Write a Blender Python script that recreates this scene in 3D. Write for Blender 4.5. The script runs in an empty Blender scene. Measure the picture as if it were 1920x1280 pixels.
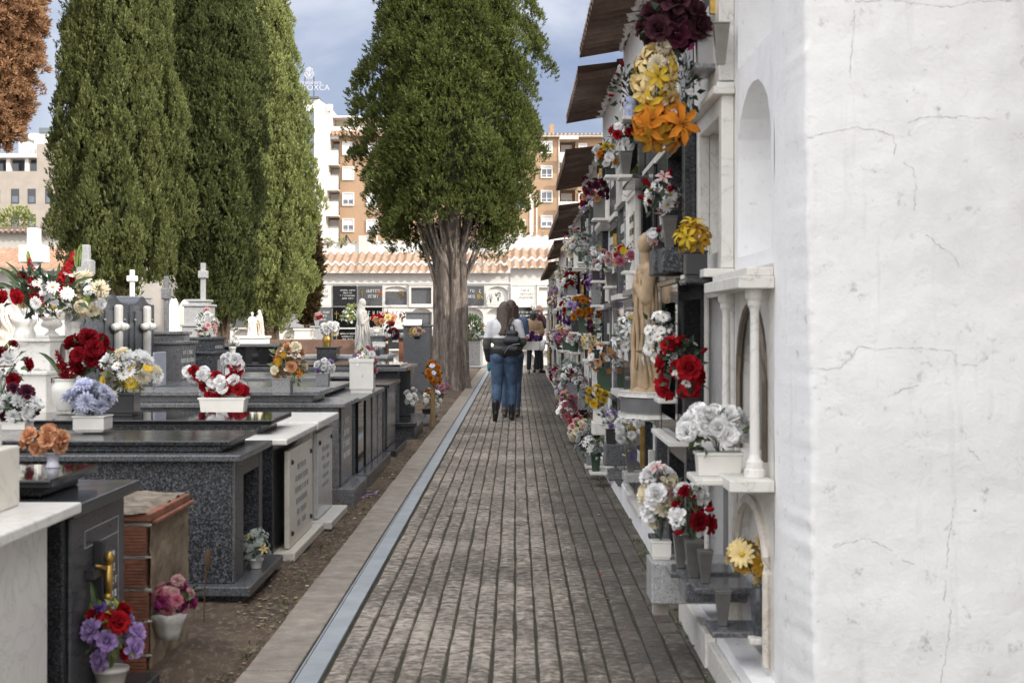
import bpy, bmesh, math, random
import numpy as np
from mathutils import Vector, Quaternion, Matrix, noise as mnoise
R = random.Random(7)
C = bpy.context.scene.collection
H, FPX, VX, VY = 1.33, 2667.0, 968.0, 606.0
def P(px, py, D):
    return Vector(((px - VX) / FPX * D, D, H - (py - VY) / FPX * D))
WLOC = {}
USED = set()
def link(o, parent=None):
    C.objects.link(o)
    if parent is not None:
        o.parent = parent
    return o
def tag(o, label, cat, group=None):
    o['label'] = label
    o['category'] = cat
    if group: o['group'] = group
    return o
def thing(name, label, cat, loc=(0, 0, 0), rz=0, group=None):
    o = bpy.data.objects.new(name, None)
    o.empty_display_size = .1
    o.location = loc; o.rotation_euler = (0, 0, rz)
    link(o); WLOC[o.name] = Vector(loc)
    return tag(o, label, cat, group)
class MB:
    def __init__(s):
        s.v = []; s.f = []; s.m = []
    def add(s, vs, fs, mi=0):
        b = len(s.v)
        s.v.extend([tuple(v) for v in vs])
        for f in fs:
            s.f.append(tuple(b + i for i in f)); s.m.append(mi)
    def box(s, x0, x1, y0, y1, z0, z1, mi=0):
        s.add([(x0,y0,z0),(x1,y0,z0),(x1,y1,z0),(x0,y1,z0),(x0,y0,z1),(x1,y0,z1),(x1,y1,z1),(x0,y1,z1)],
              [(3,2,1,0),(4,5,6,7),(0,1,5,4),(1,2,6,5),(2,3,7,6),(3,0,4,7)], mi)
    def frustum(s, c, w0, d0, w1, d1, z0, z1, mi=0):
        x, y = c
        a = [(x-w0/2,y-d0/2,z0),(x+w0/2,y-d0/2,z0),(x+w0/2,y+d0/2,z0),(x-w0/2,y+d0/2,z0),
             (x-w1/2,y-d1/2,z1),(x+w1/2,y-d1/2,z1),(x+w1/2,y+d1/2,z1),(x-w1/2,y+d1/2,z1)]
        s.add(a, [(3,2,1,0),(4,5,6,7),(0,1,5,4),(1,2,6,5),(2,3,7,6),(3,0,4,7)], mi)
    def lathe(s, c, prof, n=16, mi=0, sx=1, sy=1):
        vs = []; fs = []
        for r, z in prof:
            for k in range(n):
                a = 2*math.pi*k/n
                vs.append((c[0]+r*math.cos(a)*sx, c[1]+r*math.sin(a)*sy, c[2]+z))
        for i in range(len(prof)-1):
            for k in range(n):
                fs.append((i*n+k, i*n+(k+1)%n, (i+1)*n+(k+1)%n, (i+1)*n+k))
        fs.append(tuple(range(n-1,-1,-1))); fs.append(tuple((len(prof)-1)*n+k for k in range(n)))
        s.add(vs, fs, mi)
    def tube(s, pts, rad, n=8, mi=0):
        pts = [Vector(p) for p in pts]
        if not hasattr(rad, '__len__'): rad = [rad]*len(pts)
        vs = []; fs = []
        up = Vector((0.13, 0.21, 0.97))
        for i, p in enumerate(pts):
            t = (pts[min(i+1, len(pts)-1)] - pts[max(i-1, 0)]).normalized()
            a = t.cross(up)
            if a.length < .05: a = t.cross(Vector((1, 0, 0)))
            a.normalize(); b = t.cross(a)
            for k in range(n):
                w = 2*math.pi*k/n
                vs.append(p + (a*math.cos(w) + b*math.sin(w))*rad[i])
        for i in range(len(pts)-1):
            for k in range(n):
                fs.append((i*n+k, i*n+(k+1)%n, (i+1)*n+(k+1)%n, (i+1)*n+k))
        fs.append(tuple(range(n-1,-1,-1))); fs.append(tuple((len(pts)-1)*n+k for k in range(n)))
        s.add(vs, fs, mi)
    def ell(s, c, r, n=14, m=9, mi=0, rot=None):
        vs = []; fs = []
        for j in range(m+1):
            ph = math.pi*j/m
            for k in range(n):
                a = 2*math.pi*k/n
                q = Vector((r[0]*math.sin(ph)*math.cos(a), r[1]*math.sin(ph)*math.sin(a), r[2]*math.cos(ph)))
                if rot: q = rot @ q
                vs.append(q + Vector(c))
        for j in range(m):
            for k in range(n):
                fs.append((j*n+k, (j+1)*n+k, (j+1)*n+(k+1)%n, j*n+(k+1)%n))
        s.add(vs, fs, mi)
    def prism(s, outline, y0, y1, mi=0, axis='y'):
        n = len(outline)
        if axis == 'y':
            vs = [(x, y0, z) for x, z in outline] + [(x, y1, z) for x, z in outline]
        elif axis == 'x':
            vs = [(y0, x, z) for x, z in outline] + [(y1, x, z) for x, z in outline]
        else:
            vs = [(x, z, y0) for x, z in outline] + [(x, z, y1) for x, z in outline]
        s.add(vs, [tuple(range(n)), tuple(range(2*n-1, n-1, -1))] + [(i, (i+1)%n, n+(i+1)%n, n+i) for i in range(n)], mi)
    def build(s, name, mats, parent=None, bevel=0, smooth=False, label=None):
        me = bpy.data.meshes.new(name)
        off = WLOC.get(parent.name, Vector((0,0,0))) if parent else Vector((0,0,0))
        me.from_pydata([(v[0]-off[0], v[1]-off[1], v[2]-off[2]) for v in s.v], [], s.f)
        if not isinstance(mats, (list, tuple)): mats = [mats]
        for m in mats: me.materials.append(m)
        if len(mats) > 1: me.polygons.foreach_set('material_index', s.m)
        if smooth: me.polygons.foreach_set('use_smooth', [True]*len(me.polygons))
        me.update()
        o = link(bpy.data.objects.new(name, me), parent)
        WLOC[o.name] = off
        if bevel:
            b = o.modifiers.new('bevel', 'BEVEL'); b.width = bevel; b.segments = 2; b.limit_method = 'ANGLE'; b.angle_limit = .7
        if label: o['label'] = label
        return o
def boxp(name, m, parent, x0, x1, y0, y1, z0, z1, bevel=.006):
    mb = MB(); mb.box(x0, x1, y0, y1, z0, z1)
    return mb.build(name, m, parent, bevel)
# ---------------------------------------------------------------- materials
MC = {}
class NT:
    def __init__(s, name):
        s.m = bpy.data.materials.new(name); s.m.use_nodes = True
        s.t = s.m.node_tree; s.b = s.t.nodes['Principled BSDF']
        s.out = s.t.nodes['Material Output']
    def n(s, typ, **kw):
        x = s.t.nodes.new(typ)
        for k, v in kw.items():
            if k.startswith('i_'):
                x.inputs[k[2:].replace('_', ' ')].default_value = v
            else: setattr(x, k, v)
        return x
    def l(s, a, b): s.t.links.new(a, b)
    def coord(s, kind='Object', scale=None):
        c = s.n('ShaderNodeTexCoord').outputs[kind]
        if scale:
            mp = s.n('ShaderNodeMapping'); mp.inputs['Scale'].default_value = scale
            s.l(c, mp.inputs['Vector']); c = mp.outputs['Vector']
        return c
    def noise(s, co, scale, detail=4, rough=.55, dist=0):
        x = s.n('ShaderNodeTexNoise'); x.inputs['Scale'].default_value = scale
        x.inputs['Detail'].default_value = detail; x.inputs['Roughness'].default_value = rough
        x.inputs['Distortion'].default_value = dist
        s.l(co, x.inputs['Vector']); return x.outputs['Fac']
    def ramp(s, fac, stops):
        x = s.n('ShaderNodeValToRGB'); e = x.color_ramp.elements
        while len(e) < len(stops): e.new(.5)
        for k, (p, c) in enumerate(stops):
            e[k].position = p; e[k].color = (c[0], c[1], c[2], 1) if hasattr(c, '__len__') else (c, c, c, 1)
        s.l(fac, x.inputs['Fac']); return x.outputs['Color']
    def mix(s, fac, a, b, typ='MIX'):
        x = s.n('ShaderNodeMix', data_type='RGBA', blend_type=typ)
        for v, i in ((fac, 0), (a, 6), (b, 7)):
            if hasattr(v, 'default_value') or hasattr(v, 'is_linked'): s.l(v, x.inputs[i])
            elif i == 0: x.inputs[0].default_value = v
            else: x.inputs[i].default_value = (v[0], v[1], v[2], 1)
        return x.outputs[2]
    def bump(s, h, strength=.3, dist=.01):
        x = s.n('ShaderNodeBump'); x.inputs['Strength'].default_value = strength; x.inputs['Distance'].default_value = dist
        s.l(h, x.inputs['Height']); s.l(x.outputs['Normal'], s.b.inputs['Normal'])
    def col(s, c): s.l(c, s.b.inputs['Base Color'])
def sc(c, k): return tuple(min(1, x*k) for x in c)
def M(name, base, rough=.6, var=.15, scale=9, bump=0, bscale=60, metal=0, spec=.5, obrand=0):
    if name in MC: return MC[name]
    t = NT(name); co = t.coord()
    c = t.ramp(t.noise(co, scale, 6, .6), [(.3, sc(base, 1-var)), (.7, sc(base, 1+var))])
    if obrand:
        oi = t.n('ShaderNodeObjectInfo')
        hv = t.n('ShaderNodeHueSaturation'); t.l(c, hv.inputs['Color'])
        mr = t.n('ShaderNodeMapRange'); mr.inputs['To Min'].default_value = 1-obrand; mr.inputs['To Max'].default_value = 1+obrand*.6
        t.l(oi.outputs['Random'], mr.inputs['Value']); t.l(mr.outputs['Result'], hv.inputs['Value'])
        mr2 = t.n('ShaderNodeMapRange'); mr2.inputs['To Min'].default_value = .5-obrand*.06; mr2.inputs['To Max'].default_value = .5+obrand*.06
        t.l(oi.outputs['Random'], mr2.inputs['Value']); t.l(mr2.outputs['Result'], hv.inputs['Hue'])
        c = hv.outputs['Color']
    t.col(c)
    t.b.inputs['Roughness'].default_value = rough; t.b.inputs['Metallic'].default_value = metal
    t.b.inputs['Specular IOR Level'].default_value = spec
    if bump: t.bump(t.noise(co, bscale, 6, .65), bump, .01)
    MC[name] = t.m; return t.m
def granite(name, base, light, dark, rough=.12, scale=260):
    if name in MC: return MC[name]
    t = NT(name); co = t.coord()
    v = t.n('ShaderNodeTexVoronoi'); v.inputs['Scale'].default_value = scale; t.l(co, v.inputs['Vector'])
    sep = t.n('ShaderNodeSeparateColor'); t.l(v.outputs['Color'], sep.inputs[0])
    c = t.ramp(sep.outputs[0], [(.0, dark), (.35, base), (.72, base), (.82, light), (1, light)])
    c = t.mix(.5, c, t.ramp(t.noise(co, scale*.35, 5, .7), [(.35, dark), (.5, base), (.68, light)]))
    c = t.mix(.35, c, t.ramp(t.noise(co, 3, 4), [(.3, .55), (.7, 1.0)]), 'MULTIPLY')
    t.col(c); t.l(t.ramp(t.noise(co, 14, 5, .7), [(.3, rough), (.75, rough*1.7)]), t.b.inputs['Roughness'])
    MC[name] = t.m; return t.m
def marble(name, base=(.7,.68,.64), vein=(.45,.43,.4), rough=.3, stain=(.5,.43,.33), sk=.25):
    if name in MC: return MC[name]
    t = NT(name); co = t.coord()
    n1 = t.noise(co, 4.5, 9, .62, 1.6)
    c = t.ramp(n1, [(.42, base), (.492, sc(base, .93)), (.5, vein), (.508, sc(base, .95)), (.6, base)])
    st = t.noise(co, 2.2, 6, .7, .4)
    c = t.mix(t.ramp(st, [(.55, 0), (.8, sk)]), c, stain)
    t.col(c); t.b.inputs['Roughness'].default_value = rough
    t.bump(t.noise(co, 60, 4), .05, .004)
    MC[name] = t.m; return t.m
def plaster(name, base=(.8,.8,.8), dirt=(.42,.4,.37), amt=.55, bump=.5, sc1=5):
    if name in MC: return MC[name]
    t = NT(name); co = t.coord()
    d1 = t.ramp(t.noise(co, sc1*.5, 8, .68, .3), [(.48, 0), (.8, amt)])
    c = t.mix(d1, base, sc(base, .72))
    d2 = t.ramp(t.noise(co, sc1*5, 8, .75, .2), [(.59, 0), (.7, amt)])
    c = t.mix(d2, c, dirt)
    stv = t.coord('Object', (6, 6, .5))
    d3 = t.ramp(t.noise(stv, 3, 6, .7), [(.58, 0), (.8, amt*.5)])
    c = t.mix(d3, c, sc(dirt, 1.2))
    sp = t.ramp(t.noise(co, sc1*14, 3, .5), [(.74, 0), (.79, .8)])
    c = t.mix(sp, c, sc(dirt, .8))
    t.col(c); t.b.inputs['Roughness'].default_value = .85
    h = t.mix(.35, t.noise(co, 9, 9, .6, .4), t.noise(co, 70, 6, .65))
    t.bump(h, bump, .012)
    MC[name] = t.m; return t.m
def foliage(name, dark, light, scale=3.0, trans=.25):
    if name in MC: return MC[name]
    t = NT(name); co = t.coord()
    at = t.n('ShaderNodeAttribute', attribute_name='tint')
    c = t.mix(at.outputs['Fac'], dark, light)
    c = t.mix(t.ramp(t.noise(co, scale, 4), [(.35, 0), (.7, .6)]), c, sc(light, .8))
    t.col(c); t.b.inputs['Roughness'].default_value = .65; t.b.inputs['Specular IOR Level'].default_value = .25
    tr = t.n('ShaderNodeBsdfTranslucent'); t.l(c, tr.inputs['Color'])
    mx = t.n('ShaderNodeMixShader'); mx.inputs[0].default_value = trans
    t.l(t.b.outputs[0], mx.inputs[1]); t.l(tr.outputs[0], mx.inputs[2]); t.l(mx.outputs[0], t.out.inputs['Surface'])
    MC[name] = t.m; return t.m
def petal_mat(c):
    k = 'petal_%02d_%02d_%02d' % tuple(int(x*99) for x in c)
    if k in MC: return MC[k]
    t = NT(k)
    oi = t.n('ShaderNodeObjectInfo'); co = t.coord()
    hv = t.n('ShaderNodeHueSaturation')
    c0 = t.ramp(t.noise(co, 3, 3), [(.3, sc(c, .78)), (.7, sc(c, 1.12))])
    t.l(c0, hv.inputs['Color'])
    mr = t.n('ShaderNodeMapRange'); mr.inputs['To Min'].default_value = .8; mr.inputs['To Max'].default_value = 1.12
    t.l(oi.outputs['Random'], mr.inputs['Value']); t.l(mr.outputs['Result'], hv.inputs['Value'])
    t.col(hv.outputs['Color']); t.b.inputs['Roughness'].default_value = .85; t.b.inputs['Specular IOR Level'].default_value = .12
    tr = t.n('ShaderNodeBsdfTranslucent'); t.l(hv.outputs['Color'], tr.inputs['Color'])
    mx = t.n('ShaderNodeMixShader'); mx.inputs[0].default_value = .25
    t.l(t.b.outputs[0], mx.inputs[1]); t.l(tr.outputs[0], mx.inputs[2]); t.l(mx.outputs[0], t.out.inputs['Surface'])
    MC[k] = t.m; return t.m
G_DARK = granite('dark_granite', (.016,.017,.019), (.085,.09,.1), (.006,.006,.007), .14)
G_DARKSP = granite('dark_speckled_granite', (.022,.024,.028), (.2,.21,.23), (.007,.007,.008), .3, 170)
G_BLACK = granite('black_granite', (.008,.008,.009), (.02,.02,.022), (.004,.004,.005), .03)
G_GREY = granite('grey_granite', (.15,.15,.155), (.36,.36,.36), (.045,.045,.05), .22)
G_MID = granite('mid_grey_granite', (.085,.088,.095), (.22,.226,.235), (.032,.032,.036), .16)
G_PALE = granite('pale_granite', (.36,.36,.36), (.56,.56,.55), (.16,.16,.16), .3)
MARB = marble('white_marble')
MARB2 = marble('cream_marble', (.7,.66,.58), (.5,.46,.4), .35, (.5,.4,.27), .35)
MARBW = marble('weathered_marble', (.68,.66,.61), (.4,.38,.35), .5, (.33,.28,.22), .5)
PLAST = plaster('white_plaster', (.8,.8,.8), (.36,.33,.29), .62, .45)
PLAST_END = plaster('rough_white_plaster', (.83,.825,.81), (.3,.29,.27), .7, .6, 3)
PLAST_FAR = plaster('far_white_plaster', (.66,.645,.62), (.4,.37,.32), .45, .3, 1.5)
CONC = M('rough_concrete', (.33,.3,.26), .9, .35, 7, .6, 40)
IRON = M('dark_iron', (.05,.05,.055), .45, .2, 20, metal=.6)
STEEL = M('grey_metal', (.4,.41,.42), .35, .12, 15, metal=.7)
GOLD = M('gilded_brass', (.42,.27,.07), .35, .3, 30, metal=.8)
GLASSD = M('dark_glass', (.03,.033,.036), .04, .2, 5, spec=.9)
LETW = M('white_lettering', (.62,.62,.6), .5, .1)
LETG = M('grey_lettering', (.3,.3,.31), .5, .1)
LETB = M('black_lettering', (.05,.05,.05), .5, .1)
BRICK = M('hollow_brick_clay', (.2,.078,.045), .9, .4, 16, .5, 80)
WHITEPOT = M('white_ceramic', (.7,.68,.63), .35, .06, 6)
GREYPOT = granite('grey_vase_granite', (.2,.2,.205), (.36,.36,.36), (.09,.09,.09), .35)
BLACKPOT = M('black_pot', (.02,.02,.022), .3, .2)
CONE = M('smoked_grey_metal', (.17,.165,.155), .3, .25, 12, metal=.5)
GREENPOT = M('dark_green_pot', (.03,.06,.035), .5, .2)
STATUE_BEIGE = M('beige_stone', (.37,.27,.165), .8, .35, 10, .25, 60)
STATUE_GREY = M('grey_stone', (.4,.38,.35), .8, .2, 12, .3, 60)
STATUE_WHITE = M('white_stone', (.75,.74,.71), .6, .1, 12, .15, 60)
STEMG = M('stem_green', (.06,.1,.03), .6, .3)
# ---------------------------------------------------------------- flowers
COL = dict(white=(.93,.92,.9), cream=(.84,.77,.6), yellow=(.72,.5,.05), orange=(.68,.25,.03), pink=(.6,.22,.29), palepink=(.7,.45,.44),
           red=(.4,.012,.02), crimson=(.26,.008,.016), lilac=(.44,.3,.58), violet=(.2,.13,.46), purple=(.15,.035,.2), burgundy=(.1,.022,.045), peach=(.68,.36,.2),
           gold=(.5,.27,.03), paleblue=(.74,.76,.9), silver=(.45,.5,.48), brown=(.2,.09,.035), magenta=(.4,.05,.2), green=(.25,.35,.06), plum=(.085,.032,.045), butter=(.82,.66,.33))
def petal(mb, ang, r0, tilt, ln, w, cup=.15, curl=0., z0=0, mi=0, rough=0, tip=.45):
    # a petal leaving the axis at radius r0, rising at tilt (0 flat, 90 upright)
    ca, sa = math.cos(ang), math.sin(ang)
    vs = []
    for i, (t, ww) in enumerate(((0, .3), (.35, .8), (.7, 1.), (1, tip))):
        tl = math.radians(tilt - curl*t)
        if i == 0: rr, zz, tp = r0, z0, 0
        else:
            rr += ln*(t-tp)*math.cos(tl); zz += ln*(t-tp)*math.sin(tl); tp = t
        for k in (-1, 0, 1):
            off = k*w*.5*ww
            lift = (cup*w*abs(k) if k else 0) + rough*R.uniform(-1, 1)*w
            if i == 3 and k == 0: rr2 = rr + ln*.08
            else: rr2 = rr - lift*math.sin(tl)
            z2 = zz + lift*math.cos(tl)
            vs.append((rr2*ca - off*sa, rr2*sa + off*ca, z2))
    mb.add(vs, [(0,1,4,3),(1,2,5,4),(3,4,7,6),(4,5,8,7),(6,7,10,9),(7,8,11,10)], mi)
def make_bloom(kind):
    mb = MB()
    if kind == 'rose':
        for ring, (n, r0, tl, ln, w, cu) in enumerate(((3,.06,90,.36,.26,-25),(4,.11,84,.37,.32,-14),(5,.15,72,.38,.36,8),(6,.16,48,.4,.42,28),(6,.14,20,.38,.42,40))):
            for k in range(n):
                petal(mb, 2*math.pi*(k+.5*ring+R.uniform(-.1,.1))/n, r0, tl, ln, w, .3, cu, z0=.05-.02*ring, rough=.05, tip=.78)
        mb.ell((0,0,.14), (.12,.12,.2), 8, 6)
    elif kind == 'mum':
        for ring, (n, r0, tl, ln, w) in enumerate(((6,.03,80,.3,.12),(10,.07,66,.34,.13),(14,.1,48,.38,.14),(16,.12,28,.4,.15),(16,.12,6,.4,.15),(14,.1,-18,.36,.15))):
            for k in range(n):
                petal(mb, 2*math.pi*(k+R.uniform(-.3,.3))/n, r0, tl+R.uniform(-9,9), ln*R.uniform(.85,1.12), w, .3, 18, z0=.08, rough=.12)
    elif kind == 'carn':
        for ring, (n, tl, ln, w) in enumerate(((7,84,.34,.2),(10,68,.38,.2),(13,50,.42,.2),(14,30,.43,.2),(14,8,.42,.2),(12,-16,.36,.2))):
            for k in range(n):
                petal(mb, 2*math.pi*(k+R.uniform(-.3,.3))/n, .03, tl+R.uniform(-10,10), ln*R.uniform(.85,1.1), w, .1, 6, z0=.06, rough=.3, tip=1.15)
    elif kind == 'daisy':
        for k in range(13):
            petal(mb, 2*math.pi*k/13, .1, 12+R.uniform(-10,10), .4, .17, .1, 10)
        for k in range(11):
            petal(mb, 2*math.pi*(k+.5)/11, .08, 28+R.uniform(-10,10), .34, .16, .1, 10)
        mb.ell((0,0,.05), (.11,.11,.07), 8, 5, 1)
    elif kind == 'lily':
        for k in range(6):
            petal(mb, 2*math.pi*k/6, .03, 62 if k%2 else 52, .6, .24, .2, 80, rough=.03, tip=.2)
        for k in range(5):
            a = 2*math.pi*k/5
            mb.tube([(0,0,.05),(.1*math.cos(a),.1*math.sin(a),.3)], .012, 4, 1)
    elif kind == 'small':
        for q in range(7):
            cx, cy = R.uniform(-.32,.32), R.uniform(-.32,.32); cz = R.uniform(-.05,.15)
            b = len(mb.v)
            for k in range(5): petal(mb, 2*math.pi*k/5+q, .02, 20, .16, .13, .1, 20)
            for i in range(b, len(mb.v)):
                x, y, z = mb.v[i]; mb.v[i] = (x+cx, y+cy, z+cz)
            mb.ell((cx,cy,cz+.02), (.03,.03,.03), 5, 3, 1)
    elif kind == 'bud':
        for k in range(4): petal(mb, 2*math.pi*k/4, .1, 82, .6, .34, .3, -14)
        for k in range(4): petal(mb, 2*math.pi*(k+.5)/4, .14, 74, .5, .36, .3, -20)
        mb.ell((0,0,.18), (.17,.17,.3), 8, 6)
    return mb
BL = {}
NV = dict(rose=2, mum=3, carn=3, daisy=2, lily=2, small=3, bud=1)
def bloom_mesh(kind, col):
    v = R.randrange(NV[kind]); key = (kind, col, v)
    if key not in BL:
        src = ('src', kind, v)
        if src not in BL: BL[src] = make_bloom(kind)
        mb = BL[src]
        me = bpy.data.meshes.new('%s_bloom' % dict(carn='carnation', small='cluster', bud='rosebud').get(kind, kind))
        me.from_pydata(mb.v, [], mb.f)
        me.materials.append(petal_mat(COL[col]))
        me.materials.append(petal_mat(COL['yellow'] if kind != 'lily' else COL['brown']))
        me.polygons.foreach_set('material_index', mb.m); me.polygons.foreach_set('use_smooth', [True]*len(me.polygons)); me.update()
        BL[key] = me
    return BL[key]
LEAFM = {}
def leaf_mat(c):
    k = 'leaf_%02d_%02d_%02d' % tuple(int(x*99) for x in c)
    if k not in MC:
        t = NT(k); co = t.coord()
        cc = t.ramp(t.noise(co, 14, 3), [(.3, sc(c, .6)), (.7, sc(c, 1.5))])
        t.col(cc); t.b.inputs['Roughness'].default_value = .5
        MC[k] = t.m
    return MC[k]
LG = dict(mid=(.055,.09,.03), dark=(.02,.042,.018), blue=(.035,.075,.055), lime=(.15,.2,.035), olive=(.09,.1,.03), grey=(.2,.24,.2))
def leaf(mb, p, d, ln, w):
    d = Vector(d).normalized(); p = Vector(p)
    s = d.cross(Vector((R.uniform(-1,1), R.uniform(-1,1), R.uniform(-1,1)))).normalized(); u = s.cross(d)
    q = p + d*ln*.5 + u*ln*.08; e = p + d*ln - u*ln*.1
    mb.add([p, q - s*w*.5 + u*w*.12, q, q + s*w*.5 + u*w*.12, e], [(0,2,1),(0,3,2),(1,2,4),(2,3,4)])
def pot_mesh(kind, x, y, z0, w, h):
    mb = MB()
    if kind == 'box':     # rectangular planter with a rim
        mb.frustum((x,y), w*.93, w*.5, w, w*.55, z0, z0+h*.86); mb.frustum((x,y), w*1.06, w*.6, w*1.06, w*.6, z0+h*.86, z0+h)
    elif kind == 'cube':
        mb.frustum((x,y), w*.92, w*.92, w*.92, w*.92, z0, z0+h*.12); mb.frustum((x,y), w, w, w, w, z0+h*.12, z0+h*.9); mb.frustum((x,y), w*1.06, w*1.06, w*1.06, w*1.06, z0+h*.9, z0+h)
    elif kind == 'cone':
        mb.frustum((x,y), w*.5, w*.5, w*.98, w*.98, z0, z0+h*.95); mb.frustum((x,y), w*1.02, w*1.02, w*1.05, w*1.05, z0+h*.95, z0+h)
    elif kind == 'urn':
        r = w/2
        mb.lathe((x,y,z0), [(r*.62,0),(r*.62,h*.05),(r*.5,h*.09),(r*.3,h*.2),(r*.26,h*.3),(r*.5,h*.38),(r*.86,h*.48),(r*.93,h*.6),(r*.84,h*.72),(r*.7,h*.8),(r*.78,h*.86),(r*.98,h*.93),(r,h*.97),(r*.95,h)], 20)
    elif kind == 'vase':
        r = w/2
        mb.lathe((x,y,z0), [(r*.6,0),(r*.65,h*.04),(r*.82,h*.3),(r*.98,h*.6),(r*.95,h*.76),(r*.72,h*.9),(r*.72,h*.94),(r*.84,h)], 18)
    elif kind == 'flare':
        r = w/2
        mb.lathe((x,y,z0), [(r*.62,0),(r*.66,h*.05),(r*.5,h*.3),(r*.46,h*.6),(r*.7,h*.9),(r,h)], 16)
    elif kind == 'round':
        r = w/2
        mb.lathe((x,y,z0), [(r*.7,0),(r*.72,h*.05),(r*.92,h*.8),(r*1.02,h*.82),(r*1.02,h)], 16)
    elif kind == 'wrap':
        r = w/2; n = 12
        b = len(mb.v)
        mb.lathe((x,y,z0), [(r*.6,0),(r*.72,h*.3),(r*.9,h*.65),(r*1.25,h)], 12)
        for i in range(b, len(mb.v)):
            v = mb.v[i]; k = (i-b) % n
            s = 1 + (.14 if k % 2 else -.1)
            mb.v[i] = (x+(v[0]-x)*s, y+(v[1]-y)*s, v[2] + (h*.12*R.uniform(-1,1) if i-b >= 3*n else 0))
    return mb
NB = [0]
POTNAME = dict(box='planter', cube='planter', cone='vase', urn='urn', vase='vase', flare='vase', round='pot', wrap='wrapping')
def bouquet(label, D, cl, blooms, pot=None, potm=WHITEPOT, leafc='mid', nleaf=36, cat='flowers', name='flower_arrangement', group=None, up=.25, lsz=1., extra=None, merge=None, depth=None, front=None, minz=-1.):
    """cl = (cx, cy, rx, ry) in photo pixels at distance D; pot = (kind, cx, w, ytop, ybot)"""
    assert label not in USED, label
    USED.add(label)
    s = D/FPX
    c = P(cl[0], cl[1], D); rx, rz = cl[2]*s, cl[3]*s; ry = depth*s if depth else min(rx, rz)
    if pot:
        base = P(pot[1], pot[4], D)
    else: base = Vector((c.x, c.y, c.z - rz))
    t = thing(name, label, cat, base, 0, group)
    if merge is None: merge = D > 11.5
    NB[0] += 1
    if pot:
        kind, px, w, yt, yb = pot
        ptop = P(px, yt, D)
        pm = pot_mesh(kind, base.x, base.y, base.z, w*s, (yb-yt)*s)
        pm.build(POTNAME[kind], potm, t, .003 if kind in ('box','cube','cone') and D < 12 else 0, smooth=kind in ('urn','vase','flare','round','wrap'))
        root = Vector((ptop.x, ptop.y, ptop.z - .01))
    else: root = Vector((c.x, c.y, c.z - rz*.9))
    # foliage
    mb = MB()
    for k in range(nleaf):
        d = Vector((R.gauss(0,1), R.gauss(0,1), R.gauss(0,1)+up)).normalized()
        q = R.uniform(.35, .95)
        p = c + Vector((d.x*rx*q, d.y*ry*q, d.z*rz*q))
        L = R.uniform(.28,.5)*min(rx, rz)*lsz
        leaf(mb, p, d + Vector((R.uniform(-.5,.5), R.uniform(-.5,.5), R.uniform(-.3,.5))), L*1.3, L*.62)
    for k in range(10 if not merge else 6):
        d = Vector((R.uniform(-1,1), R.uniform(-1,1), R.uniform(-.3,.8)))
        e = c + Vector((d.x*rx*.7, d.y*ry*.7, d.z*rz*.7)); m = (root+e)/2 + Vector((0,0,.15*(e-root).length))
        mb.tube([root, m, e], max(.0015, .008*rz), 4)
        leaf(mb, m, d+Vector((0,0,.3)), .4*min(rx,rz)*lsz, .18*min(rx,rz)*lsz)
    mb.build('foliage', leaf_mat(LG[leafc]), t)
    # blooms over the outside of the ellipsoid
    tot = sum(b[2] for b in blooms)
    order = []
    for kind, col, n, dia in blooms: order += [(kind, col, dia)]*n
    R.shuffle(order)
    ga = math.pi*(3-5**.5); off = R.uniform(0, 6)
    batches = {}
    for i, (kind, col, dia) in enumerate(order):
        u = 1 - (i+.5)/tot*(1-minz*.75 if minz > -1 else 1.75)
        u = max(-1, min(1, u + R.uniform(-.14, .14))); rr = math.sqrt(max(0, 1-u*u)); a = ga*i + off + R.uniform(-.4,.4)
        d = Vector((rr*math.cos(a), rr*math.sin(a), u))
        q = R.uniform(.62, 1.06)
        if d.y > .55: d.y *= .6
        p = c + Vector((d.x*rx*q, d.y*ry*q, d.z*rz*q))
        nrm = (Vector((d.x/rx, d.y/ry, d.z/rz)).normalized() + Vector((R.uniform(-.3,.3), -.25+R.uniform(-.3,.3), up+R.uniform(-.2,.3)))).normalized()
        sz = dia*s*R.uniform(.74, 1.12)
        rot = nrm.to_track_quat('Z', 'Y') @ Quaternion((0,0,1), R.uniform(0, 6.28))
        me = bloom_mesh(kind, col)
        if merge:
            batches.setdefault(col + kind, []).append((me, p, rot, sz))
        else:
            o = link(bpy.data.objects.new('flower', me), t)
            o.location = p - base; o.rotation_mode = 'QUATERNION'; o.rotation_quaternion = rot; o.scale = (sz, sz, sz)
    for k, L in batches.items():
        vs = []; fs = []; mi = []
        for me, p, rot, sz in L:
            b = len(vs); mt = rot.to_matrix()*sz
            vs += [tuple(mt @ v.co + p - base) for v in me.vertices]
            for f in me.polygons:
                fs.append(tuple(b+j for j in f.vertices)); mi.append(f.material_index)
        m2 = bpy.data.meshes.new('blossoms'); m2.from_pydata(vs, [], fs)
        for mm in L[0][0].materials: m2.materials.append(mm)
        m2.polygons.foreach_set('material_index', mi); m2.polygons.foreach_set('use_smooth', [True]*len(m2.polygons)); m2.update()
        link(bpy.data.objects.new('blossoms', m2), t)
    if extra: extra(t, c, rx, ry, rz, base)
    return t
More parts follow.
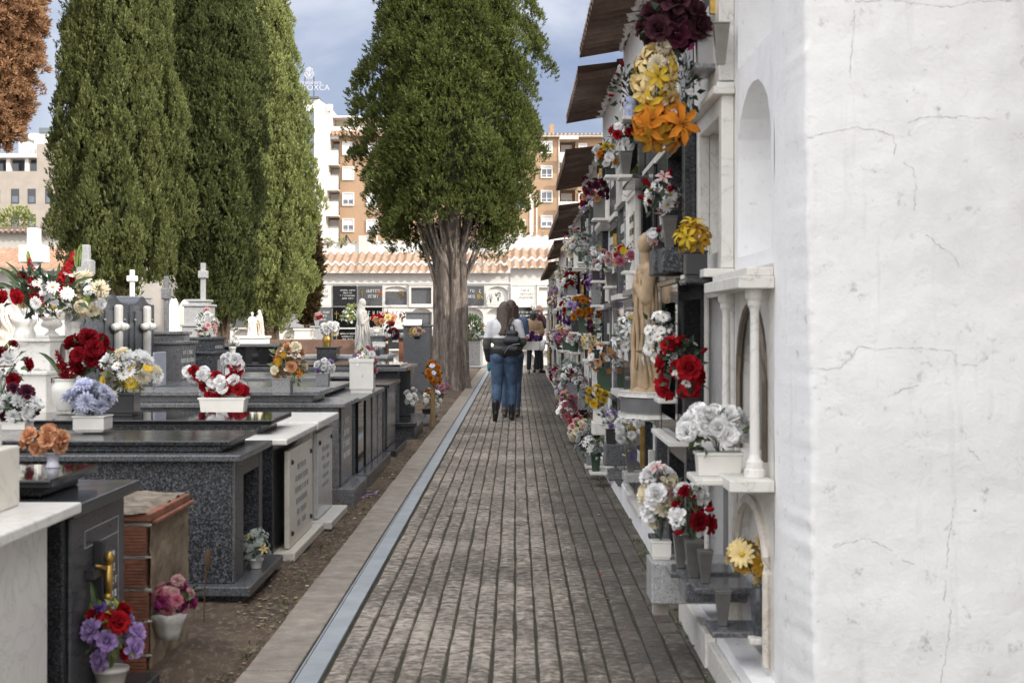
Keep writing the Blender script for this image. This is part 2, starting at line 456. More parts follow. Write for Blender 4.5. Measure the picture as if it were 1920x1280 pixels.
def spike(t, p0, p1, col, n, size):
    """a gladiolus spike as one part"""
    mb = MB(); p0 = Vector(p0); p1 = Vector(p1)
    vs = []; fs = []; mi = []
    def put(me, p, rot, sz):
        b = len(vs); mt = rot.to_matrix()*sz
        vs.extend([tuple(mt @ v.co + p) for v in me.vertices])
        for f in me.polygons: fs.append(tuple(b+j for j in f.vertices)); mi.append(f.material_index)
    for k in range(n):
        q = k/(n-1); a = k*2.4
        d = Vector((math.cos(a), math.sin(a)-.5, .45)).normalized()
        sz = size*(1.15-.75*q)
        put(bloom_mesh('lily', col), p0.lerp(p1, q*.92) + d*sz*.1, d.to_track_quat('Z','Y'), sz)
    off = WLOC[t.name]
    me = bpy.data.meshes.new('gladiolus'); me.from_pydata([tuple(Vector(v)-off) for v in vs], [], fs)
    for mm in bloom_mesh('lily', col).materials: me.materials.append(mm)
    me.polygons.foreach_set('material_index', mi)
    link(bpy.data.objects.new('gladiolus', me), t)
    st = MB(); st.tube([p0 - (p1-p0)*.3, p1], [.006, .003], 5)
    st.build('stem', leaf_mat(LG['lime']), t)
def blades(t, items, c='mid', name='long_leaf'):
    for p0, p1, w in items:
        mb = MB(); p0 = Vector(p0); p1 = Vector(p1); d = p1-p0
        s = d.cross(Vector((0,1,.2))).normalized()
        pts = [p0.lerp(p1, q) + Vector((0,0,1))*d.length*.16*math.sin(math.pi*q) for q in (0,.25,.5,.75,1)]
        vs = []
        for i, p in enumerate(pts):
            ww = w*(.5,.9,1,.7,.06)[i]/2
            vs += [p - s*ww, p + Vector((0,.006,0)), p + s*ww]
        fs = []
        for i in range(4):
            for k in (0,1): fs.append((i*3+k, i*3+k+1, i*3+k+4, i*3+k+3))
        mb.add(vs, fs); mb.build(name, leaf_mat(LG[c]), t)
# ---------------------------------------------------------------- setting: ground, kerb, drain, paving
def struct(o):
    o['kind'] = 'structure'; return o
def soil_mat():
    t = NT('cemetery_soil'); co = t.coord()
    c = t.ramp(t.noise(co, 1.6, 9, .68), [(.3, (.04,.027,.017)), (.46, (.075,.051,.034)), (.58, (.12,.084,.056)), (.75, (.19,.142,.1))])
    c = t.mix(t.ramp(t.noise(t.coord('Object', (1, .35, 1)), 38, 6, .75), [(.5, 0), (.68, .75)]), c, (.27,.215,.15))
    c = t.mix(t.ramp(t.noise(co, 30, 6, .7), [(.55, 0), (.68, .8)]), c, (.04,.03,.022))
    c = t.mix(t.ramp(t.noise(co, 4, 5, .7), [(.62, 0), (.78, .5)]), c, (.2,.09,.05))
    t.col(c); t.b.inputs['Roughness'].default_value = .95
    t.bump(t.mix(.5, t.noise(co, 26, 8, .7), t.noise(co, 140, 5, .7)), .9, .02); return t.m
def path_mat(kerb=False):
    t = NT('kerb_stone' if kerb else 'worn_paver'); co = t.coord()
    if kerb:
        c = t.ramp(t.noise(co, 7, 7, .7), [(.3, (.17,.147,.122)), (.5, (.26,.228,.19)), (.72, (.38,.34,.29))])
        w = t.n('ShaderNodeTexWave', bands_direction='Y'); w.inputs['Scale'].default_value = 14; w.inputs['Distortion'].default_value = 2.5; w.inputs['Detail'].default_value = 3; w.inputs['Detail Scale'].default_value = 3
        t.l(co, w.inputs['Vector'])
        c = t.mix(t.ramp(w.outputs['Fac'], [(.1, .55), (.4, 0)]), c, (.17,.15,.125))
        c = t.mix(t.ramp(t.noise(co, 60, 6, .7), [(.56, 0), (.7, .5)]), c, (.12,.1,.085))
        h = w.outputs['Fac']
    else:
        n = t.noise(t.coord('Object', (.8, 1, 1)), 26, 7, .7)
        big = t.noise(co, 1.1, 4)
        f = t.n('ShaderNodeMath', operation='ADD'); t.l(n, f.inputs[0]); 
        b2 = t.n('ShaderNodeMath', operation='MULTIPLY'); t.l(big, b2.inputs[0]); b2.inputs[1].default_value = .35
        t.l(b2.outputs[0], f.inputs[1])
        gx = t.n('ShaderNodeSeparateXYZ'); t.l(co, gx.inputs[0])
        # foot-worn middle, soiled strip by the wall
        mr = t.n('ShaderNodeMapRange'); mr.inputs['From Min'].default_value = .12; mr.inputs['From Max'].default_value = .5; mr.inputs['To Min'].default_value = 0; mr.inputs['To Max'].default_value = .17
        t.l(gx.outputs['X'], mr.inputs['Value'])
        f2 = t.n('ShaderNodeMath', operation='SUBTRACT'); t.l(f.outputs[0], f2.inputs[0]); t.l(mr.outputs['Result'], f2.inputs[1])
        c = t.ramp(f2.outputs[0], [(.5, (.085,.073,.062)), (.62, (.15,.128,.106)), (.69, (.285,.248,.207)), (.8, (.45,.4,.34))])
        c = t.mix(t.ramp(t.noise(co, 2.5, 5, .65), [(.5, 0), (.75, .4)]), c, (.1,.075,.05))
        at = t.n('ShaderNodeAttribute', attribute_name='tint')
        c = t.mix(.55, c, t.ramp(at.outputs['Fac'], [(0, .45), (1, 1.05)]), 'MULTIPLY')
        c = t.mix(t.ramp(t.noise(co, 90, 5, .7), [(.58, 0), (.72, .5)]), c, (.05,.044,.038))
        h = n
    t.col(c); t.b.inputs['Roughness'].default_value = .88
    t.bump(t.mix(.5, h, t.noise(co, 120, 5, .7)), .5, .008); return t.m
def spread(a, b, step): return list(np.arange(a, b, step))
def build_ground():
    xs = [-500,-150,-60,-30,-18,-12,-9,-7,-5.5,-4.5,-3.6,-3,-2.5,-2.1] + spread(-1.8, -.96, .035) + [-.9,-.5,0,.5,1,2,4,10,30,100,500]
    ys = [-80,-30,-10,0,2] + spread(3.2, 12, .045) + spread(12, 26, .13) + spread(26, 50, .5) + [55,70,100,160,300,700]
    vs = []; fs = []
    for y in ys:
        for x in xs:
            z = -.07
            if x < -.97:
                z = -.035 + .03*min(1, max(0, (-x-1.0)/.35))
                if 0 < y < 40 and x > -2.6:
                    z += .03*mnoise.noise((x*3, y*1.6, 1)) + .014*mnoise.noise((x*11, y*7, 5)) + .007*mnoise.noise((x*30, y*22, 9))
                    z += .05*math.exp(-((x+1.3)/.15)**2 - ((y-5.65)/.4)**2)
            vs.append((x, y, z))
    nx = len(xs)
    for j in range(len(ys)-1):
        for i in range(nx-1): fs.append((j*nx+i, j*nx+i+1, (j+1)*nx+i+1, (j+1)*nx+i))
    mb = MB(); mb.add(vs, fs); struct(mb.build('ground', soil_mat(), None, smooth=True))
build_ground()
# joint bed of moss and grit under the pavers
def moss_mat():
    t = NT('mossy_joint'); co = t.coord()
    c = t.ramp(t.noise(co, 9, 6, .7), [(.3, (.022,.018,.012)), (.5, (.036,.032,.018)), (.66, (.055,.052,.022)), (.8, (.075,.062,.042))])
    t.col(c); t.b.inputs['Roughness'].default_value = .95; t.bump(t.noise(co, 90, 5), .6, .01); return t.m
mb = MB(); mb.box(-1.04, 1.2, 2.2, 45.4, -.06, -.008); struct(mb.build('path_bed', moss_mat()))
def build_pavers():
    W = .0895; x0 = -.722
    vs = []; fs = []; tint = []
    rr = random.Random(3)
    for row in range(18):
        xa0 = x0 + row*W
        y = 2.6 + rr.uniform(0, .2)
        while y < 45:
            far = y > 24
            L = (.2 if not far else .8)*rr.uniform(.96, 1.04)
            wob = lambda yy, ph: .007*mnoise.noise((ph*3.1, yy*1.7, 4)) + .003*mnoise.noise((ph*9.1, yy*7, 2))
            g = .0052
            def strip(yy):
                return xa0 + g + wob(yy, row), xa0 + W - g + wob(yy, row+.6)
            ya, yb = y + .003, y + L - .003
            zt = rr.uniform(-.0025, .0015); tl = rr.uniform(-.002, .002)
            rows = (ya, (ya+yb)/2, yb)
            b = len(vs)
            for yy in rows:
                a, e = strip(yy)
                vs += [(a-.003, yy, -.012), (a+.004, yy, zt-.001), ((a+e)/2, yy, zt+.0012+tl), (e-.004, yy, zt-.001), (e+.003, yy, -.012)]
            for i in range(2):
                for k in range(4): fs.append((b+i*5+k, b+i*5+k+1, b+(i+1)*5+k+1, b+(i+1)*5+k))
            fs.append((b, b+1, b+2, b+3, b+4)); fs.append((b+14, b+13, b+12, b+11, b+10))
            tint += [rr.random()]*15
            y += L
    me = bpy.data.meshes.new('pavement'); me.from_pydata(vs, [], fs)
    a = me.attributes.new('tint', 'FLOAT', 'POINT'); a.data.foreach_set('value', tint)
    me.materials.append(path_mat()); me.update()
    struct(link(bpy.data.objects.new('pavement', me)))
build_pavers()
mb = MB(); y = 2.4; rr = random.Random(5)
while y < 45:
    L = .5*rr.uniform(.97, 1.03)
    mb.box(-1.035+rr.uniform(-.003,.003), -.838, y+.002, y+L-.002, -.09, .012+rr.uniform(-.002,.002)); y += L
struct(mb.build('kerb', path_mat(True), None, .006))
def drain_mat():
    t = NT('galvanised_channel'); co = t.coord()
    c = t.ramp(t.noise(co, 5, 6, .65), [(.3, (.27,.295,.315)), (.7, (.385,.41,.43))])
    c = t.mix(t.ramp(t.noise(co, 40, 5, .7), [(.55, 0), (.75, .4)]), c, (.22,.23,.23))
    w = t.n('ShaderNodeTexWave', bands_direction='Y'); w.inputs['Scale'].default_value = 30; w.inputs['Distortion'].default_value = .6; t.l(co, w.inputs['Vector'])
    c = t.mix(t.ramp(w.outputs['Fac'], [(.2, .2), (.5, 0)]), c, (.2,.22,.24))
    t.col(c); t.b.inputs['Roughness'].default_value = .55; t.b.inputs['Metallic'].default_value = .25; t.bump(t.noise(co, 80, 4), .15, .004); return t.m
mb = MB(); y = 2.5
while y < 45:
    mb.box(-.822, -.742, y+.002, y+.498, -.05, .0035)
    mb.box(-.83, -.823, y+.001, y+.499, -.05, .008); mb.box(-.741, -.733, y+.001, y+.499, -.05, .008); y += .5
o = mb.build('drain_cover', [drain_mat()], None, .0015)
o['kind'] = 'structure'
# small stones, leaves and paper scraps lying on the soil
def scatter(name, n, m, size, flat, ylo, yhi, xlo=-1.32, xhi=-1.04, z=None, label=None):
    mb = MB(); rr = random.Random(hash(name) % 999 if False else len(name)*7)
    for k in range(n):
        y = ylo + (yhi-ylo)*rr.random()**1.6; x = rr.uniform(xlo, xhi); s = size*rr.uniform(.5, 1.6)
        zz = (-.02 + .02*min(1, max(0, (-x-1.0)/.35)) if z is None else z) + s*flat*.4
        if z is None: zz += .03*mnoise.noise((x*3, y*1.6, 1)) + .012*mnoise.noise((x*11, y*7, 5))
        rot = Quaternion((rr.random(), rr.random(), rr.random(), rr.random())).normalized().to_matrix() if flat > .3 else Quaternion((0,0,1), rr.uniform(0,6)).to_matrix()
        mb.ell((x, y, zz), (s, s*rr.uniform(.5,1), s*flat), 6, 4, 0, rot)
    o = mb.build(name, m); o['kind'] = 'stuff'; return o
scatter('gravel', 900, M('grit', (.2,.165,.13), .9, .5, 40), .0042, .7, 3.6, 22)
scatter('dry_leaves', 130, M('dry_leaf', (.2,.1,.045), .8, .5, 30), .009, .12, 3.6, 20)
scatter('paper_scraps', 46, M('paper_scrap', (.55,.53,.48), .8, .15, 30), .009, .2, 4.5, 22)
scatter('straw', 700, M('straw', (.3,.23,.14), .9, .4, 30), .009, .06, 3.6, 14)
scatter('path_litter', 170, M('crumb', (.16,.12,.075), .9, .5, 30), .006, .3, 4.5, 24, .3, .76, .001)
def tuft_field():
    mb = MB(); rr = random.Random(2)
    for k in range(240):
        y = 4.8 + 18*rr.random()**1.7; x = rr.uniform(.70, .775) if rr.random() < .6 else -1.045 + rr.uniform(-.12, .0)
        for j in range(5):
            L = rr.uniform(.012, .035)
            leaf(mb, (x+rr.uniform(-.02,.02), y+rr.uniform(-.03,.03), -.003 if x > 0 else -.02), (rr.uniform(-.8,.8), rr.uniform(-.8,.8), .8), L, L*.25)
    o = mb.build('weeds', leaf_mat((.085,.1,.03))); o['kind'] = 'stuff'
tuft_field()
scatter('white_petals', 40, petal_mat(COL['white']), .008, .08, 4.6, 22, .1, .76, .002)
scatter('purple_petals', 14, petal_mat(COL['lilac']), .014, .2, 10.9, 11.4, -1.2, -1.08, -.005)
scatter('red_petals', 12, petal_mat(COL['red']), .009, .1, 6, 14, .4, .76, .002)
# ---------------------------------------------------------------- niche walls
XW = .85
def map_right(u, v, w): return (XW - w, u, v)
YF = 46.0
def map_far(u, v, w): return (u, YF - w, v)
def mbox(mb, mp, u0, u1, v0, v1, w0, w1, mi=0):
    p = [mp(u,v,w) for w in (w0,w1) for v in (v0,v1) for u in (u0,u1)]
    mb.add(p, [(0,1,3,2),(4,6,7,5),(0,4,5,1),(2,3,7,6),(0,2,6,4),(1,5,7,3)], mi)
def cell(mb, mp, u0, u1, v0, v1, hu0, hu1, hv0, hv1, arch, depth, jit=0):
    n = 10 if arch else 1
    hw = (hu1-hu0)/2; rise = min(hw*.95, (hv1-hv0)*.4)*(arch if arch else 0)
    top = []
    for k in range(n+1):
        a = math.pi - math.pi*k/n
        top.append((hu0+hw+hw*math.cos(a), hv1-rise+rise*math.sin(a)) if arch else (hu0 if k == 0 else hu1, hv1))
    j = lambda: R.uniform(-jit, jit)
    top = [(a+j(), b+j()) for a, b in top]
    q = lambda *pts: mb.add([mp(*p) for p in pts], [tuple(range(len(pts)))])
    q((u0,v0,0),(hu0,v0,0),(hu0,v1,0),(u0,v1,0)); q((hu1,v0,0),(u1,v0,0),(u1,v1,0),(hu1,v1,0)); q((hu0,v0,0),(hu1,v0,0),(hu1,hv0,0),(hu0,hv0,0))
    for k in range(n):
        a, b = top[k], top[k+1]
        q((a[0],a[1],0),(b[0],b[1],0),(b[0],v1,0),(a[0],v1,0)); q((a[0],a[1],0),(a[0],a[1],-depth),(b[0],b[1],-depth),(b[0],b[1],0))
    q((hu0,hv0,0),(top[0][0],top[0][1],0),(top[0][0],top[0][1],-depth),(hu0,hv0,-depth)); q((hu1,hv0,0),(hu1,hv0,-depth),(top[-1][0],top[-1][1],-depth),(top[-1][0],top[-1][1],0))
    q((hu0,hv0,0),(hu0,hv0,-depth),(hu1,hv0,-depth),(hu1,hv0,0))
    mb.add([mp(a[0],a[1],-depth) for a in top] + [mp(hu1,hv0,-depth), mp(hu0,hv0,-depth)], [tuple(range(len(top)+2))])
def letters(mp, parent, u0, u1, v1, v0, rows, w, m=LETW):
    """rows of small raised letter strokes, as unreadable in the photograph"""
    if v1-v0 < .04: v0 = v1-.06
    mb = MB(); pitch = (v1-v0)/rows; h = pitch*.5
    for r in range(rows):
        wd = (u1-u0)*R.uniform(.55, 1); c = (u0+u1)/2; u = c - wd/2; vt = v1 - r*pitch
        while u < c + wd/2:
            lw = h*R.uniform(.4,.65)
            if R.random() > .14:
                s = h*.14
                mbox(mb, mp, u, u+s, vt-h, vt, w, w+.003)
                k = R.random()
                if k < .6: mbox(mb, mp, u+s, u+lw, vt-s, vt, w, w+.003)
                if k > .3: mbox(mb, mp, u+s, u+lw, vt-h, vt-h+s, w, w+.003)
                if k > .5: mbox(mb, mp, u+lw, u+lw+s, vt-h, vt, w, w+.003)
            u += lw + h*.28
    mb.build('lettering', m, parent)
def small_cross(mp, parent, u, v, h, w, m, th=.012, dep=.02):
    mb = MB(); mbox(mb, mp, u-th, u+th, v-h/2, v+h/2, w, w+dep); mbox(mb, mp, u-h*.3, u-th-.0005, v+h*.12, v+h*.12+2*th, w, w+dep*.9); mbox(mb, mp, u+th+.0005, u+h*.3, v+h*.12, v+h*.12+2*th, w, w+dep*.9)
    return mb.build('cross', m, parent)
def frame(mb, mp, u0, u1, v0, v1, t, w0, w1):
    mbox(mb, mp, u0, u0+t, v0, v1, w0, w1); mbox(mb, mp, u1-t, u1, v0, v1, w0, w1)
    mbox(mb, mp, u0+t, u1-t, v1-t, v1, w0, w1-.002); mbox(mb, mp, u0+t, u1-t, v0, v0+t, w0, w1-.002)
def niche(wall, mp, u0, u1, v0, v1, style, wallm=PLAST, detail=True, ledge=None):
    g = .055; mb = MB()
    arch = 1.0 if style in ('arch', 'archw') else (.45 if style == 'shallow' else 0)
    hv0, hv1 = v0+.05, v1-.05
    dep = .2 if style in ('arch',) else .1
    cell(mb, mp, u0, u1, v0, v1, u0+g, u1-g, hv0, hv1, arch, dep, .004 if arch else 0)
    n = mb.build('niche', wallm, wall)
    a, b = u0+g, u1-g
    def part(name, fn, m, bev=.003):
        k = MB(); fn(k); return k.build(name, m, n, bev if detail else 0)
    if style in ('granite', 'grey', 'dark', 'marble', 'pale'):
        m = dict(granite=G_DARK, grey=G_MID, dark=G_BLACK, marble=MARB, pale=G_PALE)[style]
        w = R.choice((.022, .05, .06))
        pl = part('plaque', lambda k: mbox(k, mp, a-.03, b+.03, v0+.025, v1-.025, .001, w), m)
        if R.random() < .6: small_cross(mp, n, a+.09, (v0+v1)/2+.08, .26, w, GOLD if R.random() < .5 else STEEL)
        if detail: letters(mp, n, a+.2, b-.03, v1-.15, v0+.2, R.choice((2,3,4)), w, LETW if style in ('granite','dark','grey') else LETB)
        if w < .03 and R.random() < .6: part('frame', lambda k: frame(k, mp, u0+.008, u1-.008, v0+.008, v1-.012, .022, .0005, .045 if style != 'grey' else .03), MARB if R.random() < .65 else G_MID)
    elif style == 'frame':
        part('frame', lambda k: frame(k, mp, u0+.012, u1-.012, v0+.012, v1-.015, .075, .001, .06 if ledge else .015), MARB if R.random() < .7 else MARBW)
        part('plaque', lambda k: mbox(k, mp, a+.03, b-.03, v0+.09, v1-.09, -.08, -.06), R.choice((G_DARK, MARB, G_MID, MARB2)))
        part('cornice', lambda k: mbox(k, mp, u0+.004, u1-.004, v1-.0145, v1+.012, .001, .085 if ledge else .03), MARB)
    elif style == 'door':
        part('frame', lambda k: frame(k, mp, a-.02, b+.02, hv0-.02, hv1+.02, .035, -.01, .035), STEEL if R.random() < .5 else IRON)
        part('pane', lambda k: mbox(k, mp, a+.014, b-.014, hv0+.014, hv1-.014, -.005, .002), GLASSD)
        part('plaque', lambda k: mbox(k, mp, a+.005, b-.005, hv0+.005, hv1-.005, -.095, -.07), G_DARK)
        k = MB(); q = mp((a+b)/2 + .1, (v0+v1)/2, .04); k.ell(q, (.012,.012,.03), 6, 4); k.build('knob', STEEL, n)
    elif style == 'archw':
        part('frame', lambda k: [mbox(k, mp, a-.025, a+.02, hv0, hv1-.2, .001, .035), mbox(k, mp, b-.02, b+.025, hv0, hv1-.2, .001, .035)], MARBW)
        part('plaque', lambda k: mbox(k, mp, a+.01, b-.01, hv0+.01, hv1-.28, -.09, -.06), R.choice((MARB, G_MID, G_DARK)))
    elif style == 'shallow':
        part('plaque', lambda k: mbox(k, mp, a+.015, b-.015, hv0+.015, hv1-.16, -.09, -.07), R.choice((MARB2, G_PALE, G_MID)))
    if ledge:
        part('ledge', lambda k: mbox(k, mp, u0+.01, u1-.01, v0-.022, v0+.018, .0008, ledge), MARB if R.random() < .6 else R.choice((G_GREY, G_MID, MARBW)))
    return n
def tile_sheet(mb, mp, u0, u1, w0, w1, z0, z1, pitch=.19, amp=.035, per=8, rows=1, mi=0):
    """corrugated clay tile sheet: eave at (w0,z0), rising to (w1,z1)"""
    n = int((u1-u0)/pitch)*per
    for r in range(rows):
        a, b = r/rows, (r+1)/rows
        lift = .02 if rows > 1 else 0
        vs = []
        for k in range(n+1):
            u = u0 + (u1-u0)*k/n; ph = 2*math.pi*k/per
            h = amp*math.cos(ph); jt = .008*mnoise.noise((u*5, r*3.3, 1))
            for q, dz in ((a, lift), (b, 0)):
                vs.append(mp(u, z0+(z1-z0)*q+h+dz+jt, w0+(w1-w0)*q))
            vs.append(mp(u, z0+(z1-z0)*a+h+lift-.016+jt, w0+(w1-w0)*a))
        fs = []
        for k in range(n):
            i = k*3; fs += [(i, i+3, i+4, i+1), (i+2, i+5, i+3, i)]
        mb.add(vs, fs, mi)
def tile_mat(name, base):
    t = NT(name); co = t.coord()
    c = t.ramp(t.noise(co, 7, 7, .7), [(.28, sc(base, .55)), (.5, base), (.72, sc(base, 1.35))])
    c = t.mix(t.ramp(t.noise(co, 22, 6, .75), [(.58, 0), (.72, .6)]), c, (.2,.18,.14))
    c = t.mix(t.ramp(t.noise(co, 1.3, 5, .6), [(.5, 0), (.7, .35)]), c, (.5,.42,.32))
    t.col(c); t.b.inputs['Roughness'].default_value = .9; t.bump(t.noise(co, 60, 5), .4, .01); return t.m
TILE = tile_mat('clay_roof_tile', (.34,.19,.125))
TILE2 = tile_mat('pale_clay_tile', (.33,.215,.145))
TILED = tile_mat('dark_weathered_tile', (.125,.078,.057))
SEGS = [  # y0, y1, eave z, eave x, floor shift
    (4.26, 11.3, 3.47, .50, 0.0), (11.3, 14.0, 3.33, .49, -.05), (14.0, 17.5, 3.0, .485, -.32), (17.5, 23.3, 2.74, .525, -.58), (23.3, 28.5, 2.64, .62, -.66), (28.5, 37.5, 2.5, .64, -.7)]
FLOORS = [.15, .80, 1.53, 2.25, 2.97]
PIT = .745
WALLS = []
seglab = ['tall white niche wall with rough cracked end pillar nearest the path start', 'second white niche wall section under a dark tiled eave', 'third niche wall section, lower, whose dark eave hides a balcony',
          'fourth niche wall section with dark eave just above the far parapet', 'short low niche wall section beyond the fourth dark eave', 'farthest low niche wall section behind the two people at the wall']
WT = {}
for si, (y0, y1, ez, ex, sh) in enumerate(SEGS):
    w = thing('niche_wall', seglab[si], 'niche wall', (XW, y0, 0), 0, 'niche wall sections along the path'); WALLS.append(w)
    mb = MB()
    fl = [f+sh for f in FLOORS]
    if fl[0] < -.2: fl = fl[1:]
    bot = max(-.05, fl[0])
    ye = y0+.43 if si == 0 else y0
    ncol = max(1, int((y1-ye)/PIT)); pit = (y1-ye)/ncol
    top = ez+.05
    # core behind the niches, plinth below, frieze above
    mb.box(XW+.26, XW+1.7, ye+.002, y1-.001, -.1, top-.02)
    if bot > 0: mb.box(XW-.075, XW+.26, ye-.03 if si == 0 else ye, y1-.001, -.1, bot)
    mb.box(XW-.001, XW+.258, ye, y1-.001, fl[-1], top)
    mb.box(XW-.03, XW-.0015, ye, y1-.002, fl[-1]+.02, fl[-1]+.06)
    mb.build('wall', PLAST, w)
    # dark clay underside of the eave, tiles running out from the wall
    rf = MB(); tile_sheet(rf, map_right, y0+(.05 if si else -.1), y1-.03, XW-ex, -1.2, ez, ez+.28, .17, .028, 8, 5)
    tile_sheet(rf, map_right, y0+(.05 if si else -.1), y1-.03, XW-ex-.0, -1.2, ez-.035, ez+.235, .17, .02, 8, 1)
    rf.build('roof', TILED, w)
    mo = MB(); q = y0+.05
    while q < y1-.1:
        mo.ell((XW-.03+R.uniform(-.02,.01), q, ez+.02), (.03*R.uniform(.6,1.5), .07*R.uniform(.6,1.4), .035*R.uniform(.5,1.3)), 6, 4); q += .085
    mo.build('mortar', PLAST, w)
    for r in range(len(fl)-1):
        v0, v1 = max(fl[r], bot), fl[r+1]
        if v1-v0 < .25: continue
        for k in range(ncol):
            u0, u1 = ye+k*pit, ye+(k+1)*pit
            st = R.choice(('granite','granite','dark','door','dark','marble','archw','grey','frame','granite','door'))
            led = R.choice((.07,.1,.13,0))
            spec = {}
            if si == 0:
                rr_ = r
                near = {(0,0):'skip',(0,1):'skip',(0,2):'arch',(0,3):'arch',(1,2):'skip',(1,0):'frame',(1,1):'frame',(2,2):'dark',(2,1):'skip',(2,0):'skip',(3,0):'skip',(4,2):'skip',(4,1):'skip',(5,3):'skip',(1,3):'marble',(2,3):'door',(3,1):'marble',(3,2):'granite',(2,2):'skip'}
                st = near.get((k, rr_), st)
                if (k, rr_) in ((0,2),(0,3),(1,0),(1,1)): led = 0
            if st == 'skip': continue
            niche(w, map_right, u0, u1, v0, v1, st, PLAST, u0 < 16, led)
    WT[si] = (ye, pit, fl)
W0 = WALLS[0]
ye, pit, fl = WT[0]
# column 1, second row: marble aedicule with columns and a pointed glass door
mb = MB(); u0, u1 = ye, ye+pit
mb2 = MB(); cell(mb2, map_right, u0, u1, fl[1], fl[2], u0+.13, u1-.13, fl[1]+.06, fl[2]-.13, 1.0, .07)
n1 = mb2.build('niche', MARB, W0)
for uu in (u0+.085, u1-.1):
    k = MB(); x = XW-.05
    k.lathe((x, uu, fl[1]+.015), [(.036,0),(.036,.025),(.029,.03),(.029,.05),(.022,.06),(.017,.075),(.0155,.3),(.015,.55),(.018,.565),(.024,.575),(.024,.59),(.032,.6),(.032,.63)], 14)
    k.build('column', MARB, n1, smooth=False)
k = MB(); mbox(k, map_right, u0-.02, u1+.03, fl[1]-.025, fl[1]+.014, .001, .15); k.build('ledge', MARBW, n1, .004)
k = MB(); mbox(k, map_right, u0-.02, u1+.01, fl[2]-.085, fl[2]-.045, .001, .12); mbox(k, map_right, u0, u1-.01, fl[2]-.0445, fl[2]-.015, .001, .09); k.build('cornice', MARBW, n1, .004)
k = MB(); mbox(k, map_right, u0+.135, u1-.135, fl[1]+.062, fl[2]-.2, -.066, -.055); k.build('pane', GLASSD, n1)
k = MB()
uc = (u0+u1)/2; hw = (u1-u0)/2-.13
pts = [(u0+.13, fl[1]+.06)] + [(uc+hw*math.cos(a), fl[2]-.13-hw*.95+hw*.95*math.sin(a)) for a in np.linspace(math.pi, 0, 12)] + [(u1-.13, fl[1]+.06)]
k.tube([map_right(a, b, .006) for a, b in pts], .014, 6); k.build('frame', M('brown_bronze', (.16,.13,.1), .5, .2, metal=.5), n1)
# column 1, bottom row: pointed marble opening with a worn stone surround
mb2 = MB(); cell(mb2, map_right, u0, u1, bot0 if False else fl[0], fl[1]-.025, u0+.075, u1-.09, fl[0]+.03, fl[1]-.1, 1.0, .035)
n2 = mb2.build('niche', MARB, W0)
uc2 = (u0+.075+u1-.09)/2; hw = (u1-u0-.165)/2
pts = [(u0+.075, fl[0]+.03)] + [(uc2+hw*math.cos(a), fl[1]-.1-(rise_:=min(hw*.95, (fl[1]-.13-fl[0])*.4))+rise_*math.sin(a)) for a in np.linspace(math.pi, 0, 14)] + [(u1-.09, fl[0]+.03)]
k = MB(); k.tube([map_right(a, b, .01) for a, b in pts], .018, 6); k.build('frame', marble('stained_marble', (.62,.57,.5), (.3,.25,.2), .6, (.2,.14,.09), .8), n2)
k = MB(); mbox(k, map_right, u1-.06, u1-.015, fl[0]+.02, fl[1]-.05, .001, .02); k.build('pilaster', MARBW, n2, .004)
k = MB(); mbox(k, map_right, u0+.09, u1-.105, fl[0]+.045, fl[1]-.36, -.034, -.02); k.build('plaque', marble('blue_white_marble', (.62,.64,.67), (.4,.41,.43), .3), n2)
# column 2, third row: deep pale frame, pedimented
v = (ye+pit, fl[2])
mb2 = MB(); cell(mb2, map_right, ye+pit, ye+2*pit, fl[2], fl[3], ye+pit+.1, ye+2*pit-.1, fl[2]+.07, fl[3]-.09, 0, .16)
n3 = mb2.build('niche', MARB, W0)
k = MB(); frame(k, map_right, ye+pit+.03, ye+2*pit-.03, fl[2]+.015, fl[3]-.03, .07, .001, .05); k.build('frame', MARB, n3, .004)
k = MB(); mbox(k, map_right, ye+pit+.0, ye+2*pit-.0, fl[3]-.03, fl[3]+.0, .001, .085); k.build('cornice', MARBW, n3, .004)
k = MB(); mbox(k, map_right, ye+pit+.01, ye+2*pit-.01, fl[2]-.02, fl[2]+.013, .001, .12); k.build('ledge', MARBW, n3, .004)
k = MB(); mbox(k, map_right, ye+pit+.11, ye+2*pit-.11, fl[2]+.075, fl[3]-.095, -.158, -.14); k.build('plaque', G_PALE, n3)
def dark_surround(kc, r, m, w=.1):
    ua, ub = ye+kc*pit, ye+(kc+1)*pit
    mb2 = MB(); cell(mb2, map_right, ua, ub, fl[r], fl[r+1], ua+.08, ub-.08, fl[r]+.05, fl[r+1]-.05, 0, .08)
    n = mb2.build('niche', PLAST, W0)
    k = MB(); frame(k, map_right, ua+.01, ub-.01, fl[r]+.005, fl[r+1]-.02, .085, .001, w); k.build('frame', m, n, .003)
    k = MB(); mbox(k, map_right, ua+.082, ub-.082, fl[r]+.09, fl[r+1]-.1, -.078, -.02); k.build('plaque', G_BLACK, n)
    letters(map_right, n, ua+.3, ub-.12, fl[r+1]-.2, fl[r]+.3, 3, -.0195)
    k = MB(); mbox(k, map_right, ua, ub, fl[r]-.02, fl[r]+.003, .001, w+.04); k.build('ledge', G_DARK if r != 1 else MARBW, n, .003)
for kc_, r_, m_, w_ in ((2,1,G_BLACK,.13),(2,0,G_DARK,.09),(3,0,G_MID,.07),(4,2,G_BLACK,.08),(4,1,G_DARK,.1),(5,3,G_BLACK,.09)): dark_surround(kc_, r_, m_, w_)
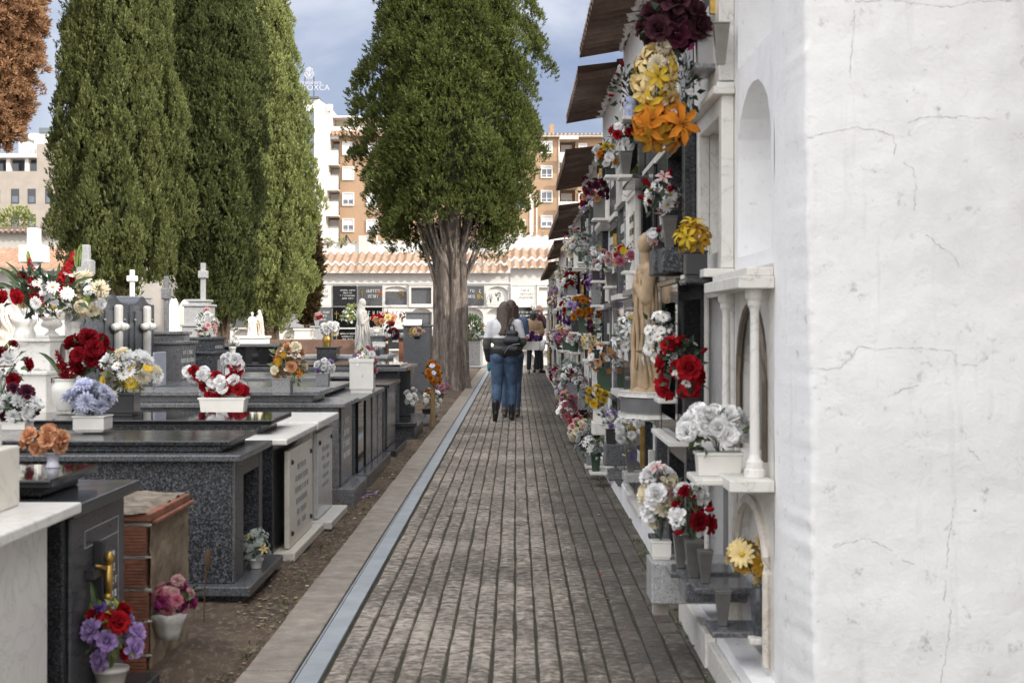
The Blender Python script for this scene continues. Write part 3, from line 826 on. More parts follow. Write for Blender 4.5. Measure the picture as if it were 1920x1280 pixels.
# column 3, third row: black granite surround with a gilded crucifix
ua, ub = ye+2*pit, ye+3*pit
mb2 = MB(); cell(mb2, map_right, ua, ub, fl[2], fl[3], ua+.08, ub-.08, fl[2]+.05, fl[3]-.05, 0, .08)
n4 = mb2.build('niche', PLAST, W0)
k = MB(); frame(k, map_right, ua+.01, ub-.01, fl[2]+.005, fl[3]-.02, .085, .001, .1); k.build('frame', G_DARK, n4, .003)
k = MB(); mbox(k, map_right, ua+.082, ub-.082, fl[2]+.09, fl[3]-.1, -.078, -.02); k.build('plaque', G_BLACK, n4)
letters(map_right, n4, ua+.3, ub-.12, fl[3]-.2, fl[2]+.3, 3, -.0195)
cz = (fl[2]+fl[3])/2+.06
c4 = small_cross(map_right, n4, ua+.22, cz, .42, -.0195, IRON, .016, .035)
k = MB(); k.tube([map_right(ua+.22, cz+.13, .03), map_right(ua+.22, cz+.02, .045), map_right(ua+.22, cz-.13, .03)], [.02,.024,.012], 8); k.tube([map_right(ua+.12, cz+.11, .03), map_right(ua+.22, cz+.07, .04), map_right(ua+.32, cz+.11, .03)], [.01,.015,.01], 6); k.ell(map_right(ua+.22, cz+.15, .04), (.018,.018,.024), 8, 6); k.build('crucifix_figure', GOLD, n4, smooth=True)
k = MB(); mbox(k, map_right, ua, ub, fl[2]-.02, fl[2]+.003, .001, .14); k.build('ledge', G_DARK, n4, .003)
# weathered marble steps standing off the plinth
k = MB(); mbox(k, map_right, 4.7, 5.5, -.05, .1, .077, .11); mbox(k, map_right, 5.5, 6.4, -.05, .13, .077, .12); k.build('plinth_slab', MARBW, W0, .006)
# end pillar: a battered, uneven, lime-washed block with cracks
def end_pillar():
    mb = MB(); D = 4.26
    nx, nz = 110, 240
    fs = []; vs = []
    def corner(z): return .895 - .03*min(1, max(0, z/2.3)) + .006*mnoise.noise((0, z*7, 3)) + .006*mnoise.noise((0, z*25, 8))
    for j in range(nz+1):
        z = -.1 + 3.62*j/nz
        c = corner(z)
        # side towards the niches
        row = [(XW-.0 + .004*mnoise.noise((1, z*4, .2)), ye+.0, z), (XW-.002+.006*mnoise.noise((1, z*4, .6)), ye-.16, z), (c-.008, D+.05, z), (c-.004+.003*mnoise.noise((5, z*40, 2)), D+.012, z), (c, D-.006+.006*mnoise.noise((7, z*30, 2)), z)]
        for i in range(1, nx+1):
            x = c + (2.25-c)*i/nx
            y = D - .012 + .012*mnoise.noise((x*2.2, z*2.2, 1)) + .005*mnoise.noise((x*8, z*8, 4)) + .002*mnoise.noise((x*28, z*28, 6))
            row.append((x, y, z))
        vs += row
    n = nx+5
    for j in range(nz):
        for i in range(n-1): fs.append((j*n+i, j*n+i+1, (j+1)*n+i+1, (j+1)*n+i))
    mb.add(vs, fs)
    mb.box(XW+.26, 2.25, D+.05, ye, -.1, 3.5)
    pil = mb.build('end_pillar', PLAST_END, W0, smooth=True)
    cr = MB()
    def crack(px, wd=1.4):
        pts = []
        for a, b in zip(px[:-1], px[1:]):
            L = math.hypot(b[0]-a[0], b[1]-a[1]); m = max(2, int(L/5))
            for q in range(m):
                f = q/m; pts.append((a[0]+(b[0]-a[0])*f + R.uniform(-2.2,2.2), a[1]+(b[1]-a[1])*f + R.uniform(-2.2,2.2)))
        pts.append(px[-1])
        W = []
        for i, (x, y) in enumerate(pts):
            w3 = P(x, y, D)
            yy = D - .012 + .012*mnoise.noise((w3.x*2.2, w3.z*2.2, 1)) + .005*mnoise.noise((w3.x*8, w3.z*8, 4)) + .002*mnoise.noise((w3.x*28, w3.z*28, 6)) - .0008
            W.append(Vector((w3.x, yy, w3.z)))
        vs = []; fs = []
        for i, p in enumerate(W):
            t = (W[min(i+1,len(W)-1)]-W[max(i-1,0)]).normalized(); s = t.cross(Vector((0,1,0)))
            ww = wd*D/FPX*.36*R.uniform(.15, 1.3)
            vs += [p-s*ww, p+s*ww]
        for i in range(len(W)-1): fs.append((2*i, 2*i+1, 2*i+3, 2*i+2))
        cr.add(vs, fs)
    for c in ([(1513,259),(1560,248),(1606,241),(1640,246),(1672,256),(1677,280),(1673,292)], [(1690,305),(1708,318),(1714,345),(1712,395)], [(1735,440),(1752,458),(1770,468),(1792,488),(1796,502)],
              [(1514,692),(1570,690),(1592,672),(1606,648),(1640,655),(1700,652),(1755,655),(1785,660)], [(1785,660),(1790,682),(1830,684)], [(1600,6),(1660,2),(1720,10),(1780,16),(1830,4),(1895,3)], [(1700,232),(1730,221),(1800,220),(1864,224)],
              [(1790,935),(1784,980),(1776,1020),(1772,1065)], [(1560,1024),(1600,1014),(1620,1006),(1645,1018),(1670,1030)], [(1690,1046),(1712,1056)], [(1772,1085),(1768,1124)], [(1780,1140),(1775,1210),(1760,1280)], [(1662,744),(1690,730),(1720,722)], [(1600,20),(1596,80),(1592,150)], [(1810,838),(1826,850),(1835,862)]):
        crack(c)
    cr.build('crack', M('crack_dirt', (.3,.285,.265), .95, .3, 40), pil)
end_pillar()
# unseen block added right of the path, keeping sun off the end pillar
nb = thing('shade_block', 'unseen whitewashed block added to shade the end pillar from the right', 'grave block', (3, 0, 0))
mb = MB(); mb.box(1.62, 4.6, -9, 4.12, -.1, 3.75); mb.build('wall', PLAST, nb)
mb = MB(); tile_sheet(mb, lambda u, v, w: (u, w, v), 1.55, 4.7, 4.2, -9.1, 3.78, 3.8, .19); mb.build('roof', TILE, nb)
# ---------------------------------------------------------------- far niche wall
def far_wall():
    s = YF/FPX
    def X(px): return (px-VX)*s
    w = thing('niche_wall', 'long white niche wall with clay tile roof closing the far end of the path', 'niche wall', (0, YF, 0), 0, None)
    fl = [-.22, .47, 1.17, 1.87, 2.57]
    mb = MB(); mb.box(X(420), X(957), YF+.24, YF+2, -.1, 2.95); mb.box(X(420), X(957), YF-.001, YF+.239, fl[-1], 2.95); mb.box(X(420), X(957), YF-.05, YF-.002, fl[-1]+.03, fl[-1]+.08)
    mb.build('wall', PLAST_FAR, w)
    st = {3: ['granite','dark','shallow','marble','granite','grey','shallow','frame','grey','grey','archw'], 2: ['grey','grey','pale','grey','dark','dark','marble','arch','arch','arch','arch'], 1: ['arch','arch','arch','dark','dark','pale','granite','pale','arch','pale','arch']}
    k0 = X(432)
    pit = (X(957)-k0)/11
    for r in range(4):
        for k in range(11):
            sty = st[r][k] if r in st else 'arch'
            niche(w, map_far, k0+k*pit, k0+(k+1)*pit, fl[r], fl[r+1], sty, PLAST_FAR, True, .06 if sty not in ('arch',) else 0)
    def roof(x0, x1, z, parent):
        rf = MB(); tile_sheet(rf, map_far, x0, x1, .38, -.3, z, z+.24, .255, .05, 8, 1); tile_sheet(rf, map_far, x0, x1, -.22, -1.1, z+.34, z+.66, .255, .05, 8, 1); rf.build('roof', TILE2, parent)
    roof(X(420), X(953), 3.0, w)
    w2 = thing('niche_wall', 'right end of the far niche wall whose tiled roof steps up slightly', 'niche wall', (1, YF, 0))
    mb = MB(); mb.box(X(957), 3.5, YF+.2, YF+2, -.1, 3.12); mb.box(X(957), 3.5, YF-.041, YF+.199, 2.57, 3.12); mb.build('wall', PLAST_FAR, w2)
    mp2 = lambda u, v, w: (u, YF-.04-w, v)
    for r in range(4):
        for k in range(3):
            niche(w2, mp2, X(957)+k*pit*1.02, X(957)+(k+1)*pit*1.02, fl[r], fl[r+1], (('arch','arch','arch'),('dark','arch','arch'),('dark','shallow','arch'),('marble','frame','frame'))[r][k], PLAST_FAR, True, .05)
    roof(X(950), 3.5, 3.14, w2)
    # high parapet wall behind the roof
    p = thing('parapet_wall', 'weathered white wall rising behind the far tiled roof', 'wall', (0, YF+2.2, 0))
    D = YF+2.2; q = lambda px: (px-VX)/FPX*D; zz = lambda py: H-(py-VY)/FPX*D
    mb = MB(); mb.box(q(420), q(672), D, D+.3, -.1, zz(456)); mb.box(q(690.5), q(905), D, D+.3, -.1, zz(452)); mb.box(q(935), q(1110), D-.03, D+.3, -.1, zz(441))
    mb.build('wall', PLAST_FAR, p)
    mb = MB(); mb.box(q(673), q(690), D-.1, D+.32, -.1, zz(442)); mb.box(q(906), q(934.5), D-.15, D+.33, -.1, zz(437)); mb.build('pier', plaster('grey_stained_plaster', (.55,.53,.48), (.28,.27,.23), .6, .3, 3), p)
    mb = MB(); x = q(936)
    while x < q(1105):
        mb.tube([(x, D-.1, zz(440)+.03), (x, D+.4, zz(440)+.07)], .07, 8); x += .3
    mb.build('coping', TILE2, p)
    mb = MB(); x = q(425)
    while x < q(900):
        if not q(668) < x < q(695): mb.tube([(x, D-.06, zz(455)), (x, D+.35, zz(455)+.03)], .05, 6)
        x += .24
    mb.build('coping', CONC, p)
far_wall()
# ---------------------------------------------------------------- one continuous carved or living body from overlapping volumes
def blob(name, prims, mats, parent, voxel, smooth=2, post=None, label=None):
    mb = MB()
    for p in prims:
        if p[0] == 'c':
            _, a, ra, b, rb = p; a = Vector(a); b = Vector(b); d = b-a; L = d.length
            if L < 1e-6: mb.ell(a, (ra,)*3, 10, 7); continue
            n = max(3, int(L/min(ra, rb)/.7)+2); dn = d/L
            pts = [a-dn*ra*.96, a-dn*ra*.7, a-dn*ra*.3]; rr = [ra*.22, ra*.7, ra*.95]
            for k in range(n+1):
                q = k/n; pts.append(a+d*q); rr.append(ra+(rb-ra)*q)
            pts += [b+dn*rb*.3, b+dn*rb*.7, b+dn*rb*.96]; rr += [rb*.95, rb*.7, rb*.22]
            mb.tube(pts, rr, 12)
        elif p[0] == 'm':
            mb.add(p[1], p[2])
        else:
            rot = p[3] if len(p) > 3 else None
            mb.ell(p[1], p[2], 16, 11, 0, rot)
    me = bpy.data.meshes.new('tmp'); off = WLOC[parent.name]
    me.from_pydata([(v[0]-off[0], v[1]-off[1], v[2]-off[2]) for v in mb.v], [], mb.f)
    o = bpy.data.objects.new('tmp', me); C.objects.link(o)
    r = o.modifiers.new('r', 'REMESH'); r.mode = 'VOXEL'; r.voxel_size = voxel
    if smooth:
        s = o.modifiers.new('s', 'SMOOTH'); s.factor = .5; s.iterations = smooth*2
    dg = bpy.context.evaluated_depsgraph_get()
    m2 = bpy.data.meshes.new_from_object(o.evaluated_get(dg)); bpy.data.objects.remove(o)
    m2.name = name
    if not isinstance(mats, (list, tuple)): mats = [mats]
    m2.materials.clear()
    for m in mats: m2.materials.append(m)
    m2.polygons.foreach_set('use_smooth', [True]*len(m2.polygons))
    if post: post(m2)
    m2.update()
    k = link(bpy.data.objects.new(name, m2), parent); WLOC[k.name] = off
    if label: k['label'] = label
    return k
# ---------------------------------------------------------------- apartment buildings far behind
def far_helper(D):
    s = D/FPX
    X = lambda px: (px-VX)*s
    Z = lambda py: H-(py-VY)*s
    def bx(mb, px0, px1, py0, py1, d0=0, d1=8, mi=0):
        mb.box(X(px0), X(px1), D+d0, D+d1, Z(py1), Z(py0), mi)
    return X, Z, bx
BRK = M('orange_facing_brick', (.4,.225,.12), .85, .12, 2, .2, 8)
def brickmat():
    t = NT('tan_brick'); co = t.coord('Object')
    b = t.n('ShaderNodeTexBrick'); b.inputs['Scale'].default_value = 3.2; b.inputs['Color1'].default_value = (.36,.24,.15,1); b.inputs['Color2'].default_value = (.31,.205,.125,1); b.inputs['Mortar'].default_value = (.44,.33,.23,1); b.inputs['Mortar Size'].default_value = .012
    mp = t.n('ShaderNodeMapping'); mp.inputs['Rotation'].default_value = (math.pi/2, 0, 0); t.l(co, mp.inputs['Vector']); t.l(mp.outputs['Vector'], b.inputs['Vector'])
    c = t.mix(t.ramp(t.noise(co, .5, 5), [(.35, 0), (.7, .35)]), b.outputs['Color'], (.46,.28,.16))
    t.col(c); t.b.inputs['Roughness'].default_value = .85; return t.m
TANB = brickmat()
CREAMW = M('cream_render', (.68,.63,.55), .85, .08, 1.5)
WHITEW = M('white_render', (.74,.72,.69), .8, .06, 1)
SHUT = M('white_roller_shutter', (.66,.66,.66), .6, .05, 3)
WGL = M('window_glass', (.09,.11,.14), .08, .3, .6, spec=.8)
def window(parent, bx, px0, px1, py0, py1, shut=.5, fr=3, d=0):
    mb = MB(); f = fr*.8
    bx(mb, px0, px1, py0, py0+f, d-.18, d+.05); bx(mb, px0, px1, py1-f, py1, d-.18, d+.05); bx(mb, px0, px0+f, py0+f, py1-f, d-.18, d+.05); bx(mb, px1-f, px1, py0+f, py1-f, d-.18, d+.05)
    w = mb.build('window', WHITEW, parent)
    mid = py0+f+(py1-py0-2*f)*shut
    if shut > 0:
        mb = MB(); bx(mb, px0+f, px1-f, py0+f, mid, d-.07, d+.04); mb.build('shutter', SHUT, w)
    if shut < 1:
        mb = MB(); bx(mb, px0+f, px1-f, mid, py1-f, d-.03, d+.03); mb.build('pane', WGL, w)
        mb = MB(); c = (px0+px1)/2; bx(mb, c-.7, c+.7, mid, py1-f, d-.09, d-.031); bx(mb, px0+f, c-.71, (mid+py1)/2-.4+2, (mid+py1)/2+.4+2, d-.09, d-.031); bx(mb, c+.71, px1-f, (mid+py1)/2-.4+2, (mid+py1)/2+.4+2, d-.09, d-.031); mb.build('mullion', WHITEW, w)
    return w
def apartments():
    D = 150; X, Z, bx = far_helper(D)
    a = thing('apartment_building', 'orange brick flats with white balconies and stair tower between the cypresses', 'building', (X(690), D, 0))
    mb = MB(); bx(mb, 637, 860, 255, 640, 0, 14); mb.build('wall', TANB, a)
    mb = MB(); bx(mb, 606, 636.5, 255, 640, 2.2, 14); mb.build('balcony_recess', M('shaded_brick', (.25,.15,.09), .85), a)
    mb = MB(); bx(mb, 603, 605.5, 255, 640, 0, 14); bx(mb, 706, 708.5, 255, 640, -.1, -.002); mb.build('pilaster', CREAMW, a)
    tw = MB(); tw.prism([(X(530), Z(640)), (X(602), Z(640)), (X(602), Z(190)), (X(530), Z(190))], D-1.5, D+12)
    tw.prism([(X(602.05), Z(640)), (X(622), Z(240)), (X(622), Z(205)), (X(602.05), Z(191))], D-1.4, D+8)
    t = tw.build('stair_tower', WHITEW, a)
    mb = MB(); bx(mb, 530, 602, 186, 189.5, -1.8, 12); mb.build('roof_slab', M('dark_slate', (.1,.11,.125), .6), t)
    mb = MB()
    y = 212
    while y < 440:
        bx(mb, 584.5, 593, y, y+15, -1.56, -1.49); bx(mb, 578, 583.5, y, y+15, -1.56, -1.49); y += 16
    mb.build('window', WGL, t)
    mb = MB(); bx(mb, 622.5, 860, 219, 254, 3, 12); mb.build('attic', CREAMW, a)
    mb = MB(); bx(mb, 622.5, 860, 216, 219, .5, 12); bx(mb, 660, 662, 219, 240, 1, 1.3); bx(mb, 664, 666, 219, 240, 1, 1.3); mb.build('pergola', WHITEW, a)
    mb = MB(); bx(mb, 604, 860, 238, 247, -.3, .2); mb.build('parapet', CREAMW, a)
    mpv = lambda u, v, w: (u, D-w, v)
    mb = MB(); tile_sheet(mb, mpv, X(622), X(860), -2, -9, Z(216), Z(198), .5, .1, 6)
    tile_sheet(mb, mpv, X(602), X(860), 1.3, .2, Z(255), Z(246), .42, .1, 6); mb.build('roof', TILE, a)
    mb = MB(); bx(mb, 603, 636, 255.5, 262, -.8, 2); mb.build('cornice', CREAMW, a)
    for i, (y, sh) in enumerate(((266,1),(313,1),(361,.55),(410,.5))):
        mb = MB(); bx(mb, 603, 637, y+19, y+43, -1.3, -1.05); bx(mb, 603, 637, y+43.1, y+46, -1.3, 2); b = mb.build('balcony', CREAMW, a)
        mb = MB(); bx(mb, 603, 637, y+16.5, y+17.3, -1.25, -1.1); mb.build('rail', STEEL, b)
        window(a, bx, 610, 633, y, y+36, .45 if sh < 1 else .8, 2, 2)
        window(a, bx, 642, 664, y, y+25, sh, 2.2, 0)
    for y in (266, 313, 361, 410): window(a, bx, 687, 708.4-2.6, y+2, y+26, .85, 2.2, 0)
    mb = MB(); bx(mb, 619, 627.5, 201, 213, -2, -1.42); mb.build('air_conditioner', WHITEW, a)
    # rooftop sign
    sg = thing('rooftop_sign', 'white rooftop sign with round crowned emblem above two lines of letters', 'sign', (X(583), D-1, Z(186)))
    mb = MB()
    for px in (574.5, 591): mb.tube([(X(px), D-1, Z(188)), (X(px), D-1, Z(146))], .05, 5)
    mb.box(X(574.5), X(591), D-1.05, D-.95, Z(163), Z(162.3)); mb.build('post', IRON, sg)
    LW = M('sign_white', (.5,.5,.53), .5, .03)
    mb = MB(); c = (X(582.5), D-1.1, Z(143)); r0 = 8.6*D/FPX
    def ring(r, th):
        mb.tube([(c[0]+r*math.cos(q), c[1], c[2]+r*math.sin(q)) for q in np.linspace(0, 2*math.pi, 37)], th, 6)
    ring(r0, .03); ring(r0*.78, .03)
    mb.tube([(c[0]-r0*.5, c[1], c[2]+r0*.4), (c[0]-r0*.1, c[1], c[2]-r0*.55)], .05, 6); mb.tube([(c[0]+r0*.5, c[1], c[2]+r0*.4), (c[0]+r0*.1, c[1], c[2]-r0*.55)], .05, 6); mb.tube([(c[0], c[1], c[2]+r0*.6), (c[0], c[1], c[2]-r0*.6)], .05, 6)
    mb.tube([(c[0]-r0*.25, c[1], c[2]+r0*.6), (c[0]+r0*.25, c[1], c[2]+r0*.6)], .07, 6)
    for q, rr in ((-.62,.14),(-.3,.2),(0,.24),(.3,.2),(.62,.14)):
        mb.ell((c[0]+q*r0, c[1], c[2]+r0*(1.3-.35*abs(q))), (r0*.12, .04, r0*(.16+.2*(1-abs(q)))), 8, 6)
    mb.build('emblem', LW, sg)
    def text(s, px, py, size, root, m):
        cu = bpy.data.curves.new('lettering', 'FONT'); cu.body = s; cu.size = size; cu.align_x = 'CENTER'; cu.extrude = .02; cu.offset = -.004
        o = bpy.data.objects.new('lettering', cu); C.objects.link(o)
        dg = bpy.context.evaluated_depsgraph_get(); me = bpy.data.meshes.new_from_object(o.evaluated_get(dg)); bpy.data.objects.remove(o)
        me.materials.clear(); me.materials.append(m)
        k = link(bpy.data.objects.new('lettering', me), root); k.rotation_euler = (math.pi/2, 0, 0); k.location = Vector((X(px), D-1.1, Z(py))) - WLOC[root.name]
    text('vivendora', 584, 161.5, .62, sg, LW); text('OLTOXCA', 585.5, 172.5, .82, sg, LW)
    # right block
    b = thing('apartment_building', 'orange brick flats with clay hip roof right of the near cypress', 'building', (X(1000), D+2, 0))
    mb = MB(); bx(mb, 862, 1048, 258, 640, 0, 14); bx(mb, 1079, 1180, 258, 640, .5, 14); bx(mb, 1048.5, 1078.5, 258, 640, 2.5, 14); mb.build('wall', TANB, b)
    mb = MB(); bx(mb, 862, 1180, 252, 257.5, -.6, 14); bx(mb, 1049, 1084, 257.6, 263, -.9, 2); mb.build('cornice', CREAMW, b)
    mb = MB(); tile_sheet(mb, mpv, X(860), X(1185), .8, -9, Z(253), Z(236), .42, .1, 6); mb.build('roof', TILE, b)
    mb = MB(); bx(mb, 1031, 1039.5, 228, 250, 2, 3); mb.build('chimney', TANB, b)
    mb = MB(); bx(mb, 1047, 1049.5, 258, 640, -.12, -.002); bx(mb, 1005, 1007.5, 360, 640, -.12, -.002); bx(mb, 993, 1000, 360, 640, -.12, -.002); mb.build('pilaster', CREAMW, b)
    for i, (y, sh) in enumerate(((265,.8),(311,.25),(357,.12),(404,.55))):
        window(b, bx, 1014, 1036, y, y+23, sh, 2.2, 0)
        mb = MB(); bx(mb, 1049, 1083, y+23, y+39, -1.2, -.95); bx(mb, 1049, 1083, y+39.1, y+42, -1.2, 2.5); k = mb.build('balcony', CREAMW, b)
        window(b, bx, 1053, 1074, y+2, y+32, .4, 2, 2.4)
        window(b, bx, 1085, 1101, y+3, y+25, .3, 2.2, .5)
        window(b, bx, 963, 985, y+8, y+36, .25, 2.2, 0)
apartments()
def tan_offices():
    D = 120; X, Z, bx = far_helper(D)
    a = thing('office_building', 'beige brick block with ribbon windows and white roof rooms at far left', 'building', (X(40), D, 0))
    bm = M('beige_brick', (.36,.315,.27), .85, .1, 1.2, .2, 8)
    mb = MB(); bx(mb, -150, 180, 321, 640, 0, 14); bx(mb, 69, 180, 270, 320.9, 0, 14); mb.build('wall', bm, a)
    mb = MB(); bx(mb, -150, 68.5, 289, 296, -.3, 14); 
    for x in (-20, 10, 45): bx(mb, x, x+7, 296.1, 320.9, .2, .8)
    mb.build('loggia', WHITEW, a)
    mb = MB(); bx(mb, -150, 68, 296, 320.8, 2, 2.2); mb.build('pane', WGL, a)
    mb = MB(); bx(mb, 30, 180, 241, 288.9, 3, 12); bx(mb, 26, 44, 262, 288.8, 1.2, 2.8); r = mb.build('roof_room', WHITEW, a)
    mb = MB(); bx(mb, 52, 180, 231, 240.8, 2.8, 12); bx(mb, 26, 43, 256, 261.8, 1.1, 2.85); mb.build('fascia', M('blue_grey_sheet', (.13,.16,.17), .5), r)
    mb = MB(); 
    for x in (80, 84): mb.tube([(X(x), D+2, Z(275)), (X(x), D+2, Z(249))], .12, 8)
    mb.box(X(78), X(87), D+1.9, D+2.1, Z(251), Z(249.5)); mb.build('flue', STEEL, r)
    mb = MB(); mb.tube([(X(101), D+4, Z(232)), (X(101), D+4, Z(204))], .05, 5)
    for k in range(4): mb.tube([(X(97), D+4, Z(206+k*2)), (X(105), D+4, Z(206+k*2))], .03, 4)
    mb.build('aerial', STEEL, r)
    mb = MB(); mb.ell((X(93), D+3.6, Z(226)), (.22,.1,.3), 10, 6); mb.build('satellite_dish', WHITEW, r)
    mb = MB(); bx(mb, 0, 68, 282, 282.8, -.2, -.1); bx(mb, 0, 68, 286, 286.6, -.2, -.1)
    for x in range(2, 68, 8): bx(mb, x, x+.6, 282.9, 288.9, -.2, -.1)
    mb.build('roof_rail', STEEL, a)
    for py in (354, 402, 450):
        for px in (-15, 21, 52, 85, 118):
            mb = MB(); bx(mb, px, px+15, py, py+28, -.02, .1); w = mb.build('window', M('anthracite_blind', (.06,.065,.075), .6, .1), a)
            mb = MB(); bx(mb, px+2, px+13, py+14, py+26, -.05, -.021); mb.build('pane', WGL, w)
tan_offices()
def tiled_shed():
    D = 44; s = D/FPX; X = lambda px: (px-VX)*s; Z = lambda py: H-(py-VY)*s
    a = thing('tiled_pavilion', 'low pavilion with broad faded red tile roof at far left', 'building', (X(20), D, 0))
    mb = MB(); mb.box(X(-250), X(185), D+1.2, D+5, -.1, Z(505)); mb.build('wall', PLAST_FAR, a)
    mp = lambda u, v, w: (u, D+w, v)
    mb = MB(); tile_sheet(mb, mp, X(-250), X(190), .6, 4.2, Z(503), Z(452), .22, .045, 6, 1); mb.build('roof', TILE, a)
    b = thing('boundary_wall', 'stained wall with dark tile coping behind the pavilion roof at left', 'wall', (X(20), D+6, 0))
    D2 = D+6; s2 = D2/FPX
    mb = MB(); mb.box((-250-VX)*s2, (445-VX)*s2, D2, D2+.3, -.1, H-(430-VY)*s2); mb.build('wall', plaster('stained_boundary', (.5,.47,.43), (.25,.23,.2), .6, .3, 2), b)
    mb = MB(); tile_sheet(mb, lambda u, v, w: (u, D2+w, v), (-250-VX)*s2, (445-VX)*s2, -.35, .5, H-(436-VY)*s2, H-(424-VY)*s2, .2, .04, 6); mb.build('coping', TILED, b)
tiled_shed()
# ---------------------------------------------------------------- tombs along the left side
def map_front(xf): return lambda u, v, w: (xf + w, u, v)
def map_near(yf): return lambda u, v, w: (u, yf - w, v)
def tomb(label, y0, y1, zt, xb, bm, slabm=None, over=.04, slab=.035, base=(.06, .1), xe=-3.6, upper=None, cat='tomb', basem=None, group='raised tombs in a row facing the path', label_y=None):
    """xb body front x; upper = list of (z0,z1,front inset,side inset,material)"""
    t = thing('tomb', label, cat, (xb, (y0+y1)/2, 0), 0, group)
    slabm = slabm or bm; basem = basem or slabm
    zb = base[0] if base else -.05
    if base: boxp('base_slab', basem, t, xe-.02, xb+base[1], y0-.05, y1+.05, -.06, zb)
    boxp('body', bm, t, xe, xb, y0, y1, zb+.0005, zt-slab)
    boxp('top_slab', slabm, t, xe-.03, xb+over, y0-.045, y1+.045, zt-slab+.0005, zt)
    z = zt
    for i, (h0, h1, fi, si, m) in enumerate(upper or ()):
        boxp('upper_slab', m, t, xe+.02, xb-fi, y0+si, y1-si, z+h0+.0005, z+h1)
    return t
# marble tomb at the very front
t = tomb('white marble tomb with thick top slab, closest at the bottom left corner', 3.0, 4.31, .784, -1.42, MARB, MARB, .09, .034, None, -3.4, None)
boxp('upper_block', MARB2, t, -3.2, -1.49, 3.05, 4.27, .7845, .965)
boxp('upper_block', MARB, t, -3.2, -1.535, 3.05, 4.25, .9655, 1.035)
# dark slate tomb with the crucifix
t = tomb('dark granite tomb with slate front, gold crucifix and inlaid lines', 4.42, 5.10, .766, -1.41, G_DARK, G_DARK, .05, .04, (.07, .12), -3.4, None)
boxp('upper_slab', G_DARK, t, -3.3, -1.535, 4.6, 4.99, .7665, .8); boxp('upper_slab', G_BLACK, t, -3.3, -1.486, 4.54, 5.05, .8005, .83)
def slate():
    t = NT('riven_slate'); co = t.coord('Object', (1, .6, 3))
    n = t.noise(co, 16, 8, .7, 1.2)
    t.col(t.ramp(n, [(.3, (.03,.03,.033)), (.55, (.065,.066,.07)), (.75, (.14,.14,.145))])); t.l(t.ramp(n, [(.3,.2),(.7,.5)]), t.b.inputs['Roughness']); t.bump(n, .5, .01); return t.m
SLATE = slate()
fr = boxp('front_plaque', SLATE, t, -1.4095, -1.397, 4.46, 5.07, .09, .715)
mp = map_front(-1.397)
k = MB(); mbox(k, mp, 4.6, 4.99, .655, .659, .0003, .002); mbox(k, mp, 4.985, 4.99, .2, .6545, .0003, .002); mbox(k, mp, 4.6, 4.604, .6, .6545, .0003, .002); mbox(k, mp, 4.605, 4.98, .6, .604, .0003, .002); k.build('inlay', LETG, fr)
letters(mp, fr, 4.8, 4.97, .545, .36, 4, .0003, LETW)
cx = MB(); mbox(cx, mp, 4.69, 4.725, .13, .61, .0003, .035); mbox(cx, mp, 4.6, 4.6895, .5, .535, .0003, .033); mbox(cx, mp, 4.7255, 4.82, .5, .535, .0003, .033); cr = cx.build('cross', IRON, t, .003)
g = MB(); Y = 4.708; X_ = -1.352
g.tube([(X_,Y,.565),(X_,Y,.545)], .012, 6); g.ell((X_+.005,Y,.555),(.016,.016,.022), 8, 6); g.tube([(X_,Y,.53),(X_+.004,Y,.47),(X_,Y+.004,.42)], [.017,.013,.012], 8); g.tube([(X_,Y,.42),(X_+.01,Y+.01,.33),(X_,Y,.25)], [.012,.009,.006], 8); g.tube([(X_,Y,.42),(X_+.01,Y-.008,.33),(X_,Y,.25)], [.012,.009,.006], 8)
g.tube([(X_,Y-.02,.525),(X_-.01,Y-.1,.545)], [.008,.005], 6); g.tube([(X_,Y+.02,.525),(X_-.01,Y+.1,.545)], [.008,.005], 6); g.ell((X_,Y,.425),(.018,.018,.017), 8, 6)
g.build('crucifix_figure', GOLD, cr, smooth=True)
# unfinished brick tomb
t = thing('brick_tomb', 'unfinished hollow brick tomb with crumbling render and rough concrete top', 'tomb', (-1.4, 5.6, 0), 0, 'raised tombs in a row facing the path')
rd = M('crumbling_render', (.2,.15,.1), .95, .5, 5, .9, 26)
mb = MB()
xs = np.linspace(-1.37, -2.9, 2)
ny, nz = 16, 22; vs = []; fs = []
for j in range(nz+1):
    for i in range(ny+1):
        y = 5.335+.615*i/ny; z = -.06+.63*j/nz
        vs.append((-1.372+.012*mnoise.noise((y*9, z*9, 2))+.006*mnoise.noise((y*30, z*30, 5)), y, z))
for j in range(nz):
    for i in range(ny): fs.append((j*(ny+1)+i, j*(ny+1)+i+1, (j+1)*(ny+1)+i+1, (j+1)*(ny+1)+i))
mb.add(vs, fs); mb.box(-2.9, -1.39, 5.42, 5.95, -.06, .57); mb.build('render', rd, t, smooth=False)
for r in range(5):
    k = MB(); z0 = -.03+r*.122; ins = R.uniform(0, .012)
    b0 = -1.372
    for q in range(8):  # ribbed hollow brick end
        za = z0+.008+q*.0125
        k.box(b0-.24, b0-.004-ins, 5.315, 5.41, za, za+.010)
    k.box(b0-.238, b0-.006-ins, 5.32, 5.409, z0+.006, z0+.112)
    k.build('brick', BRICK, t)
    k = MB(); k.box(b0-.24, b0-.012, 5.325, 5.40, z0+.1125, z0+.1275); 
    for q in range(9): k.ell((b0-.01-.027*q, 5.325, z0+.12+R.uniform(-.004,.004)), (.02,.008*R.uniform(.4,1.3),.006*R.uniform(.6,2)), 6, 4)
    k.build('mortar', CONC, t)
k = MB(); k.box(-2.9, -1.366, 5.31, 5.96, .59, .618); k.box(-2.88, -1.35, 5.35, 5.965, .575, .5898); k.build('roof_tile', BRICK, t, .004)
mb = MB(); vs = []; fs = []
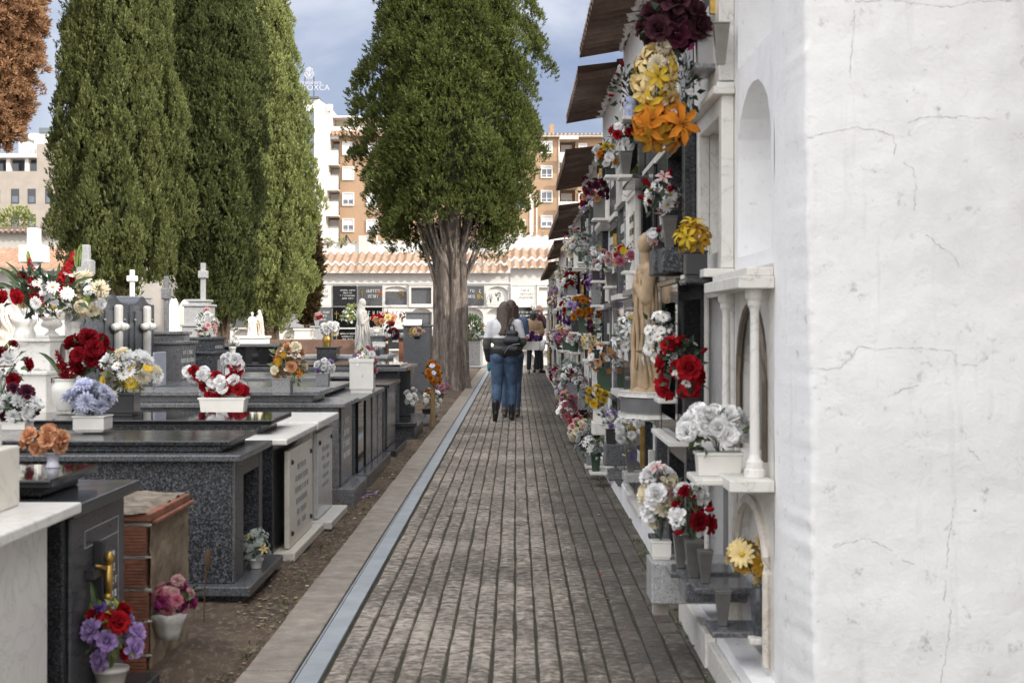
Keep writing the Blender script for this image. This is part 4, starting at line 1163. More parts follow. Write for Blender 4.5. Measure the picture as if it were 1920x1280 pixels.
for i in range(31):
    for j in range(15):
        x = -2.9+1.515*i/30; y = 5.3+.66*j/14; vs.append((x, y, .632+.014*mnoise.noise((x*12, y*12, 1))+.01*mnoise.noise((x*40, y*40, 3)) - (.012 if j in (0,14) or i == 30 else 0)))
for i in range(30):
    for j in range(14): fs.append((i*15+j, (i+1)*15+j, (i+1)*15+j+1, i*15+j+1))
mb.add(vs, fs); mb.build('concrete_cap', M('lichened_concrete', (.2,.165,.125), .95, .6, 16, .9, 60), t)
# dark speckled tomb with open front niche
t = thing('tomb', 'large dark speckled granite tomb with an open black niche in front', 'tomb', (-1.37, 7.2, 0), 0, 'raised tombs in a row facing the path')
boxp('base_slab', G_MID, t, -3.7, -1.265, 6.76, 7.72, .032, .078); boxp('footing', G_DARKSP, t, -3.65, -1.3, 6.82, 7.66, -.12, .0315)
mb = MB(); xf = -1.37
mb.box(-3.65, -1.66, 6.85, 7.62, .0785, .668); mb.box(-1.6595, xf, 6.85, 7.1, .0785, .668); mb.box(-1.6595, xf, 7.52, 7.62, .0785, .668); mb.box(-1.6595, xf, 7.1005, 7.5195, .57, .668)
mb.build('body', G_DARKSP, t, .003)
boxp('corner_strip', G_MID, t, -1.369, -1.362, 6.848, 6.9, .079, .667); boxp('front_panel', SLATE, t, -1.3695, -1.36, 6.905, 7.095, .079, .667); boxp('front_panel', SLATE, t, -1.3695, -1.36, 7.525, 7.618, .079, .667); boxp('front_panel', SLATE, t, -1.3695, -1.361, 7.0955, 7.5245, .575, .666)
boxp('niche_back', G_BLACK, t, -1.659, -1.65, 7.102, 7.518, .08, .568)
boxp('top_slab', G_MID, t, -3.7, -1.317, 6.795, 7.69, .6685, .70)
boxp('plinth_slab', G_DARKSP, t, -3.6, -1.44, 6.95, 7.56, .7005, .735); boxp('upper_slab', G_DARK, t, -3.6, -1.387, 6.9, 7.6, .7355, .76)
# marble topped tomb with leaning plaque
t = thing('tomb', 'black granite tomb with white marble ledge and a cream plaque leaning on it', 'tomb', (-1.36, 8.5, 0), 0, 'raised tombs in a row facing the path')
boxp('base_slab', MARB2, t, -3.5, -1.245, 8.0, 9.2, -.01, .04); boxp('body', G_DARK, t, -3.65, -1.36, 7.95, 9.03, .0405, .652)
boxp('top_slab', MARB, t, -3.7, -1.272, 7.9, 9.1, .6525, .687, .008); boxp('upper_block', G_DARKSP, t, -3.6, -1.49, 8.28, 8.86, .6875, .74); boxp('upper_slab', G_BLACK, t, -3.6, -1.413, 8.2, 8.95, .7405, .772)
pl = boxp('cream_plaque', MARB2, t, -1.325, -1.295, 8.12, 9.02, .045, .6, .004)
letters(map_front(-1.295), pl, 8.3, 8.85, .5, .1, 6, .0005, LETG)
for y in (8.2, 8.94):
    for z in (.12, .53):
        k = MB(); k.ell((-1.292, y, z), (.012,.016,.016), 8, 5); k.build('fixing_stud', IRON, pl)
# white marble tomb
t = thing('tomb', 'white marble tomb with thick overhanging marble slab and grey veined front', 'tomb', (-1.33, 9.7, 0), 0, 'raised tombs in a row facing the path')
boxp('base_slab', MARB, t, -3.6, -1.2, 9.25, 10.12, -.01, .04); boxp('body', MARBW, t, -3.6, -1.335, 9.22, 10.1, .0405, .645); boxp('top_slab', MARB, t, -3.7, -1.272, 9.15, 10.2, .6455, .694, .008)
pl = boxp('front_plaque', marble('grey_veined_marble', (.5,.5,.5), (.3,.3,.3), .2), t, -1.334, -1.3, 9.33, 10.05, .045, .61); letters(map_front(-1.3), pl, 9.45, 9.95, .5, .2, 5, .0005, LETG)
for y in (9.4, 9.98):
    k = MB(); k.ell((-1.297, y, .54), (.01,.016,.016), 8, 5); k.build('fixing_stud', IRON, pl)
# grey granite tomb
t = tomb('pale grey granite tomb with polished lettered end, behind the white marble one', 10.62, 11.42, .735, -1.33, G_GREY, G_GREY, .06, .035, (.1, .13), -3.6, [(0, .05, .2, .06, G_GREY), (.05, .085, .14, .02, G_GREY)])
fp = boxp('front_panel', G_MID, t, -1.3295, -1.318, 10.72, 11.4, .105, .69); letters(map_front(-1.318), fp, 10.8, 11.3, .6, .25, 4, .0005)
# twin tomb with recessed dark doors
t = tomb('twin grey and dark granite tomb with tall recessed polished doors', 11.7, 13.7, .715, -1.33, G_MID, G_MID, .06, .035, (.09, .12), -3.4, [(0, .03, .3, .1, G_DARK), (.03, .06, .24, .05, G_MID)])
for i, y in enumerate((11.8, 12.35, 12.85, 13.3)):
    boxp('door', (G_BLACK, G_DARK, G_MID, G_GREY)[i], t, -1.3295, -1.31+.006*i, y, y+.4, .095, .67)
t = tomb('dark granite tomb with slim post corner and small foot slab', 14.25, 15.55, .72, -1.33, G_DARKSP, G_DARK, .06, .035, (.06, .13), -3.3, [(0,.05,.25,.08,G_DARK), (.05,.08,.2,.04,G_MID)])
boxp('front_panel', G_MID, t, -1.3295, -1.315, 14.5, 15.45, .065, .68)
t = thing('tomb', 'dark granite tomb with deep open porch and grey corner post', 'tomb', (-1.35, 17.3, 0), 0, 'raised tombs in a row facing the path')
boxp('base_slab', G_DARK, t, -3.4, -1.14, 16.3, 17.9, .14, .19); boxp('footing', G_DARKSP, t, -3.4, -1.17, 16.35, 17.85, -.1, .1395); boxp('body', G_DARKSP, t, -3.4, -1.75, 16.4, 18.1, .1905, .78); boxp('top_slab', G_MID, t, -3.5, -1.25, 16.2, 17.4, .7805, .83); boxp('top_slab', G_BLACK, t, -3.5, -1.33, 16.25, 17.35, .8305, .86)
boxp('corner_post', G_DARKSP, t, -1.74, -1.36, 16.4, 16.55, .1905, .78); boxp('corner_post', G_MID, t, -1.74, -1.3, 17.5, 18.1, .1905, .78); boxp('post_cap', G_DARK, t, -1.78, -1.26, 17.45, 18.15, .7805, .82)
t = tomb('low grey granite tomb ending just before the cypress trunk', 18.7, 20.6, .62, -1.6, G_GREY, G_MID, .05, .04, (.03, .45), -3.4, None)
t = tomb('long pale granite tomb with brown panel along its top', 21.6, 23.2, .84, -2.0, G_PALE, G_PALE, .05, .05, (.08, .1), -4.4, None)
boxp('brown_panel', M('brown_stone', (.13,.07,.045), .5, .3, 8), t, -4.2, -2.05, 22.6, 22.9, .8405, 1.07)
t = thing('brick_tomb', 'red brick tomb end hidden behind the cypress trunk', 'tomb', (-1.5, 32, 0)); boxp('body', M('red_brick', (.22,.09,.05), .85, .3, 12, .3), t, -2.6, -1.42, 31.5, 33.2, -.1, 1.0); boxp('front_panel', G_PALE, t, -1.4195, -1.36, 31.52, 33.1, -.05, .99); boxp('top_slab', G_MID, t, -2.65, -1.32, 31.4, 33.3, 1.0005, 1.05)
t = tomb('slim grey tomb beyond the brick one beside the path', 34.2, 35.4, .95, -1.42, G_MID, G_MID, .05, .04, (.1,.15), -2.6, None)
t = thing('tomb', 'blue grey granite tomb with two panels below the far niche wall', 'tomb', (-1.2, 43, 0)); boxp('body', G_PALE, t, -2.3, -1.02, 42.6, 43.8, -.05, .86); boxp('front_panel', G_GREY, t, -2.0, -1.08, 42.58, 42.5995, .08, .84); boxp('top_slab', G_MID, t, -2.35, -.98, 42.5, 43.9, .8605, .92); boxp('base_slab', G_MID, t, -2.4, -.95, 42.4, 43.9, -.06, .03)
# tombs further left in the rows behind
t = tomb('grey granite tomb with stepped edges across the middle rows', 13.9, 14.2, .8, -1.9, G_GREY, G_GREY, .05, .05, (.06,.1), -3.5, None, group=None)
t = thing('tomb', 'long grey tomb carrying a dark lidded box tomb', 'tomb', (-3.2, 18.9, 0)); boxp('body', G_GREY, t, -4.2, -2.25, 18.6, 20.0, -.05, .69); boxp('top_slab', G_PALE, t, -4.25, -2.2, 18.5, 20.1, .6905, .78); boxp('lid_box', G_BLACK, t, -3.85, -3.2, 18.7, 19.7, .7805, 1.02); boxp('lid', G_MID, t, -3.95, -3.15, 18.65, 19.75, 1.0205, 1.06); boxp('step', G_GREY, t, -4.3, -2.15, 18.4, 18.6-.0005, -.05, .55)
# ---------------------------------------------------------------- headstones, crosses, statues behind
def cross_obj(label, px, ptop, pbot, D, w, arm, m, parent_block=None, group=None, facing='x', step=True, armw=None):
    """standing stone cross seen mostly from its edge, face turned to the path"""
    s = D/FPX; x = (px-VX)*s; zt = H-(ptop-VY)*s; zb = H-(pbot-VY)*s
    t = thing('stone_cross', label, 'cross', (x, D, zb), 0, group)
    hw = w*s/2; aw = arm*s/2; hh = (zt-zb); aw2 = (armw or w*1.1)*s/2
    mb = MB(); mb.box(x-hw, x+hw, D-hw, D+hw, zb, zt); mb.build('shaft', m, t, .008)
    mb = MB(); za = zt-hh*.4; zc = za+hh*.2
    mb.box(x-aw, x-hw-.0005, D-aw2, D+aw2, za, zc); mb.box(x+hw+.0005, x+aw, D-aw2, D+aw2, za, zc); mb.box(x-aw*.96, x+aw*.96, D-aw2*1.9, D-hw-.0005, za+.004, zc-.004); mb.box(x-aw*.96, x+aw*.96, D+hw+.0005, D+aw2*1.9, za+.004, zc-.004); mb.build('arm', m, t, .008)
    if step:
        mb = MB(); mb.box(x-hw*1.9, x+hw*1.9, D-hw*1.9, D+hw*1.9, zb-.1, zb-.0005); mb.build('foot', m, t, .006)
    return t
def pedestal(label, px, D, tiers, m, depth=.5, name='headstone', cat='headstone', text=None, group=None, textm=LETW):
    """tiers: (px0, px1, ytop, ybot) boxes stacked, face towards the path"""
    s = D/FPX; t = thing(name, label, cat, ((px-VX)*s, D, 0), 0, group)
    prev = None
    for i, (a, b, y0, y1) in enumerate(sorted(tiers, key=lambda q: -q[3])):
        x0, x1 = (a-VX)*s, (b-VX)*s; z0, z1 = H-(y1-VY)*s, H-(y0-VY)*s
        if i == 0: z0 = min(z0, .0)-.05
        d = depth*(1-.1*i)
        o = boxp('block', m, t, x0, x1, D-d*.5, D+d*.5, z0+.0005, z1, .006)
        boxp('cap', m, o, x0-.02, x1+.02, D-d*.5-.02, D+d*.5+.02, z1+.0005, z1+.03, .006)
        if text and i in text:
            letters(map_front(x1), o, D-d*.42, D+d*.42, z1-.06, z0+.06 if i else max(z0+.1, z1-.45), text[i], .0005, textm)
    return t
G_SLATEBLUE = granite('blue_grey_granite', (.05,.056,.066), (.14,.15,.165), (.02,.022,.025), .25)
G_CROSS = M('pale_cross_stone', (.52,.51,.48), .6, .12, 14)
def twin_stones():
    for i, (y0, y1, lab) in enumerate(((11.75, 12.62, 'dark granite headstone with white cross and rounded top, nearer of the pair'), (12.7, 13.55, 'dark granite headstone with white cross and rounded top, farther of the pair'))):
        x = -3.45
        t = thing('headstone', lab, 'headstone', (x, (y0+y1)/2, .7), 0, 'pair of dark headstones with white crosses')
        n = 18; out = [(y0, .0), (y1, .0)] + [(y1-(y1-y0)*k/n, 1.5 + (.075*math.exp(-((k/n-.5)/.18)**2)) ) for k in range(n+1)]
        mb = MB(); mb.prism(out, x-.24, x, axis='x'); mb.build('slab', G_SLATEBLUE, t, .004)
        yc = (y0+y1)/2
        boxp('front_panel', G_SLATEBLUE, t, x+.0005, x+.012, yc-.28, yc+.28, .75, 1.44)
        mb = MB(); mb.box(x+.0125, x+.075, yc-.045, yc+.045, .88, 1.49); b = mb.build('cross', G_CROSS, t, .02)
        mb = MB(); mb.tube([(x+.06, yc-.19, 1.3), (x+.06, yc-.06, 1.3)], [.03,.036], 12); mb.tube([(x+.06, yc+.06, 1.3), (x+.06, yc+.19, 1.3)], [.036,.03], 12); mb.ell((x+.06, yc, 1.3), (.05,.07,.042), 12, 8); mb.build('cross_arm', G_CROSS, b, smooth=True)
        for q in (-.3, .3):
            k = MB(); k.ell((x+.016, yc+q, 1.36), (.01,.03,.012), 8, 5); k.build('stud', STEEL, t)
twin_stones()
boxp_ = tomb('dark twin tomb below the two cross headstones', 11.7, 13.6, .78, -3.2, G_DARK, G_MID, .1, .05, None, -5.2, None, group=None)
pl = thing('memorial_plaque', 'small pale photo plaque leaning against the farther dark headstone', 'plaque', (-3.0, 12.6, .8)); boxp('plate', M('blue_grey_plate', (.36,.38,.44), .4, .15), pl, -3.12, -3.1, 12.2, 12.6, .781, 1.08)
pedestal('grey granite headstone with white lettering, tall cross above it', 335, 14.0, [(300,352,645,720),(301,342,627,644)], G_GREY, .7, text={0: 5, 1: 1})
cross_obj('slender grey granite cross on the lettered grey headstone', 312, 518, 626, 14.0, 9, 16, G_GREY)
pedestal('stepped dark granite block with big white letters, flower vases on top', 390, 15.2, [(360,415,663,700),(366,410,637,662)], G_DARKSP, .7, text={0: 1, 1: 1})
pedestal('pale stone pedestal with pointed cap behind the dark stepped block', 375, 17.5, [(350,398,612,700),(353,396,575,611),(360,390,566,574)], G_PALE, .5)
cross_obj('tall pale stone cross above the dark stepped block', 381, 493, 565, 17.5, 9, 17, G_PALE)
cross_obj('large white stepped marble cross at the left in front of the red roof', 64, 428, 590, 15, 21, 46, STATUE_WHITE)
cross_obj('white marble cross with hanging figure behind the white chrysanthemums', 161, 459, 600, 13.5, 15, 28, G_PALE)
cross_obj('short white cross above the twin dark headstones', 248, 506, 560, 20, 8, 18, STATUE_WHITE)
pedestal('pale granite headstone behind the tall vases at left', 172, 13.5, [(120,205,640,720),(135,192,600,640)], G_PALE, .5, text={1: 2}, textm=LETG)
pedestal('plain stone under the short white cross behind the twin headstones', 250, 20, [(225,275,560,660)], G_PALE, .5)
def round_stone(label, px0, px1, y0, y1, D, m):
    s = D/FPX; x0, x1 = (px0-VX)*s, (px1-VX)*s; zt = H-(y0-VY)*s
    t = thing('headstone', label, 'headstone', (x0, D, 0), 0, 'white curved headstones by the trunks')
    n = 14; out = [(x0, -.05), (x1, -.05)] + [(x1-(x1-x0)*k/n, zt - .35*(1-math.sin(math.pi*min(1, max(0, (k/n)))**.8))*(.6)) for k in range(n+1)]
    mb = MB(); mb.prism(out, D-.1, D+.1); mb.build('slab', m, t, .006)
round_stone('bright white curved headstone beside the slender grey cross', 318, 332, 560, 660, 20, STATUE_WHITE)
round_stone('cream curved headstone with sloping shoulder left of the pale pedestal', 333, 362, 562, 660, 20.5, MARB2)
def white_monument():
    D = 9.7; s = D/FPX; X = lambda px: (px-VX)*s; Z = lambda py: H-(py-VY)*s
    t = thing('headstone', 'white marble stepped monument with oval photo, between the tall urns', 'headstone', (X(90), D, Z(760)))
    a = boxp('block', MARB, t, X(30), X(112), D-.28, D+.28, .695, Z(700)); boxp('cap', MARB, a, X(25), X(116), D-.31, D+.31, Z(700)+.0005, Z(693))
    b = boxp('block', MARB, t, X(45), X(112), D-.2, D+.25, Z(693)+.0005, Z(640)); boxp('cap', MARB, b, X(42), X(114), D-.23, D+.27, Z(640)+.0005, Z(634)); boxp('step', MARB, b, X(46), X(105), D-.15, D+.2, Z(634)+.0005, Z(629))
    k = MB(); k.ell((X(112)+.004, D+.05, Z(663)), (.006,.06,.075), 14, 8); k.build('photo_oval', M('dark_photo', (.1,.08,.075), .3, .3, 20), b, smooth=True)
    letters(map_front(X(112)), a, D-.22, D+.22, Z(706), Z(745), 2, .0005, LETB)
    mb = MB(); mb.lathe((X(70), D-.18, Z(762)), [(.06,0),(.06,.02),(.035,.04),(.05,.12),(.035,.17),(.06,.19),(.06,.21)], 14); mb.build('balustrade_leg', MARB, t)
white_monument()
def statue(label, D, px, ptop, pbot, m, turn=0, hood=False, pray=True, lean=0, cat='statue', width=1.0):
    """robed standing figure as one continuous carved stone"""
    s = D/FPX; x = (px-VX)*s; zb = H-(pbot-VY)*s; h = (pbot-ptop)*s
    t = thing('statue', label, cat, (x, D, zb), 0)
    q = lambda a, b, c: Vector((x, D, zb)) + Quaternion((0,0,1), turn) @ Vector((a*h*width, b*h*width, c*h))
    pr = [('c', q(0,0,.02), .115*h*width, q(0,0,.45), .1*h*width), ('c', q(0,0,.45), .1*h*width, q(0,.005,.74), .105*h*width), ('c', q(-.09,0,.76), .05*h, q(.09,0,.76), .05*h), ('c', q(0,0,.78), .04*h, q(0,-.01,.86), .035*h), ('e', q(0,-.015,.925), (.048*h,.055*h,.07*h)), ('e', q(0,-.065,.918), (.012*h,.014*h,.016*h))]
    if hood: pr += [('e', q(0,.012,.93), (.062*h,.06*h,.078*h)), ('c', q(0,.03,.9), .06*h, q(0,.05,.7), .09*h)]
    else: pr += [('e', q(0,.012,.945), (.053*h,.055*h,.06*h))]
    if pray:
        for sx in (-1, 1): pr += [('c', q(.12*sx,0,.73), .042*h, q(.12*sx,-.05,.57), .04*h), ('c', q(.12*sx,-.05,.57), .042*h, q(.012*sx,-.13,.66), .022*h)]
        pr += [('c', q(0,-.13,.65), .022*h, q(0,-.125,.73), .012*h)]
    else:
        pr += [('c', q(-.12,0,.73), .045*h, q(-.12,-.05,.55), .042*h), ('c', q(-.12,-.05,.55), .042*h, q(.02,-.12,.6), .025*h), ('c', q(.12,0,.73), .045*h, q(.13,-.02,.5), .04*h), ('c', q(.13,-.02,.5), .04*h, q(.12,-.06,.4), .024*h)]
    nt_, nz_ = 72, 44; lv = []; lf = []
    for j in range(nz_+1):
        z = .72*j/nz_
        pr_ = .165 - .055*min(1, z/.5) + .012*math.sin(z*9)
        for i in range(nt_):
            th = 2*math.pi*i/nt_
            fo = abs(math.sin(2.5*th + 2.2*z + .8*math.sin(3*z+th))); f2 = abs(math.sin(5.5*th - 3*z))
            rr_ = pr_*(.66 + .42*fo*(1-.5*z) + .14*f2)
            lv.append(q(rr_*math.cos(th), rr_*math.sin(th), z))
    for j in range(nz_):
        for i in range(nt_): lf.append((j*nt_+i, j*nt_+(i+1)%nt_, (j+1)*nt_+(i+1)%nt_, (j+1)*nt_+i))
    lf.append(tuple(range(nt_-1,-1,-1))); lf.append(tuple(nz_*nt_+i for i in range(nt_)))
    pr = [p for p in pr if not (p[0] == 'c' and p[2] > .095*h*width and p[2] == .115*h*width)]
    pr.append(('m', lv, lf))
    for k in range(0):   # robe folds
        a = -math.pi + k*2*math.pi/9 + .2
        pr.append(('c', q(.125*math.cos(a), .125*math.sin(a), .01), .03*h*width**.3, q(.105*math.cos(a+.12), .088*math.sin(a+.12), .58+.1*math.sin(k*2)), .02*h))
    for k in range(0):   # mantle folds slanting across the front and side
        a0 = -2.6 + k*.55; a1 = a0 + .75
        pr.append(('c', q(.13*math.cos(a0), .13*math.sin(a0), .66-.02*k), .021*h*width**.4, q(.145*math.cos(a1), .145*math.sin(a1), .16+.05*(k%3)), .016*h*width**.4))
    pr.append(('c', q(.1,-.05,.62), .03*h, q(-.04,-.105,.3), .02*h)); pr.append(('c', q(.11,-.02,.55), .03*h, q(.06,-.1,.16), .02*h))
    blob('figure', pr, m, t, h*.0065, 0)
    dm = MB()
    for k_ in range(13):   # hanging folds of the mantle
        a0 = 2*math.pi*k_/13; ln_ = []
        for f_ in np.linspace(0, 1, 9):
            aa = a0 + .5*f_ + .12*math.sin(7*f_+k_); zz_ = .7 - .66*f_*(1-.12*(k_ % 3)); rr_ = (.112 + .06*f_)*(1+.05*math.sin(9*f_+k_))
            ln_.append(q(rr_*math.cos(aa), rr_*math.sin(aa), zz_))
        dm.tube(ln_, [h*width*(.008+.018*math.sin(math.pi*min(.98, f_*.9+.06))) for f_ in np.linspace(0, 1, 9)], 7)
    dm.build('drapery', m, t, smooth=True)
    mb = MB(); mb.lathe((x, D, zb-.03*h), [(.2*h*width, 0), (.2*h*width, .02*h), (.16*h*width, .045*h)], 14); mb.build('base', m, t)
    return t
# ---------------------------------------------------------------- cypresses
BARK = None
def bark_mat(name, a, b, c):
    t = NT(name); co = t.coord('Object', (5, 5, .8))
    n = t.noise(co, 5, 8, .7, .6)
    t.col(t.ramp(n, [(.3, a), (.5, b), (.7, c)])); t.b.inputs['Roughness'].default_value = .95
    t.bump(t.mix(.4, n, t.noise(t.coord('Object', (12,12,1.2)), 9, 6, .7)), 1.0, .03); return t.m
BARK = bark_mat('cypress_bark', (.045,.034,.027), (.16,.13,.108), (.34,.3,.26))
BARK2 = bark_mat('brown_bark', (.04,.026,.018), (.11,.075,.052), (.2,.15,.11))
def spray_templates(n=8, leaves=12, wide=.42):
    T = []
    rr = random.Random(11)
    for i in range(n):
        vs = []
        for k in range(leaves):
            a = rr.uniform(0, 6.283); h = rr.uniform(0, .72)
            r0 = .1*rr.random(); tilt = rr.uniform(.12, .8)*(1-h*.5)
            L = rr.uniform(.22, .46); w = rr.uniform(.05, .1)
            p = np.array([r0*math.cos(a), r0*math.sin(a), h])
            d = np.array([math.cos(a)*math.sin(tilt)*wide/.42, math.sin(a)*math.sin(tilt)*wide/.42, math.cos(tilt)])
            s = np.array([-math.sin(a), math.cos(a), 0])*w + np.array([0,0,1])*rr.uniform(-.03,.03)
            vs += [p, p+d*L*.5+s, p+d*L, p+d*L*.5-s]
        T.append(np.array(vs))
    return T
TPL = spray_templates(); TPLW = spray_templates(8, 12, .8)
def cypress(label, base, prof, nclump, nspray, mat, bark, lobe=(.34, .62), spray=.3, seed=1, trunk=None, lump=.16, upw=.9, templ=None, name='cypress_tree', cat='tree', group=None, hull_m=None, wind=0, flute=.13, lift=0):
    """prof: list of (z, radius); clumps of upright scale-leaf sprays over an uneven crown"""
    rg = np.random.default_rng(seed); rr = random.Random(seed)
    bx, by = base
    t = thing(name, label, cat, (bx, by, 0), 0, group)
    zs = np.array([p[0] for p in prof]); rs = np.array([p[1] for p in prof])
    Rz = lambda z: np.interp(z, zs, rs)
    z0, z1 = zs[0], zs[-1]
    # clump centres, area weighted
    cl = []
    zz = np.linspace(z0, z1, 200); wgt = Rz(zz)+.1; cdf = np.cumsum(wgt)/wgt.sum()
    for k in range(nclump):
        z = float(np.interp((k+rr.random())/nclump, cdf, zz)); a = (k*2.399963 + rr.uniform(-.5,.5)) % 6.2832
        r = float(Rz(z))*rr.uniform(.92, 1.06)*(1 + lump*mnoise.noise((math.cos(a)*1.4+seed, math.sin(a)*1.4, z*.8)) + lump*.6*mnoise.noise((math.cos(a)*3+seed, math.sin(a)*3, z*2.2)))
        r *= 1 + flute*2.2*mnoise.noise((math.cos(a)*3.4+seed*2, math.sin(a)*3.4, z*.55+seed))
        if lift and z < z0 + lift*max(0, math.cos(a+math.pi/2))**.6: continue
        s = rr.uniform(.62, 1.4)
        cl.append((a, z, r, s))
    P0 = []; DIR = []; SZ = []; TI = []
    for a, z, r, s in cl:
        lr, lz = lobe[0]*s, lobe[1]*s
        lr = min(lr, max(.12, r*.8))
        c = np.array([math.cos(a)*(r-lr*.75), math.sin(a)*(r-lr*.75), z])
        out = np.array([math.cos(a), math.sin(a), 0.])
        d = rg.normal(size=(nspray, 3)); d /= np.linalg.norm(d, axis=1)[:, None]
        d[:, 2] = np.where(d[:, 2] < -.3, -d[:, 2]*.6, d[:, 2])
        inward = d @ out
        d = np.where((inward < -.35)[:, None], d - 2*inward[:, None]*out, d)
        tap = 1 - .72*np.clip(d[:, 2], 0, 1)**1.3
        p = c + d*np.array([lr, lr, lz])*np.stack([tap, tap, np.ones(nspray)], 1)*rg.uniform(.82, 1.04, (nspray, 1))
        dd = d*.75 + np.array([0,0,upw]) + rg.normal(size=(nspray,3))*.22 + np.array([wind, 0, 0])
        dd /= np.linalg.norm(dd, axis=1)[:, None]
        P0.append(p); DIR.append(dd); SZ.append(spray*rg.uniform(.6, 1.2, nspray)*(.75+.25*s)); TI.append(np.clip(rg.normal(.38, .2, nspray)+rr.uniform(-.14,.14), 0, 1))
    # inner shell of shoots so that the hollows between clumps stay leafy
    nf_ = nclump*16
    zf = np.interp(rg.uniform(.02, .985, nf_), cdf, zz); af = rg.uniform(0, 6.2832, nf_)
    rf = np.maximum(.05, Rz(zf)*.80 - .08)*(1+rg.normal(size=nf_)*.05)
    if lift:
        kp = zf > z0 + .12 + (lift+.1)*np.clip(np.cos(af+math.pi/2), 0, 1)**.6; zf, af, rf = zf[kp], af[kp], rf[kp]; nf_ = len(zf)
    P0.append(np.stack([np.cos(af)*rf, np.sin(af)*rf, zf], 1)); dd = np.stack([np.cos(af)*.7, np.sin(af)*.7, np.full(nf_, upw)], 1) + rg.normal(size=(nf_,3))*.35
    DIR.append(dd/np.linalg.norm(dd, axis=1)[:, None]); SZ.append(spray*1.5*rg.uniform(.7, 1.2, nf_)); TI.append(np.clip(rg.normal(.3, .2, nf_), 0, 1))
    P0 = np.concatenate(P0); DIR = np.concatenate(DIR); SZ = np.concatenate(SZ); TI = np.concatenate(TI)
    n = len(P0); TP = templ or TPL
    ref = rg.normal(size=(n, 3)); X = np.cross(DIR, ref); X /= np.linalg.norm(X, axis=1)[:, None]; Y = np.cross(DIR, X)
    tid = rg.integers(0, len(TP), n)
    tv = np.stack(TP)[tid]  # n, V, 3
    V = tv.shape[1]
    co = (tv[:, :, 0:1]*X[:, None] + tv[:, :, 1:2]*Y[:, None] + tv[:, :, 2:3]*DIR[:, None])*SZ[:, None, None] + P0[:, None] - (DIR*SZ[:, None]*.35)[:, None]
    co = co.reshape(-1, 3); nv = len(co)
    me = bpy.data.meshes.new('crown'); me.vertices.add(nv); me.vertices.foreach_set('co', co.astype(np.float32).ravel())
    nf = nv//4; me.loops.add(nv); me.loops.foreach_set('vertex_index', np.arange(nv, dtype=np.int32)); me.polygons.add(nf)
    me.polygons.foreach_set('loop_start', np.arange(0, nv, 4, dtype=np.int32)); me.polygons.foreach_set('loop_total', np.full(nf, 4, dtype=np.int32))
    me.update(calc_edges=True)
    at = me.attributes.new('tint', 'FLOAT', 'POINT'); at.data.foreach_set('value', np.repeat(TI, V).astype(np.float32))
    me.materials.append(mat)
    link(bpy.data.objects.new('crown', me), t)
    # solid dark hull blocks see-through, the crown's inner shade put into its colour
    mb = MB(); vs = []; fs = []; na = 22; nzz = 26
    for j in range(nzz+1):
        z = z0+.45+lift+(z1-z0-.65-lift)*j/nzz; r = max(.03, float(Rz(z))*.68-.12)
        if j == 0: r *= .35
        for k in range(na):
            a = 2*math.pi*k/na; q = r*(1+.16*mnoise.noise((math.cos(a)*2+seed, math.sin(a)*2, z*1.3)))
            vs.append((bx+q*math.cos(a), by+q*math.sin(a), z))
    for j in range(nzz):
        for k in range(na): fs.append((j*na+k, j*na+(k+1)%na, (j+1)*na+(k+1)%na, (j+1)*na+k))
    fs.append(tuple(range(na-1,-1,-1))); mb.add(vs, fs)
    mb.build('crown_hull', hull_m or M('hull_shade', (.022,.03,.012), .95, .5, 14, 1.0, 24), t)
    tb = MB()
    for pts, rad in trunk: tb.tube([(bx+p[0], by+p[1], p[2]) for p in pts], rad, 10)
    if trunk:
        o = tb.build('trunk', bark, t, smooth=True)
        # flutes and knots
        for v in o.data.vertices:
            a = math.atan2(v.co.y, v.co.x); q = .045*mnoise.noise((math.cos(a)*5, math.sin(a)*5, v.co.z*.7)) + .02*mnoise.noise((v.co.x*14, v.co.y*14, v.co.z*1.5))
            v.co.x += q*math.cos(a); v.co.y += q*math.sin(a)
    return t
F_GREEN = foliage('cypress_green', (.06,.078,.024), (.25,.275,.095))
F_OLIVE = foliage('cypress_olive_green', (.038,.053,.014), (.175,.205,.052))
F_LIT = foliage('cypress_sunlit_green', (.12,.15,.05), (.46,.5,.19), 2)  # sunlight on the right-hand cypress is put into this lighter leaf colour
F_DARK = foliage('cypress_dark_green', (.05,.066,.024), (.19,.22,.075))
F_RUST = foliage('rusty_dry_foliage', (.2,.1,.05), (.5,.295,.155))
F_BRONZE = foliage('bronzed_foliage', (.035,.028,.012), (.15,.1,.04))
